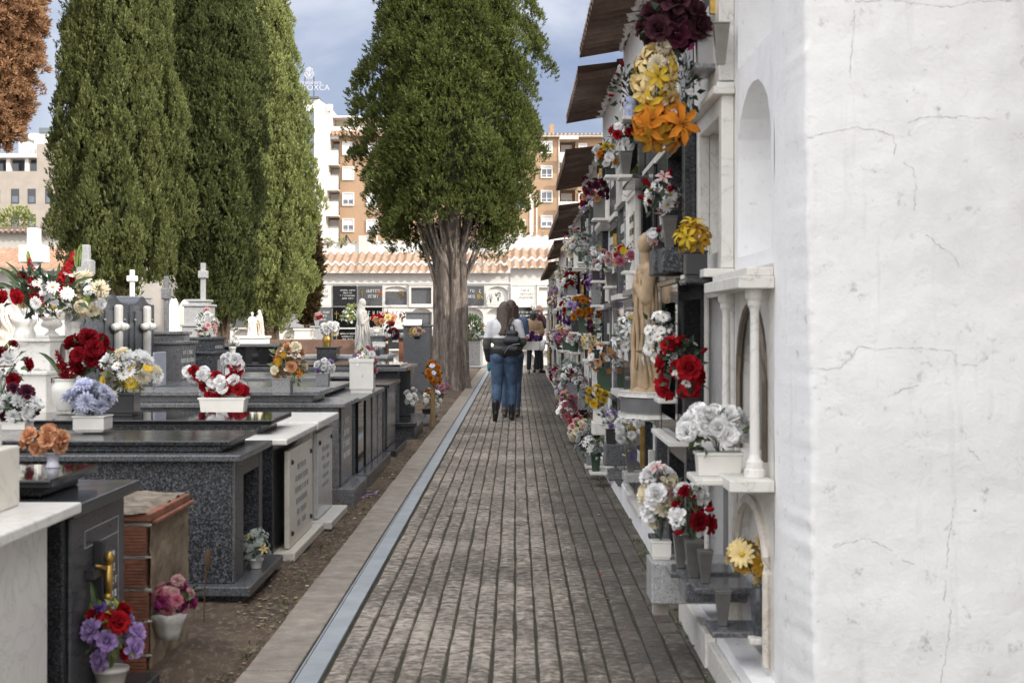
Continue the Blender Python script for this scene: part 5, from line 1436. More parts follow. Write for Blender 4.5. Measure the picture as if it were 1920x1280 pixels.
def fork(z0, z1, r, n, spread, seed, low=0):
    rr = random.Random(seed); L = []
    def dense(pts, rad, m=10):
        P2, R2 = [], []
        for i in range(len(pts)-1):
            for k in range(m):
                f = k/m; P2.append(tuple(pts[i][j]+(pts[i+1][j]-pts[i][j])*f for j in range(3))); R2.append(rad[i]+(rad[i+1]-rad[i])*f)
        P2.append(pts[-1]); R2.append(rad[-1]); return P2, R2
    for k in range(n):
        a = 2*math.pi*k/n + rr.uniform(-.3,.3); b = .8*r
        x, y = math.cos(a), math.sin(a); q = rr.uniform(.8, 1.25)
        L.append(dense([(b*x*1.15, b*y*1.15, low-.1), (b*x, b*y, low+.25), (b*x*.95, b*y*.95, z0*.6), (b*x*1.05, b*y*1.05, z0), (spread*.45*x*q, spread*.45*y*q, z0+(z1-z0)*.35), (spread*x*q, spread*y*q, z1)], [r*.5, r*.4, r*.35, r*.31, r*.18, r*.06]))
        for j in range(3):
            aa = a + rr.uniform(-.9,.9); x2, y2 = math.cos(aa), math.sin(aa); zz = z0 + rr.uniform(-.35,.5)
            L.append(dense([(b*x, b*y, zz), (b*x+.3*spread*x2, b*y+.3*spread*y2, zz+.35), (b*x+.7*spread*x2, b*y+.7*spread*y2, zz+.95+rr.random()*.4)], [r*.16, r*.085, r*.02], 5))
    L.append(dense([(0,0,low-.1),(0,0,z0),(.05,0,z1+1)], [r*.95, r*.72, r*.2]))
    return L
# the near cypress by the path
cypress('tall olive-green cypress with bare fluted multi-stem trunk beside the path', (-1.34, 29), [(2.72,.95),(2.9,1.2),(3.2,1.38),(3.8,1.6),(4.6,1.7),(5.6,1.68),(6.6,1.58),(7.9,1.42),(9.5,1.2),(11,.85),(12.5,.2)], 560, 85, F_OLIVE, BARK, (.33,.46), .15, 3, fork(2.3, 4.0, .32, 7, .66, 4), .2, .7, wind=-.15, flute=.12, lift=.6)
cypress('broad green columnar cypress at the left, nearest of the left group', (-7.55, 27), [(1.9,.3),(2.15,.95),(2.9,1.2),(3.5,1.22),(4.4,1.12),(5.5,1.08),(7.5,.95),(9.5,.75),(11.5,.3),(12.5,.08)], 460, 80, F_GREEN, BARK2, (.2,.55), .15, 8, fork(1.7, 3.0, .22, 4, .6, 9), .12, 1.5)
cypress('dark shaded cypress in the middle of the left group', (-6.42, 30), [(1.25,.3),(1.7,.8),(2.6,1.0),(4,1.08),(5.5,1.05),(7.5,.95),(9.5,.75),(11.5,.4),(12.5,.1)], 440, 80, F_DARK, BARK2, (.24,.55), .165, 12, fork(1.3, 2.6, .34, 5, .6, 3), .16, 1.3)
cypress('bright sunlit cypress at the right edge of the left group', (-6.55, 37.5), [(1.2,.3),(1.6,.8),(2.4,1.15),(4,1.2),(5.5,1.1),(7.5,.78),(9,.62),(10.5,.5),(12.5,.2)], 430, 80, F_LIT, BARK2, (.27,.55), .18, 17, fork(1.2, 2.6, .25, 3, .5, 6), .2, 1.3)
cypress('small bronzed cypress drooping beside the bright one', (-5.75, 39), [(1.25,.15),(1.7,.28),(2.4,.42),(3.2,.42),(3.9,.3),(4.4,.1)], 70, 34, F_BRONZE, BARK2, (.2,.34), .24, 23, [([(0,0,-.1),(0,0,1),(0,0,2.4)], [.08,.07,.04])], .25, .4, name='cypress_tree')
cypress('dry rust-brown conifer cut off by the upper left edge', (-9.05, 25), [(4.4,.12),(4.7,.42),(5.3,.52),(5.9,.66),(6.6,.72),(7.4,.72),(8.6,.6),(9.6,.3)], 150, 90, F_RUST, BARK2, (.26,.26), .15, 31, [([(-.45,0,-.1),(-.42,0,2),(-.1,0,5)], [.14,.11,.06])], .35, .35, TPLW, name='conifer_tree', hull_m=M('rusty_hull_shade', (.1,.04,.018), .95, .4, 12, .8, 30))
def bush(label, c, r, col, n, seed, name='shrub', cat='shrub', L=.12):
    rr = random.Random(seed); t = thing(name, label, cat, (c[0], c[1], c[2]-r[2]))
    mb = MB()
    for k in range(n):
        d = Vector((rr.gauss(0,1), rr.gauss(0,1), rr.gauss(0,1))).normalized()*rr.uniform(.5,1)
        leaf(mb, Vector(c)+Vector((d.x*r[0], d.y*r[1], d.z*r[2])), d+Vector((0,0,.4)), L*rr.uniform(.7,1.3), L*.45)
    mb.build('foliage', leaf_mat(col), t)
    mb = MB()
    for k in range(5): mb.tube([(c[0], c[1], c[2]-r[2]*1.3), (c[0]+rr.uniform(-.6,.6)*r[0], c[1], c[2]+r[2]*.4)], [.02,.006], 5)
    mb.build('stem', BARK2, t)
c = P(885, 612, 42); bush('dense green shrub with small white flowers right of the cypress trunk', c, (.28,.25,.34), (.06,.1,.035), 420, 4)
c = P(30, 413, 90); bush('pale yellow-green treetop rising behind the left boundary wall', c, (1.1,.8,.9), (.2,.23,.06), 500, 6, 'treetop' if False else 'tree', 'tree', .3)
c = P(950, 428, 80); bush('yellowing tree behind the parapet right of the near cypress', c, (1.0,.6,.75), (.24,.22,.04), 420, 8, 'tree', 'tree', .25)
for i, (px, py, lab) in enumerate(((615, 455, 'small leafy weed on the parapet below the left balconies'), (640, 455, 'slightly larger leafy weed on the parapet, right of the small one'))):
    c = P(px, py, YF+2.2); bush(lab, c, (.14,.12,.14), (.16,.18,.05), 70, 10+i, 'plant', 'plant', .1)
# metal trestle on the parapet
t = thing('metal_stand', 'thin dark metal stand above the parapet under the brick flats', 'stand', P(650, 460, YF+2.4)); mb = MB()
D = YF+2.4
for a, b in (((645,463),(649,440)), ((651,463),(649,440)), ((649,440),(661,460)), ((646,452),(651,452)), ((661,460),(645,461))): mb.tube([P(*a, D), P(*b, D)], .02, 5)
mb.build('frame', IRON, t)
# dry stalk in the soil before the speckled tomb
t = thing('dry_stalk', 'thin dry brown stalk with seed head standing in the soil', 'dead plant', P(380, 1180, 6.4)); mb = MB(); mb.tube([P(382,1165,6.4), P(384,1100,6.4), P(388,1060,6.4), P(396,1030,6.4)], [.003,.003,.006,.004], 5); mb.ell(P(390,1048,6.4), (.014,.014,.05), 6, 5); mb.build('stalk', M('dry_brown', (.1,.06,.03), .9), t)
# ---------------------------------------------------------------- people
SKIN = M('skin', (.5,.3,.22), .55, .08, 30)
def hair_mat(name, a, b):
    t = NT(name); co = t.coord('Object', (1, 1, .06)); n = t.noise(co, 90, 6, .7)
    t.col(t.ramp(n, [(.35, a), (.65, b)])); t.b.inputs['Roughness'].default_value = .4; t.bump(n, .8, .01); return t.m
HAIRB = hair_mat('brown_hair', (.022,.013,.009), (.11,.07,.048))
HAIRD = M('dark_hair', (.02,.015,.012), .5, .3, 50, .4, 200)
DENIM = M('blue_denim', (.055,.095,.165), .85, .35, 14, .4, 160)
DENIM2 = M('mid_blue_denim', (.06,.1,.165), .85, .3, 12, .4, 160)
BLACKC = M('black_cloth', (.014,.014,.017), .85, .3, 20, .3, 120)
BOOT = M('black_boot', (.012,.012,.013), .4, .3)
TAN = M('tan_wool_coat', (.36,.24,.15), .9, .12, 20, .4, 140)
MAROON = M('maroon_jacket', (.06,.016,.024), .8, .3, 20, .3, 120)
GREYS = M('grey_jumper', (.2,.21,.19), .9, .15, 30, .3, 140)
SHIRT = M('white_shirt', (.7,.7,.7), .8, .05)
def band_mat():
    t = NT('colour_block_sweater'); co = t.coord(); s = t.n('ShaderNodeSeparateXYZ'); t.l(co, s.inputs[0])
    r = t.n('ShaderNodeValToRGB'); r.color_ramp.interpolation = 'CONSTANT'; e = r.color_ramp.elements
    e[0].position = 0; e[0].color = (.014,.015,.016,1); e[1].position = .49; e[1].color = (.075,.078,.072,1); k = e.new(.563); k.color = (.6,.6,.62,1)
    mr = t.n('ShaderNodeMapRange'); mr.inputs['From Max'].default_value = 2; t.l(s.outputs['Z'], mr.inputs['Value']); t.l(mr.outputs['Result'], r.inputs['Fac'])
    t.col(r.outputs['Color']); t.b.inputs['Roughness'].default_value = .9; t.bump(t.noise(co, 25, 5), .5, .02); return t.m
def person(label, x, y, h, turn, pose):
    """body with head, five-fingered hands; clothing as children. pose gives joint positions for a 1.7 m figure"""
    t = thing('person', label, 'person', (x, y, 0))
    k = h/1.7
    rot = Quaternion((0,0,1), turn)
    q = lambda p: Vector((x, y, 0)) + rot @ (Vector(p)*k)
    t_q = q
    J = pose
    def hand(w, d, side):
        w = Vector(w); d = Vector(d).normalized(); s = d.cross(Vector((0,1,0))).normalized() if abs(d.y) < .9 else Vector((1,0,0))
        nrm = d.cross(s)
        pr = [('c', q(w), .024*k, q(w+d*.07), .03*k)]
        for f in range(4):
            b = w + d*.085 + s*(-.03+.02*f); L = (.07,.08,.075,.06)[f]
            m = b + d*L*.55 + nrm*.008; e = b + d*L*.9 + nrm*.03
            pr += [('c', q(b), .0095*k, q(m), .009*k), ('c', q(m), .009*k, q(e), .0075*k)]
        b = w + d*.035 + s*.033*side; pr += [('c', q(b), .011*k, q(b+d*.045+s*.03*side+nrm*.01), .009*k)]
        return pr
    hd = J['head']; f = Vector(J.get('face', (0,1,0))).normalized(); hs = Vector((f.y, -f.x, 0)); H0 = Vector(hd)
    rq = Quaternion((0,0,1), turn + math.atan2(-f.x, f.y)).to_matrix()
    body = [('e', q(H0), (.074*k,.095*k,.115*k), rq), ('e', q(H0+f*.035-Vector((0,0,.06))), (.055*k,.06*k,.065*k), rq), ('c', q(H0-Vector((0,0,.08))-f*.01), .052*k, q(J['neck']), .058*k),
            ('c', q(H0+f*.092+Vector((0,0,.012))), .011*k, q(H0+f*.112-Vector((0,0,.026))), .015*k), ('e', q(H0+f*.088-Vector((0,0,.062))), (.026*k,.013*k,.008*k), rq), ('e', q(H0+f*.084-Vector((0,0,.098))), (.03*k,.022*k,.02*k), rq), ('e', q(H0+f*.084+Vector((0,0,.03))), (.06*k,.014*k,.01*k), rq)]
    for s in (-1, 1): body.append(('e', q(H0+hs*s*.076-f*.005-Vector((0,0,.01))), (.014*k,.024*k,.034*k), rq))
    body += [('c', q(J['neck']), .06*k, q(J['chest']), .1*k), ('c', q(J['chest']), .1*k, q(J['pelvis']), .09*k)]
    for s, S in ((-1,'l'), (1,'r')):
        body += [('c', q(J['sh_'+S]), .05*k, q(J['el_'+S]), .038*k), ('c', q(J['el_'+S]), .038*k, q(J['wr_'+S]), .026*k), ('c', q(J['chest']), .07*k, q(J['sh_'+S]), .055*k)]
        body += [('c', q(J['hip_'+S]), .07*k, q(J['kn_'+S]), .05*k), ('c', q(J['kn_'+S]), .055*k, q(J['an_'+S]), .036*k)]
        body += hand(J['wr_'+S], Vector(J['wr_'+S])-Vector(J['el_'+S]), s*-1)
    blob('body', body, SKIN, t, .0085, 1)
    ey = MB()
    for s in (-1, 1): ey.ell(q(H0+f*.086+hs*s*.03+Vector((0,0,.008))), (.011*k,)*3, 8, 6)
    ey.build('eyes', M('dark_eyes', (.03,.02,.015), .2), t, smooth=True)
    return t, q, k
def legs(J, r=(.098,.066,.05), hem=.05, cut=.84):
    def pr(q, k):
        L = [('c', q(Vector(J['pelvis'])+Vector((-.06,0,.0))), .115*k, q(Vector(J['pelvis'])+Vector((.06,0,.0))), .115*k), ('c', q(Vector(J['pelvis'])+Vector((-.045,0,.1))), .098*k, q(Vector(J['pelvis'])+Vector((.045,0,.1))), .098*k)]
        for S in 'lr':
            L += [('c', q(J['hip_'+S]), r[0]*k, q(J['kn_'+S]), r[1]*k), ('c', q(J['kn_'+S]), r[1]*k, q(Vector(J['kn_'+S]).lerp(Vector(J['an_'+S]), .35)), r[1]*.98*k), ('c', q(Vector(J['kn_'+S]).lerp(Vector(J['an_'+S]), .35)), r[1]*.98*k, q(Vector(J['kn_'+S]).lerp(Vector(J['an_'+S]), cut)), hem*k)]
            L.append(('e', q(Vector(J['hip_'+S])+Vector((0,-.055,.0))), (.095*k,.09*k,.1*k)))
        return L
    return pr
def sleeve(q, k, J, S, a=.064, b=.052, c=.045, upto=1):
    e = Vector(J['el_'+S]); w = Vector(J['wr_'+S])
    return [('c', q(J['sh_'+S]), a*k, q(e), b*k), ('c', q(e), b*k, q(e.lerp(w, .97*upto)), c*k)]
def shoe(q, k, an, d, heel=0, m=BOOT, toe=.0, shaft=.13, name='shoe', t=None):
    an = Vector(an); d = Vector(d).normalized()
    hz = an - d*.03; tip = an + d*.15
    pr = [('c', q(an+Vector((0,0,shaft))), .053*k, q(an+Vector((0,0,-.02))), .046*k), ('c', q(hz+Vector((0,0,-.045))), .035*k, q(tip+Vector((0,0,-.055))), .033*k), ('c', q(an+Vector((0,0,-.02))), .045*k, q(an+d*.09+Vector((0,0,-.045))), .037*k)]
    blob(name, pr, m, t, .01, 1)
# woman in the colour-block sweater, seen from behind, mid-stride
J = dict(head=(0,.02,1.57), face=(.12,1,0), neck=(0,0,1.44), chest=(0,0,1.27), pelvis=(0,0,.93), sh_l=(-.185,0,1.38), sh_r=(.185,0,1.38), el_l=(-.255,.0,1.1), wr_l=(-.225,.08,.87), el_r=(.255,-.02,1.12), wr_r=(.2,.2,1.05),
         hip_l=(-.095,0,.9), kn_l=(-.105,.04,.5), an_l=(-.125,-.16,.14), hip_r=(.095,0,.9), kn_r=(.1,.1,.5), an_r=(.1,.04,.09))
wy = 19.4; wx = (946-VX)/FPX*wy
t, q, k = person('woman walking away in white, grey and black sweater with long brown hair', wx, wy, 1.63, 0, J)
blob('jeans', legs(J, (.118,.08,.05), .06)(q, k), DENIM, t, .012, 2)
pr = [('e', q((0,0,1.3)), (.2*k,.13*k,.2*k)), ('c', q((-.1,0,1.36)), .075*k, q((.1,0,1.36)), .075*k), ('c', q((-.06,-.01,1.15)), .12*k, q((.06,-.01,1.15)), .12*k), ('c', q((-.075,-.01,.97)), .128*k, q((.075,-.01,.97)), .128*k), ('c', q((0,0,1.4)), .08*k, q((0,0,1.46)), .062*k)]
for S in 'lr': pr += sleeve(q, k, J, S, .072, .062, .05)
blob('sweater', pr, band_mat(), t, .012, 2)
def hair(q, k, hd, f, ln, m, t, wide=.1):
    hd = Vector(hd); f = Vector(f)
    pr = [('e', q(hd - f*.018 + Vector((0,0,.02))), (.086*k,.102*k,.112*k))]
    rr = random.Random(5)
    for i in range(11):
        a = -1.15+2.3*i/10; s = Vector((math.sin(a)*.085, -math.cos(a)*.085, 0))
        pr.append(('c', q(hd+s+Vector((0,0,.02))), .034*k, q(hd+Vector((s.x*(1.25+wide), s.y*1.45-.02, -ln*rr.uniform(.82,1.05)))), .022*k))
    blob('hair', pr, m, t, .009, 1)
hair(q, k, J['head'], (0,1,0), .33, HAIRB, t)
shoe(q, k, J['an_l'], (-.1,.75,-.65), t=t); shoe(q, k, J['an_r'], (.12,1,0), t=t)
bp = thing('backpack', 'small black backpack with pocket zip hung on the walking woman\'s right shoulder', 'bag', q((.11,-.17,1.0)))
pr = [('c', q((.03,-.2,1.0)), .07*k, q((.19,-.2,1.0)), .07*k), ('c', q((.04,-.19,1.14)), .065*k, q((.18,-.19,1.14)), .065*k), ('c', q((.07,-.175,1.24)), .05*k, q((.15,-.175,1.24)), .05*k), ('c', q((.05,-.25,1.02)), .045*k, q((.17,-.25,1.02)), .045*k)]
blob('pack', pr, M('black_nylon', (.015,.015,.018), .5, .3, 30, .3, 90), bp, .01, 2)
mb = MB(); mb.tube([q((.03,-.15,1.24)), q((.1,-.13,1.44)), q((.13,.03,1.46)), q((.14,.13,1.3))], .018*k, 6); mb.build('strap', M('grey_strap', (.07,.065,.07), .7), bp)
mb = MB(); mb.tube([q((.07,-.16,1.29)), q((.06,-.17,1.36)), q((.13,-.17,1.36)), q((.14,-.16,1.28))], .011*k, 6); mb.build('handle', BLACKC, bp)
mb = MB(); mb.tube([q((.0,-.305,.97)), q((.06,-.312,1.06)), q((.13,-.31,1.09)), q((.22,-.3,1.1))], .004*k, 4); mb.build('zip', STEEL, bp)
cl = thing('cloth', 'teal cloth held in the walking woman\'s left hand', 'cloth', q((-.23,.1,.75))); blob('fabric', [('c', q((-.22,.1,.81)), .03, q((-.225,.1,.72)), .022), ('e', q((-.215,.085,.77)), (.025,.03,.05))], M('teal_cloth', (.02,.16,.2), .8, .2), cl, .008, 1)
# second woman just ahead of her
J2 = dict(J); J2.update(head=(0,.02,1.57), face=(.3,1,0), kn_l=(-.09,.08,.5), an_l=(-.09,.0,.09), kn_r=(.09,.05,.5), an_r=(.09,-.05,.09), el_l=(-.24,.02,1.12), wr_l=(-.05,.26,1.0), el_r=(.215,.04,1.12), wr_r=(.16,.27,1.02))
y2 = 20.15; x2 = (958-VX)/FPX*y2
t, q, k = person('second woman in blue denim jacket walking close ahead of the first', x2, y2, 1.665, 0, J2)
blob('jeans', legs(J2)(q, k), DENIM2, t, .013, 2)
pr = [('e', q((0,0,1.3)), (.195*k,.13*k,.2*k)), ('c', q((-.1,0,1.36)), .07*k, q((.1,0,1.36)), .07*k), ('c', q((-.06,0,1.05)), .125*k, q((.06,0,1.05)), .125*k)]
for S in 'lr': pr += sleeve(q, k, J2, S, .07, .06, .048)
blob('denim_jacket', pr, DENIM, t, .013, 2); hair(q, k, J2['head'], (.1,1,0), .3, hair_mat('dark_brown_hair', (.016,.008,.006), (.07,.035,.026)), t)
for S in 'lr': shoe(q, k, J2['an_'+S], (.1,1,0), m=M('brown_shoe', (.1,.075,.055), .5), shaft=.02, t=t)
# flower box carried at her right side
# couple at the wall: short-haired person in tan coat
J3 = dict(J); J3.update(head=(.02,.02,1.57), face=(.7,.7,0), an_l=(-.13,.0,.09), kn_l=(-.11,.03,.5), an_r=(.11,.02,.09), kn_r=(.1,.03,.5), el_l=(-.22,.06,1.12), wr_l=(-.1,.2,1.1), el_r=(.24,.02,1.14), wr_r=(.25,.2,1.1))
y3 = 37.4; x3 = (1000-VX)/FPX*y3
t, q, k = person('short dark-haired person in a tan coat seen from behind at the wall', x3, y3, 1.63, 0, J3)
blob('trousers', legs(J3, (.095,.07,.06), .062)(q, k), BLACKC, t, .014, 2)
pr = [('e', q((0,0,1.3)), (.2*k,.14*k,.2*k)), ('c', q((-.1,0,1.36)), .075*k, q((.1,0,1.36)), .075*k), ('c', q((-.09,0,1.1)), .14*k, q((.09,0,1.1)), .14*k), ('c', q((-.1,0,.8)), .14*k, q((.1,0,.8)), .14*k)]
for S in 'lr': pr += sleeve(q, k, J3, S, .075, .066, .055)
blob('coat', pr, TAN, t, .014, 2)
blob('hair', [('e', q((.01,.0,1.6)), (.098*k,.108*k,.11*k)), ('c', q((.0,-.05,1.55)), .06*k, q((0,-.05,1.5)), .05*k)], HAIRD, t, .01, 1)
for S in 'lr': shoe(q, k, J3['an_'+S], (.15,1,0), m=M('pale_shoe', (.3,.24,.19), .6), shaft=.0, t=t)
# elderly man in profile, reaching to the niches
J4 = dict(head=(0,.03,1.575), face=(0,1,0), neck=(0,-.01,1.44), chest=(0,0,1.27), pelvis=(0,0,.93), sh_l=(-.2,0,1.39), sh_r=(.2,0,1.39), el_l=(-.24,.16,1.2), wr_l=(-.14,.38,1.28), el_r=(.24,.1,1.16), wr_r=(.12,.3,1.22),
          hip_l=(-.095,0,.9), kn_l=(-.1,.03,.5), an_l=(-.11,-.04,.09), hip_r=(.095,0,.9), kn_r=(.1,.03,.5), an_r=(.12,.05,.09))
y4 = 37.9; x4 = (1013-VX)/FPX*y4 - .06
t, q, k = person('balding elderly man in maroon and black jacket reaching toward the niches', x4, y4, 1.83, -math.pi/2+.25, J4)
blob('trousers', legs(J4, (.1,.075,.065), .065)(q, k), BLACKC, t, .014, 2)
pr = [('e', q((0,0,1.3)), (.21*k,.14*k,.2*k)), ('c', q((-.11,0,1.37)), .075*k, q((.11,0,1.37)), .075*k), ('c', q((-.07,0,1.02)), .14*k, q((.07,0,1.02)), .14*k)]
for S in 'lr': pr += sleeve(q, k, J4, S, .075, .064, .052)
blob('jacket', pr, MAROON, t, .014, 2)
blob('jumper', [('c', q((0,.09,1.33)), .055*k, q((0,.11,1.0)), .065*k)], GREYS, t, .014, 1); blob('collar', [('c', q((-.04,-.01,1.455)), .045*k, q((.04,.02,1.455)), .045*k)], SHIRT, t, .01, 1)
blob('hair', [('c', q((-.07,-.03,1.57)), .03*k, q((-.03,-.09,1.56)), .03*k), ('c', q((.07,-.03,1.57)), .03*k, q((.03,-.09,1.56)), .03*k), ('c', q((-.03,-.09,1.56)), .03*k, q((.03,-.09,1.56)), .03*k)], M('grey_hair', (.4,.38,.36), .7, .2, 60), t, .01, 1)
for S in 'lr': shoe(q, k, J4['an_'+S], (0,1,0), shaft=.0, t=t)
# ---------------------------------------------------------------- statues
statue('tall grey robed saint statue facing right among the middle tombs', 20.5, 680, 560, 668, STATUE_GREY, math.pi/2-.3, True, True, width=.78)
mb = MB(); mb.tube([P(672,566,20.5), P(678,548,20.5)], .012, 5); 
statue('small white praying angel statue beside the dark lidded tomb', 19.2, 473, 585, 633, STATUE_WHITE, .3, False, True)
statue('white hooded virgin statue right of the small angel', 19.4, 486, 581, 634, M('cream_stone', (.6,.54,.45), .7, .2, 12), -.5, True, True)
statue('white draped figure statue cut off by the left picture edge', 12.5, 2, 545, 650, M('warm_white_stone', (.7,.64,.55), .7, .15, 8), 1.2, True, False, width=1.5)
statue('life-like beige saint statue on a curved white console of the niche wall', 7.56, 1212, 436, 728, STATUE_BEIGE, -math.pi/2+.25, False, True, width=.56)
t = thing('pedestal', 'pale grey pedestal block under the robed saint', 'pedestal', P(680,668,20.5)); boxp('block', G_PALE, t, P(664,0,20.5).x, P(700,0,20.5).x, 20.25, 20.75, -.05, P(0,671,20.5).z, .01)
pedestal('pale block carrying the praying angel and virgin statues', 478, 19.3, [(455,500,634,660)], STATUE_WHITE, .5)
w = WALLS[0]
t = thing('console', 'curved white marble console with dark lettered band under the beige statue', 'console', P(1215,735,7.56)); c = P(1212,731,7.56)
mb = MB(); out = [(XW, -.26), (c.x-.02, -.24), (c.x-.12, -.14), (c.x-.15, 0), (c.x-.12, .14), (c.x-.02, .24), (XW, .26)]
def curved(z0, z1, g, m, nm):
    mb = MB(); mb.prism([(max(a, c.x-.3)+(g if a < XW-.01 else -.002), c.y+b) for a, b in out], z0, z1, axis='z'); mb.build(nm, m, t, .004)
curved(c.z-.115, c.z-.03, .012, M('dark_band', (.14,.14,.14), .4, .2), 'band'); curved(c.z-.0295, c.z-.005, 0, MARB, 'slab'); curved(c.z-.14, c.z-.1155, 0, MARB, 'slab')
# ---------------------------------------------------------------- shelves and empty vases on the niche wall
def shelf(wi, px, py, D, w, X0, m=MARB, th=.022, tall=0):
    z = P(px, py, D).z
    return boxp('shelf', m, WALLS[wi], X0, XW+.002, D-w/2, D+w/2, z-th-tall, z-.0005)
def wi_of(D):
    for i, s in enumerate(SEGS):
        if D < s[1]: return i
    return 5
def wallb(label, D, cl, blooms, pot, potm=GREYPOT, shelfm=MARB, sw=None, tall=0, **kw):
    s = D/FPX
    b = bouquet(label, D, cl, blooms, pot, potm, **kw)
    if pot:
        pxw = pot[2]*s
        X = P(pot[1], 0, D).x
        shelf(wi_of(D), pot[1], pot[4], D, sw or max(.22, pxw*1.6), X-pxw*.62, shelfm, .024, tall)
    return b
# nearest column of bouquets
wallb('overhanging bunch of dark plum roses with lilac edge blooms at the top of the wall', 5.75, (1256,52,56,58), [('rose','plum',13,58),('lily','magenta',2,46),('rose','burgundy',3,46)], ('box',1338,66,62,128), M('grey_box', (.34,.34,.34), .5, .1), G_GREY, None, leafc='dark', nleaf=34, depth=48, up=.0)
bouquet('cascade of cream and yellow lilies hanging below the plum roses', 5.72, (1228,150,36,66), [('lily','butter',16,50),('lily','yellow',8,50),('rose','butter',5,40),('mum','cream',3,36)], None, leafc='mid', nleaf=30, depth=42, up=-.2, minz=-1.)
bouquet('big orange lilies at the drooping end of the wall cascade', 5.7, (1238,240,46,42), [('lily','orange',13,64),('lily','gold',7,58)], None, leafc='mid', nleaf=14, depth=42, up=-.35)
bouquet('deep green leaves with tiny white blooms behind the yellow cascade', 5.85, (1284,160,26,54), [('small','white',5,28),('lily','white',2,26)], None, leafc='dark', nleaf=60, depth=34, lsz=1.5)
wallb('golden yellow lilies in a black hexagonal pot by the dark crucifix niche', 5.7, (1299,446,30,30), [('lily','gold',5,44),('lily','yellow',8,46)], ('cube',1304,40,470,522), BLACKPOT, G_DARK, nleaf=14, depth=30)
wallb('white daisies and dark red rosebuds in a tapered grey metal vase', 6.55, (1238,368,34,44), [('daisy','white',9,30),('bud','crimson',5,32),('lily','palepink',4,28),('small','white',4,24)], ('cone',1255,30,405,466), CONE, G_DARKSP, tall=.09, leafc='dark', nleaf=44, depth=38)
wallb('low bunch of white and pink blooms on the dark granite block', 6.75, (1234,446,22,18), [('mum','white',6,22),('daisy','palepink',4,20),('bud','red',2,18)], ('cube',1236,24,455,468), BLACKPOT, G_DARKSP, tall=.1, leafc='dark', nleaf=26)
wallb('tall spray of small white daisies beside the beige statue', 6.85, (1240,640,36,66), [('daisy','white',40,25),('small','white',6,20)], ('cone',1246,26,700,745), CONE, MARB, leafc='dark', nleaf=50, depth=46)
wallb('large red roses with small white filler against the dark niche frame', 5.9, (1281,690,42,66), [('rose','red',8,44),('small','white',5,22),('bud','crimson',2,30)], ('cube',1296,30,745,778), BLACKPOT, G_DARK, leafc='dark', nleaf=40, depth=40)
wallb('dense white chrysanthemums in a white rectangular planter on the marble ledge', 4.95, (1340,808,64,44), [('carn','white',40,42)], ('box',1347,84,846,890), WHITEPOT, MARBW, leafc='mid', nleaf=44, depth=44, minz=-.25, lsz=.9)
wallb('white and blush roses with lilies in a square white pot near the ground', 5.75, (1238,930,34,62), [('rose','cream',6,42),('rose','white',6,40),('rose','palepink',3,38),('lily','butter',3,42),('lily','palepink',3,34)], ('cube',1239,36,1012,1046), WHITEPOT, G_PALE, tall=.14, leafc='blue', nleaf=44, depth=44)
wallb('red and white roses in a slim grey vase low on the wall', 5.35, (1297,962,34,56), [('rose','crimson',6,34),('rose','white',6,36),('bud','red',3,26)], ('cone',1300,34,1010,1082), CONE, G_MID, tall=.05, leafc='mid', nleaf=50, depth=38)
wallb('drooping straw-yellow daisies in a blue mosaic vase inside the bottom niche', 4.85, (1404,1046,36,36), [('daisy','butter',8,50),('daisy','gold',3,44)], ('vase',1424,36,1092,1190), M('blue_mosaic_ceramic', (.06,.065,.07), .3, .7, 60), MARBW, .1, leafc='olive', nleaf=18, depth=30, up=.1)
for i, (px, py, ph, w_, lab, m) in enumerate(((1355,1172,68,30,'empty smoked grey square vase standing in the lowest niche',CONE), (1322,1092,62,28,'empty leaning grey vase left of the lowest niche frame',CONE), (1276,1064,64,28,'empty tall grey vase between rose bunches',CONE), (1352,122,78,30,'clear tapered vase in the grey box at the top of the wall',M('smoky_glass', (.2,.19,.16), .1, .2, 10, spec=.8)), (1189,706,46,24,'slim metal cone vase left of the beige statue',CONE))):
    D = (4.95,5.2,5.5,5.45,8.8)[i]; s = D/FPX; b = P(px, py, D); t = thing('vase', lab, 'vase', b); pot_mesh('cone', b.x, b.y, b.z, w_*s, ph*s).build('vessel', m, t, .003)
    if i != 3: shelf(wi_of(D), px, py, D, .2, b.x-.05, G_MID)
wallb('white lilies and daisies left of the beige statue', 8.8, (1180,626,26,46), [('lily','white',12,30),('daisy','white',8,24),('small','yellow',4,18)], None, leafc='mid', nleaf=40, depth=26)
wallb('red rosebuds in a blue and white jar high under the second eave', 8.9, (1172,166,28,42), [('bud','crimson',13,17)], ('vase',1182,28,182,222), M('blue_white_china', (.4,.44,.6), .2, .5, 30), MARB, leafc='dark', nleaf=50)
wallb('red and white roses in a grey cone vase below the china jar', 9.0, (1168,252,24,30), [('rose','red',6,18),('mum','white',8,18)], ('cone',1174,24,284,330), CONE, MARB, leafc='dark', nleaf=30)
wallb('orange and yellow roses beside a small angel figure', 10.7, (1138,292,24,26), [('rose','orange',4,18),('rose','yellow',4,17),('mum','white',8,18)], ('cube',1144,18,316,330), BLACKPOT, MARB, leafc='mid', nleaf=30)
wallb('white and red roses with lilac daisies in a dark square pot', 13.2, (1107,372,21,30), [('rose','red',5,14),('rose','white',5,14),('daisy','lilac',6,12)], ('cube',1115,18,385,416), BLACKPOT, G_DARK, leafc='mid', nleaf=30)
wallb('small multicoloured posy hanging by the fourth eave', 17.2, (1077,442,20,17), [('mum','white',6,8),('rose','crimson',5,8),('daisy','pink',6,8),('rose','burgundy',4,8)], ('cone',1086,10,450,470), WHITEPOT, MARB, nleaf=26)
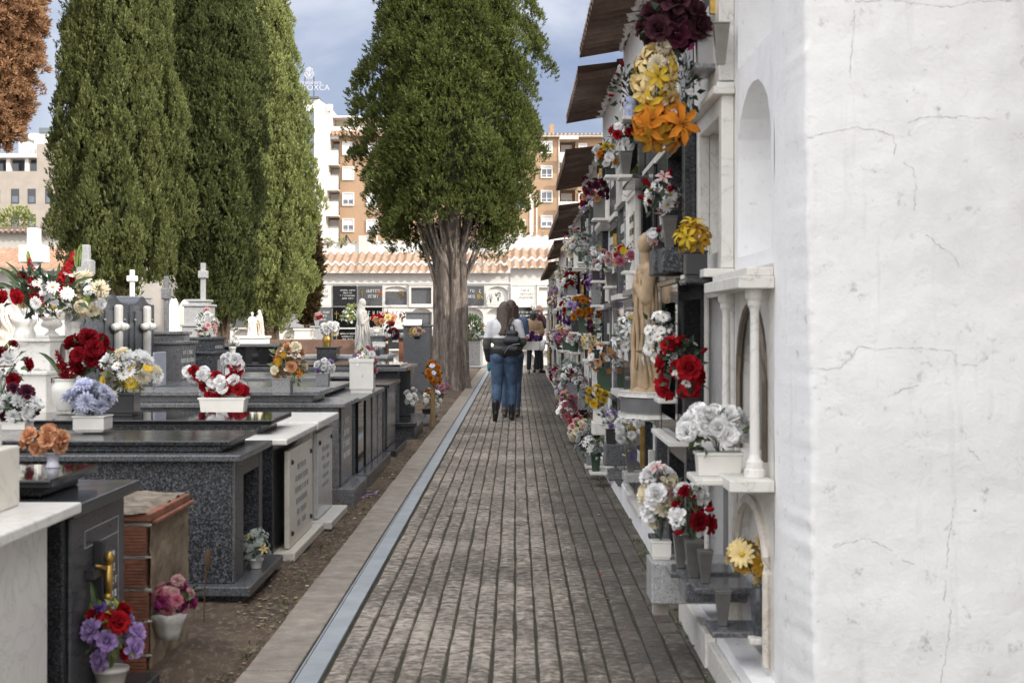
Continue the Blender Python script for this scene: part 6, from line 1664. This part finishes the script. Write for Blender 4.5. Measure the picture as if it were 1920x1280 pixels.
wallb('pale pink and white roses in a stone vase halfway along the wall', 11.9, (1137,492,22,22), [('rose','white',7,17),('rose','palepink',6,16)], ('cone',1143,18,510,536), CONE, MARB, nleaf=30)
wallb('silvery white carnation bunch with a pink bloom', 12.6, (1112,486,18,24), [('carn','white',10,14),('carn','silver',5,13),('rose','pink',2,13)], ('cube',1117,14,508,526), BLACKPOT, MARB, leafc='grey', nleaf=30)
wallb('white pink and red mixed bunch near the third ledge', 9.9, (1168,474,22,19), [('lily','white',5,20),('rose','pink',2,18),('rose','red',2,16),('daisy','yellow',3,15)], ('cone',1176,16,492,508), CONE, MARB, leafc='dark', nleaf=26)
wallb('bright yellow pompon chrysanthemums in a white bracket pot', 10.7, (1119,746,22,22), [('mum','yellow',13,16)], ('cube',1122,20,766,790), WHITEPOT, MARBW, tall=.07, leafc='dark', nleaf=24)
wallb('white and lilac carnations in a dark pot low on the wall', 9.5, (1143,784,19,20), [('carn','white',9,15),('carn','lilac',6,14)], ('cube',1146,20,804,830), BLACKPOT, G_MID, tall=.12, leafc='dark', nleaf=30)
wallb('round white chrysanthemums with yellow leaves in a grey block', 8.5, (1177,806,22,24), [('mum','white',11,20),('lily','yellow',2,16)], ('cone',1182,22,836,884), CONE, G_PALE, tall=.03, leafc='olive', nleaf=36)
bouquet('single purple iris and buds drooping from the low ledge', 8.4, (1180,852,10,12), [('lily','violet',2,18),('bud','cream',2,9)], None, nleaf=10)
wallb('creamy yellow lilies on a black trough beyond the statue', 12.6, (1106,640,18,16), [('lily','butter',10,17)], ('box',1110,28,655,672), BLACKPOT, MARB, leafc='olive', nleaf=18)
wallb('white and crimson chrysanthemums in a grey cube near the ground', 16.0, (1070,702,20,20), [('mum','white',14,10),('rose','crimson',4,9)], ('cube',1074,16,718,742), G_GREY, G_GREY, tall=.1, leafc='dark', nleaf=30)
wallb('pink and white small bunch right of the grey cube pot', 14.2, (1090,716,14,14), [('mum','white',8,10),('carn','pink',5,9)], ('cube',1092,13,728,744), G_GREY, G_GREY, tall=.1, nleaf=22)
wallb('burgundy dahlias above the cream lilies', 12.9, (1112,606,16,18), [('mum','burgundy',7,14),('daisy','silver',6,12)], ('cone',1114,12,620,640), GREENPOT, MARB, leafc='grey', nleaf=24)
# stacked grey blocks and pots at the foot of the wall
for i, (px, py, D, w_, h_, lab) in enumerate(((1146,872,11.0,24,18,'small square grey pot standing empty at the foot of the wall'), (1152,900,10.0,26,22,'empty grey square pot in front of another at the wall foot'), (1238,1080,5.75,40,32,'grey cement block under the blush rose pot'))):
    s = D/FPX; b = P(px, py, D); b.x = min(b.x, .72); t = thing('stone_pot' if i < 2 else 'cement_block', lab, 'pot' if i < 2 else 'block', b); pot_mesh('cube', b.x, b.y, max(0, b.z) if i < 2 else b.z, w_*s, h_*s).build('body', G_GREY, t, .003)
    if i < 2: b.z = 0
    b2 = MB(); b2.box(b.x-w_*s*.35, b.x+w_*s*.35, D-w_*s*.35, D+w_*s*.35, (max(0,P(0,py,D).z)+h_*s*1.001) if i < 2 else b.z-.15, (max(0,P(0,py,D).z)+h_*s*1.004) if i < 2 else b.z-.001); b2.build('soil' if i < 2 else 'support', M('dark_soil', (.03,.022,.016), .95) if i < 2 else CONC, t)
# the crowded ledges further along: one bouquet per ledge place, each with its own mix
KW = dict(mum='chrysanthemums', rose='roses', daisy='daisies', carn='carnations', lily='lilies', small='little blossoms', bud='rosebuds')
RN = ['lowest ledge', 'second ledge', 'third ledge', 'top ledge']
cols = ['white','white','white','white','white','cream','cream','yellow','pink','palepink','palepink','red','lilac','lilac','purple','burgundy','peach','silver','silver','crimson','orange']
rb = random.Random(77); combos = set()
for si in range(1, 6):
    ye_, pit_, fl_ = WT[si]; y0, y1 = SEGS[si][0], SEGS[si][1]
    for r in range(len(fl_)-1):
        if max(fl_[r], -.05) > fl_[r+1]-.25: continue
        y = y0 + .3
        while y < y1-.2:
            D = y + rb.uniform(-.12,.12)
            st = (.75 if D < 22 else 1.05)*rb.uniform(.8, 1.2)
            y += st
            if rb.random() < (.2 if r == len(fl_)-2 else .07): continue
            s = D/FPX; X = (.74 if D < 20 else .79) - rb.uniform(0, .07) - (.03 if r == 0 and D < 20 else 0); px = VX + X/s
            zl = max(fl_[r]+.02, .12); py = VY + (H-zl)/s
            w_ = rb.uniform(.19,.31)/s*(1 if D < 20 else .85); hh = w_*rb.uniform(.75,1.2); ph = rb.uniform(.09,.2)/s
            px = max(px, (1031 if D > 20 else 0) + w_/2)
            cx, cy = px - rb.uniform(.0,.06)/s, py - ph*.8 - hh*.35
            if any(abs(D-q[0]) < .5 and abs(cy-q[1]) < .3/s for q in ((13.2,372),(17.2,442),(12.6,486),(12.6,640),(16,702),(14.2,716),(12.9,606),(11.9,492))): continue
            for tr in range(60):
                c1, c2 = rb.choice(cols), rb.choice(cols); k1 = rb.choice(('mum','mum','rose','daisy','carn','lily'))
                if c1 != c2 and (c1, c2, r) not in combos and (c2, c1, r) not in combos: break
            combos.add((c1, c2, r))
            cn = lambda c: {'palepink': 'pale pink', 'crimson': 'deep red', 'gold': 'golden', 'silver': 'silvery'}.get(c, c)
            pk = rb.choice(('cone','cube','cone','cube','box','round')); pm, pn = rb.choice(((CONE,'smoky vase'),(GREYPOT,'granite pot'),(WHITEPOT,'white pot'),(BLACKPOT,'black pot'),(GREENPOT,'green pot')))
            lab = '%s and %s %s in a %s on the wall\'s %s' % (cn(c1), cn(c2), KW[k1], pn, RN[r])
            n = 12 if D > 20 else 15
            wallb(lab, D, (cx, cy, w_/2, hh/2), [(k1, c1, n, w_*.3), (rb.choice(('mum','rose','daisy')), c2, n//2, w_*.27), ('small', 'white', 2, w_*.2)], (pk, px, w_*.42, py-ph, py), pm, MARB, nleaf=22, leafc=rb.choice(('mid','dark','mid','olive','grey')), merge=True, group='bouquets crowding the niche wall ledges')
# flower box in front of the tan-coated person
bouquet('white flower box of purple and pink blooms carried between the two women', 19.75, (998,634,17,9), [('mum','purple',12,9),('carn','palepink',8,8),('daisy','white',5,7),('mum','violet',5,8)], ('box',996,32,640,656), WHITEPOT, nleaf=26, merge=True, cat='flower box', depth=9)
t = thing('paper_wrap', 'crumpled white paper beside the carried flower box', 'paper', P(1017,648,19.75)); blob('paper', [('e', P(1016,648,19.75), (.05,.05,.075)), ('e', P(1020,641,19.75), (.03,.04,.04))], SHIRT, t, .012, 0)
# ---------------------------------------------------------------- flowers on the left tombs
def top_D(z, py): return (H-z)*FPX/(py-VY)
t = bouquet('purple and red roses with bright leaves in front of the crucifix tomb', 4.6, (210,1185,46,68), [('rose','lilac',10,40),('carn','red',6,44),('rose','violet',2,34)], ('round',208,66,1250,1286), M('pale_stone_pot', (.45,.42,.38), .7, .15), leafc='lime', nleaf=60, depth=46, lsz=.95)
D = 4.6; blades(t, [(P(190,1210,D), P(170,1090,D), .03), (P(185,1200,D), P(120,1200,D), .02)], 'mid')
bouquet('apricot roses in a white and blue vase on the black slab', 4.94, (85,827,40,24), [('rose','peach',11,32)], ('flare',99,42,848,876), M('white_blue_china', (.62,.62,.68), .2, .3, 25), leafc='olive', nleaf=14, depth=28)
t = bouquet('pink and magenta flowers in crumpled white wrapping by the brick tomb', 5.4, (322,1124,34,36), [('mum','palepink',12,26),('mum','pink',6,26),('carn','magenta',7,28)], ('wrap',318,62,1150,1196), M('crumpled_plastic', (.5,.48,.44), .35, .2, 20), leafc='mid', nleaf=30, depth=36)
D = 5.45; blades(t, [(P(345,1130,D), P(384,1104,D), .01), (P(345,1132,D), P(382,1120,D), .01), (P(345,1128,D), P(372,1096,D), .01), (P(345,1134,D), P(376,1132,D), .01)], 'mid', 'fern_frond')
bouquet('silvery dried flowers with teal leaf on the speckled tomb base', 7.28, (480,1024,25,32), [('small','silver',18,22),('daisy','silver',8,18),('lily','butter',2,22)], ('round',480,28,1046,1064), WHITEPOT, leafc='grey', nleaf=40, depth=26)
bouquet('grey-green bunch with dark red roses in a white pot at the left edge', 7.05, (34,762,42,38), [('mum','white',9,28),('rose','burgundy',5,30),('small','silver',10,24)], ('cube',30,50,790,806), WHITEPOT, leafc='mid', nleaf=90, depth=36, lsz=.7)
bouquet('red carnations and white blooms cut by the left edge, above the grey-green bunch', 7.4, (8,690,38,44), [('carn','crimson',8,32),('carn','white',6,28)], ('cube',2,40,740,790), WHITEPOT, leafc='mid', nleaf=50, depth=36)
D = top_D(.772, 807); bouquet('powder blue pompon chrysanthemums in a square white pot on black granite', D, (174,752,40,34), [('mum','paleblue',15,36)], ('cube',174,58,778,808), WHITEPOT, leafc='dark', nleaf=14, depth=38, minz=-.6)
D = 8.9; t = bouquet('red gladiolus and crimson carnations in a round white vase', D, (166,664,33,38), [('carn','crimson',11,40)], None, leafc='mid', nleaf=24, depth=34)
b = P(124,770,D); pot_mesh('vase', b.x, b.y, b.z, 54*D/FPX, 60*D/FPX).build('vase', WHITEPOT, t, 0, True)
spike(t, P(128,712,D), P(104,656,D), 'crimson', 14, 24*D/FPX); blades(t, [(P(120,715,D), P(72,660,D), .03), (P(135,715,D), P(158,688,D), .03), (P(150,705,D), P(182,690,D), .05)], 'mid')
D = 8.75; bouquet('white and yellow chrysanthemum mix in a dark cube vase', D, (242,702,50,44), [('mum','white',11,34),('mum','cream',6,30),('daisy','yellow',6,26),('daisy','white',8,24),('small','yellow',6,24)], ('cube',232,50,736,778), BLACKPOT, leafc='olive', nleaf=50, depth=42)
D = top_D(.69, 773)
t = thing('flower_arrangement', 'red and white carnations arranged as a tilted cross in a white trough', 'flowers', P(420,772,D), 0)
pot_mesh('box', P(420,772,D).x, D, P(420,772,D).z, 84*D/FPX, 28*D/FPX).build('planter', WHITEPOT, t, .003)
rq = random.Random(4); s = D/FPX; lf = MB()
for i in range(44):
    if i < 20: f = i/19; px, py = 358+92*f, 702+38*f-10*math.sin(f*3)
    elif i < 36: f = (i-20)/15; px, py = 446-4*f-36*(f**2), 676+66*f
    else: px, py = rq.uniform(385,452), rq.uniform(716,742)
    px += rq.uniform(-6,6); py += rq.uniform(-7,7); Dq = D + rq.uniform(-.09,.09)
    o = link(bpy.data.objects.new('flower', bloom_mesh('carn', 'red' if (i//2) % 2 else 'white')), t); o.location = P(px, py, Dq)-WLOC[t.name]; o.rotation_mode = 'QUATERNION'
    o.rotation_quaternion = Vector((rq.uniform(-.5,.5), -.8, rq.uniform(.1,.9))).to_track_quat('Z','Y'); z_ = 26*s; o.scale = (z_, z_, z_)
    if i % 2: leaf(lf, P(px, py+6, Dq+.04), (rq.uniform(-1,1), -.3, rq.uniform(-.6,.8)), 18*s, 8*s)
lf.build('foliage', leaf_mat(LG['mid']), t)
# tall urns
D = 9.55; t = bouquet('red gladioli, red carnations and white daisies in a big marble urn', D, (82,552,76,46), [('carn','red',5,28),('daisy','white',11,26),('mum','white',5,24),('small','white',6,20),('daisy','butter',4,20)], ('urn',46,46,598,688), MARB, leafc='dark', nleaf=90, depth=44)
spike(t, P(66,560,D), P(54,482,D), 'red', 14, 26*D/FPX); spike(t, P(110,545,D), P(140,470,D), 'red', 16, 24*D/FPX)
blades(t, [(P(146,500,D), P(153,456,D), .035), (P(143,500,D), P(140,466,D), .03), (P(54,500,D), P(52,470,D), .03)], 'lime', 'flower_bud')
blades(t, [(P(60,580,D), P(-5,500,D), .05), (P(55,575,D), P(-12,530,D), .03), (P(105,560,D), P(112,492,D), .025), (P(112,560,D), P(180,520,D), .025), (P(60,575,D), P(10,490,D), .03), (P(150,500,D), P(152,462,D), .02), (P(145,500,D), P(146,466,D), .02)], 'mid')
ped = thing('plinth', 'white square marble plinth under the big left urn', 'plinth', P(46,760,D)); boxp('block', MARB, ped, P(16,0,D).x, P(72,0,D).x, D-.12, D+.1, .5, P(0,697,D).z); boxp('cap', MARB, ped, P(12,0,D).x, P(77,0,D).x, D-.14, D+.12, P(0,697,D).z+.0005, P(0,688.5,D).z)
D = 9.75; bouquet('white lilies with green buds in a squat marble urn', D, (100,575,34,26), [('daisy','white',8,22),('carn','red',2,24),('small','yellow',5,18)], ('urn',97,42,594,628), MARB, leafc='dark', nleaf=40, depth=30)
D = 9.9; t = bouquet('cream chrysanthemums and white roses in a slender marble urn', D, (158,560,42,44), [('mum','cream',7,36),('rose','cream',5,26),('carn','white',6,26),('lily','green',4,24),('small','white',4,20)], ('urn',137,32,602,662), MARB, leafc='mid', nleaf=50, depth=38)
ped = thing('plinth', 'narrow white plinth under the slender marble urn', 'plinth', P(137,760,D)); boxp('block', MARB, ped, P(122,0,D).x, P(150,0,D).x, D-.08, D+.08, .6, P(0,662.5,D).z)
D = 15.2; bouquet('pale pink roses and white lilies in two slim black vases', D, (388,608,22,26), [('rose','palepink',6,15),('lily','white',8,16),('rose','white',4,14)], ('flare',384,20,628,660), BLACKPOT, leafc='mid', nleaf=40, depth=20)
bouquet('white roses behind the red and white carnation cross', 13.2, (432,676,15,14), [('rose','white',12,14)], ('cube',434,20,690,706), WHITEPOT, nleaf=22)
D = top_D(.82, 738); bouquet('tall peach and orange bouquet in a grey granite cube', D, (541,682,30,46), [('rose','peach',8,22),('rose','cream',4,22),('lily','orange',7,22),('daisy','gold',6,18),('small','white',4,14)], ('cube',530,34,708,740), GREYPOT, leafc='olive', nleaf=60, depth=30)
D = top_D(.775, 725); bouquet('lilac and white carnations in a small granite cube', D, (610,686,18,11), [('carn','lilac',5,15),('carn','white',8,15)], ('cube',605,24,700,726), GREYPOT, nleaf=18, depth=14, merge=False)
D = 12.6; bouquet('pink carnations and white lilies trailing down a white square urn', D, (681,684,20,40), [('carn','pink',7,15),('lily','white',9,16),('carn','lilac',4,14),('mum','white',4,14)], ('cube',680,44,672,736), WHITEPOT, leafc='lime', nleaf=40, depth=24)
bouquet('white roses in a gilt vase on a dark block', 21.5, (617,616,17,12), [('rose','white',18,13),('daisy','yellow',3,9)], ('vase',613,18,628,653), M('gilt_vase', (.3,.19,.05), .35, .2, metal=.7), nleaf=20)
pedestal('dark granite block carrying the gilt vase', 614, 21.6, [(598,634,653,668)], G_DARK, .5)
bouquet('peach pink and coral roses in a white footed urn', 22.5, (722,598,21,13), [('rose','peach',7,13),('rose','palepink',5,12),('rose','red',4,12),('rose','butter',3,12)], ('urn',706,13,612,632), WHITEPOT, nleaf=24)
pedestal('grey stone block under the white footed urn', 707, 22.6, [(692,722,632,670)], G_MID, .5)
bouquet('burgundy and white trailing bunch right of the footed urn', 22.2, (735,626,13,17), [('mum','burgundy',9,10),('carn','white',6,9),('rose','crimson',4,9)], None, leafc='dark', nleaf=30)
bouquet('yellow and pink chrysanthemums in a dark bowl before the grey block', 25, (782,622,14,9), [('mum','butter',9,9),('mum','palepink',5,8)], ('round',782,14,630,636), BLACKPOT, leafc='dark', nleaf=26)
pedestal('grey tomb head with sloping white plaque near the trunk', 782, 26, [(759,808,612,660),(764,806,588,611)], G_MID, .7)
t = thing('memorial_plaque', 'white sloping book-shaped plaque left of the trunk', 'plaque', P(775,600,25.5)); mb = MB(); a = P(758,611,25.5); b = P(790,611,25.5); mb.prism([(25.5,a.z),(25.9,a.z+.2),(25.9,a.z+.22),(25.48,a.z+.02)], a.x, b.x, axis='x'); mb.build('plate', STATUE_WHITE, t)
bouquet('pale pink bunch on the grey tomb head by the trunk', 25.8, (796,594,8,10), [('mum','palepink',9,7)], None, nleaf=14)
bouquet('small white bunch in a black pot left of the porch tomb top', 20.8, (709,652,6,5), [('mum','white',8,6)], ('cube',709,7,657,667), BLACKPOT, nleaf=10)
bouquet('long white stone trough with faded trailing plants', 21.9, (712,643,22,4), [('small','cream',6,7)], ('box',711,24,641,650), WHITEPOT, leafc='grey', nleaf=16)
bouquet('deep pink bunch on slim grey pillar', 24, (597,593,9,7), [('mum','palepink',6,7),('mum','red',3,8)], ('cone',594,9,600,614), G_PALE, nleaf=12)
pedestal('slim grey pillar pair behind the peach bouquet', 596, 24.2, [(586,610,614,690)], G_PALE, .4)
pedestal('cream stepped stone block left of the slim pillar', 570, 23, [(553,586,636,690),(556,584,619,635)], MARB2, .5)
bouquet('light green spray of white buds behind the saint statue', 24.5, (652,590,14,20), [('small','white',8,8),('daisy','white',6,7)], None, leafc='lime', nleaf=60)
bouquet('yellow green foliage bush beside the saint statue', 22.5, (660,586,10,20), [('small','yellow',6,6)], None, leafc='lime', nleaf=90)
D = 19.3; bouquet('yellow carnations in a white cup before the praying angel', D, (473,611,11,7), [('carn','butter',10,8)], ('round',472,12,617,634), WHITEPOT, leafc='lime', nleaf=16)
bouquet('white blooms and bright leaves left of the dark lidded tomb', 17.8, (440,640,9,12), [('mum','white',7,9)], ('round',436,14,650,664), WHITEPOT, nleaf=20)
D = 16.6; bouquet('white chrysanthemum pot on the dark porch step', D, (770,746,13,18), [('mum','white',8,13)], ('cube',770,16,762,774), BLACKPOT, leafc='mid', nleaf=26)
bouquet('orange roses hung on the post before the trunk', 18.3, (812,700,15,22), [('rose','orange',11,13),('mum','gold',5,12),('daisy','paleblue',3,12)], None, leafc='dark', nleaf=40)
t = thing('plant_stand', 'short wooden stand under the hanging orange roses', 'stand', P(812,740,18.35)); mb = MB(); mb.tube([(P(812,0,18.35).x, 18.35, .0), (P(812,0,18.35).x, 18.35, P(0,715,18.35).z)], .03, 8); mb.tube([(P(806,0,18.35).x, 18.4, .0), (P(811,0,18.35).x, 18.36, .3)], .015, 6); mb.build('stem', M('pale_wood', (.3,.2,.1), .7), t)
bouquet('white and yellow arrangement on the low slab by the trunk', 19.0, (806,748,19,22), [('mum','white',8,13),('rose','cream',5,13),('carn','orange',3,12),('daisy','white',6,10)], ('box',804,24,766,776), BLACKPOT, leafc='dark', nleaf=50)
bouquet('mauve chrysanthemum ball in front of the cypress trunk', 20.8, (826,728,14,13), [('mum','palepink',12,9),('mum','lilac',10,9),('mum','pink',5,8)], ('round',827,12,738,746), BLACKPOT, leafc='dark', nleaf=24)
bouquet('pink potted flowers on the blue grey tomb by the walkers', 42.6, (906,615,7,7), [('mum','pink',8,5),('mum','palepink',6,5)], ('cube',905,8,621,629), GREENPOT, nleaf=16)
# far niche wall posies
for px, py, c_, lab in ((711,550,'orange','orange posy left of the pale arched plaque, far wall top row'), (751,552,'gold','rusty orange posy right of the pale arched plaque, far wall top row'), (899,556,'yellow','yellow posy on the slate plaque behind the women, far wall'), (920,556,'white','white bunch in the stone arch niche, left side'), (934,553,'silver','silvery white bunch in the stone arch niche, right side'), (558,578,'palepink','pink posy at the left end of the far niches'), (754,592,'crimson','deep red posy by the black far plaque'), (1000,576,'white','white flowers behind the balding man')):
    bouquet(lab, 45.7, (px,py,5,6), [('mum',c_,8,4.2)], ('cone',px,4,py+5,py+12), CONE, nleaf=14, group='posies on the far niche wall')
# ---------------------------------------------------------------- sky, sun, camera
sc_ = bpy.context.scene
sun_to = Vector((.72, -.5, .42)).normalized()
el = math.asin(sun_to.z); az = math.atan2(sun_to.x, sun_to.y)
L = bpy.data.lights.new('sun', 'SUN'); L.energy = 2.35; L.angle = math.radians(1.2); L.color = (1, .93, .83)
so = bpy.data.objects.new('sun', L); C.objects.link(so); so.rotation_euler = (-sun_to).to_track_quat('-Z', 'Y').to_euler(); so.location = (20, -15, 18)
w = bpy.data.worlds.new('World'); sc_.world = w; w.use_nodes = True
nt = w.node_tree; bg = nt.nodes['Background']
sky = nt.nodes.new('ShaderNodeTexSky'); sky.sky_type = 'NISHITA'; sky.sun_disc = False; sky.sun_elevation = el; sky.sun_rotation = az
tc = nt.nodes.new('ShaderNodeTexCoord'); mp_ = nt.nodes.new('ShaderNodeMapping'); mp_.inputs['Scale'].default_value = (1, 1, 1.9); mp_.inputs['Location'].default_value = (.35, .2, .12)
nt.links.new(tc.outputs['Generated'], mp_.inputs['Vector'])
nz = nt.nodes.new('ShaderNodeTexNoise'); nz.inputs['Scale'].default_value = 3.6; nz.inputs['Detail'].default_value = 8; nz.inputs['Roughness'].default_value = .52; nz.inputs['Distortion'].default_value = .35
nt.links.new(mp_.outputs['Vector'], nz.inputs['Vector'])
def wramp(fac, stops):
    x = nt.nodes.new('ShaderNodeValToRGB'); e = x.color_ramp.elements
    while len(e) < len(stops): e.new(.5)
    for k, (p, c) in enumerate(stops): e[k].position = p; e[k].color = (c[0], c[1], c[2], 1) if hasattr(c, '__len__') else (c, c, c, 1)
    nt.links.new(fac, x.inputs['Fac']); return x.outputs['Color']
cloud = wramp(nz.outputs['Fac'], [(.34, (.165,.205,.33)), (.47, (.215,.255,.385)), (.54, (.3,.34,.45)), (.62, (.5,.52,.6))])
# brighter cloud towards the sun and overhead
dot = nt.nodes.new('ShaderNodeVectorMath'); dot.operation = 'DOT_PRODUCT'; dot.inputs[1].default_value = Vector((.3, -.62, .72)).normalized()
nt.links.new(tc.outputs['Generated'], dot.inputs[0])
mr = nt.nodes.new('ShaderNodeMapRange'); mr.interpolation_type = 'SMOOTHSTEP'; mr.inputs['From Min'].default_value = -.45; mr.inputs['From Max'].default_value = .85; mr.inputs['To Min'].default_value = 9.6; mr.inputs['To Max'].default_value = 40
nt.links.new(dot.outputs['Value'], mr.inputs['Value'])
wh = nt.nodes.new('ShaderNodeMix'); wh.data_type = 'RGBA'; wh.inputs[7].default_value = (.475,.47,.472,1)
mr2 = nt.nodes.new('ShaderNodeMapRange'); mr2.inputs['From Min'].default_value = -.33; mr2.inputs['From Max'].default_value = .25; nt.links.new(dot.outputs['Value'], mr2.inputs['Value']); nt.links.new(mr2.outputs['Result'], wh.inputs[0]); nt.links.new(cloud, wh.inputs[6])
sm = nt.nodes.new('ShaderNodeVectorMath'); sm.operation = 'SCALE'; nt.links.new(wh.outputs[2], sm.inputs[0]); nt.links.new(mr.outputs['Result'], sm.inputs['Scale'])
mx = nt.nodes.new('ShaderNodeMix'); mx.data_type = 'RGBA'; mx.inputs[0].default_value = .86; nt.links.new(sky.outputs['Color'], mx.inputs[6]); nt.links.new(sm.outputs['Vector'], mx.inputs[7])
nt.links.new(mx.outputs[2], bg.inputs['Color']); bg.inputs['Strength'].default_value = .1
cam = bpy.data.cameras.new('camera'); cam.sensor_width = 36; cam.lens = 36*FPX/1920; cam.shift_x = -(VX-960)/1920; cam.shift_y = -(640-VY)/1920; cam.clip_end = 3000; cam.clip_start = .05
cam.dof.use_dof = True; cam.dof.focus_distance = 17; cam.dof.aperture_fstop = 7
co = bpy.data.objects.new('camera', cam); C.objects.link(co); co.location = (0, 0, H); co.rotation_euler = (math.pi/2, 0, 0)
sc_.camera = co
v = sc_.view_settings; v.view_transform = 'Standard'; v.look = 'None'; v.exposure = .67; v.gamma = 1; v.use_curve_mapping = False
sc_.cycles.max_bounces = 8; sc_.cycles.diffuse_bounces = 6; sc_.cycles.glossy_bounces = 3; sc_.cycles.transmission_bounces = 3; sc_.cycles.use_denoising = True
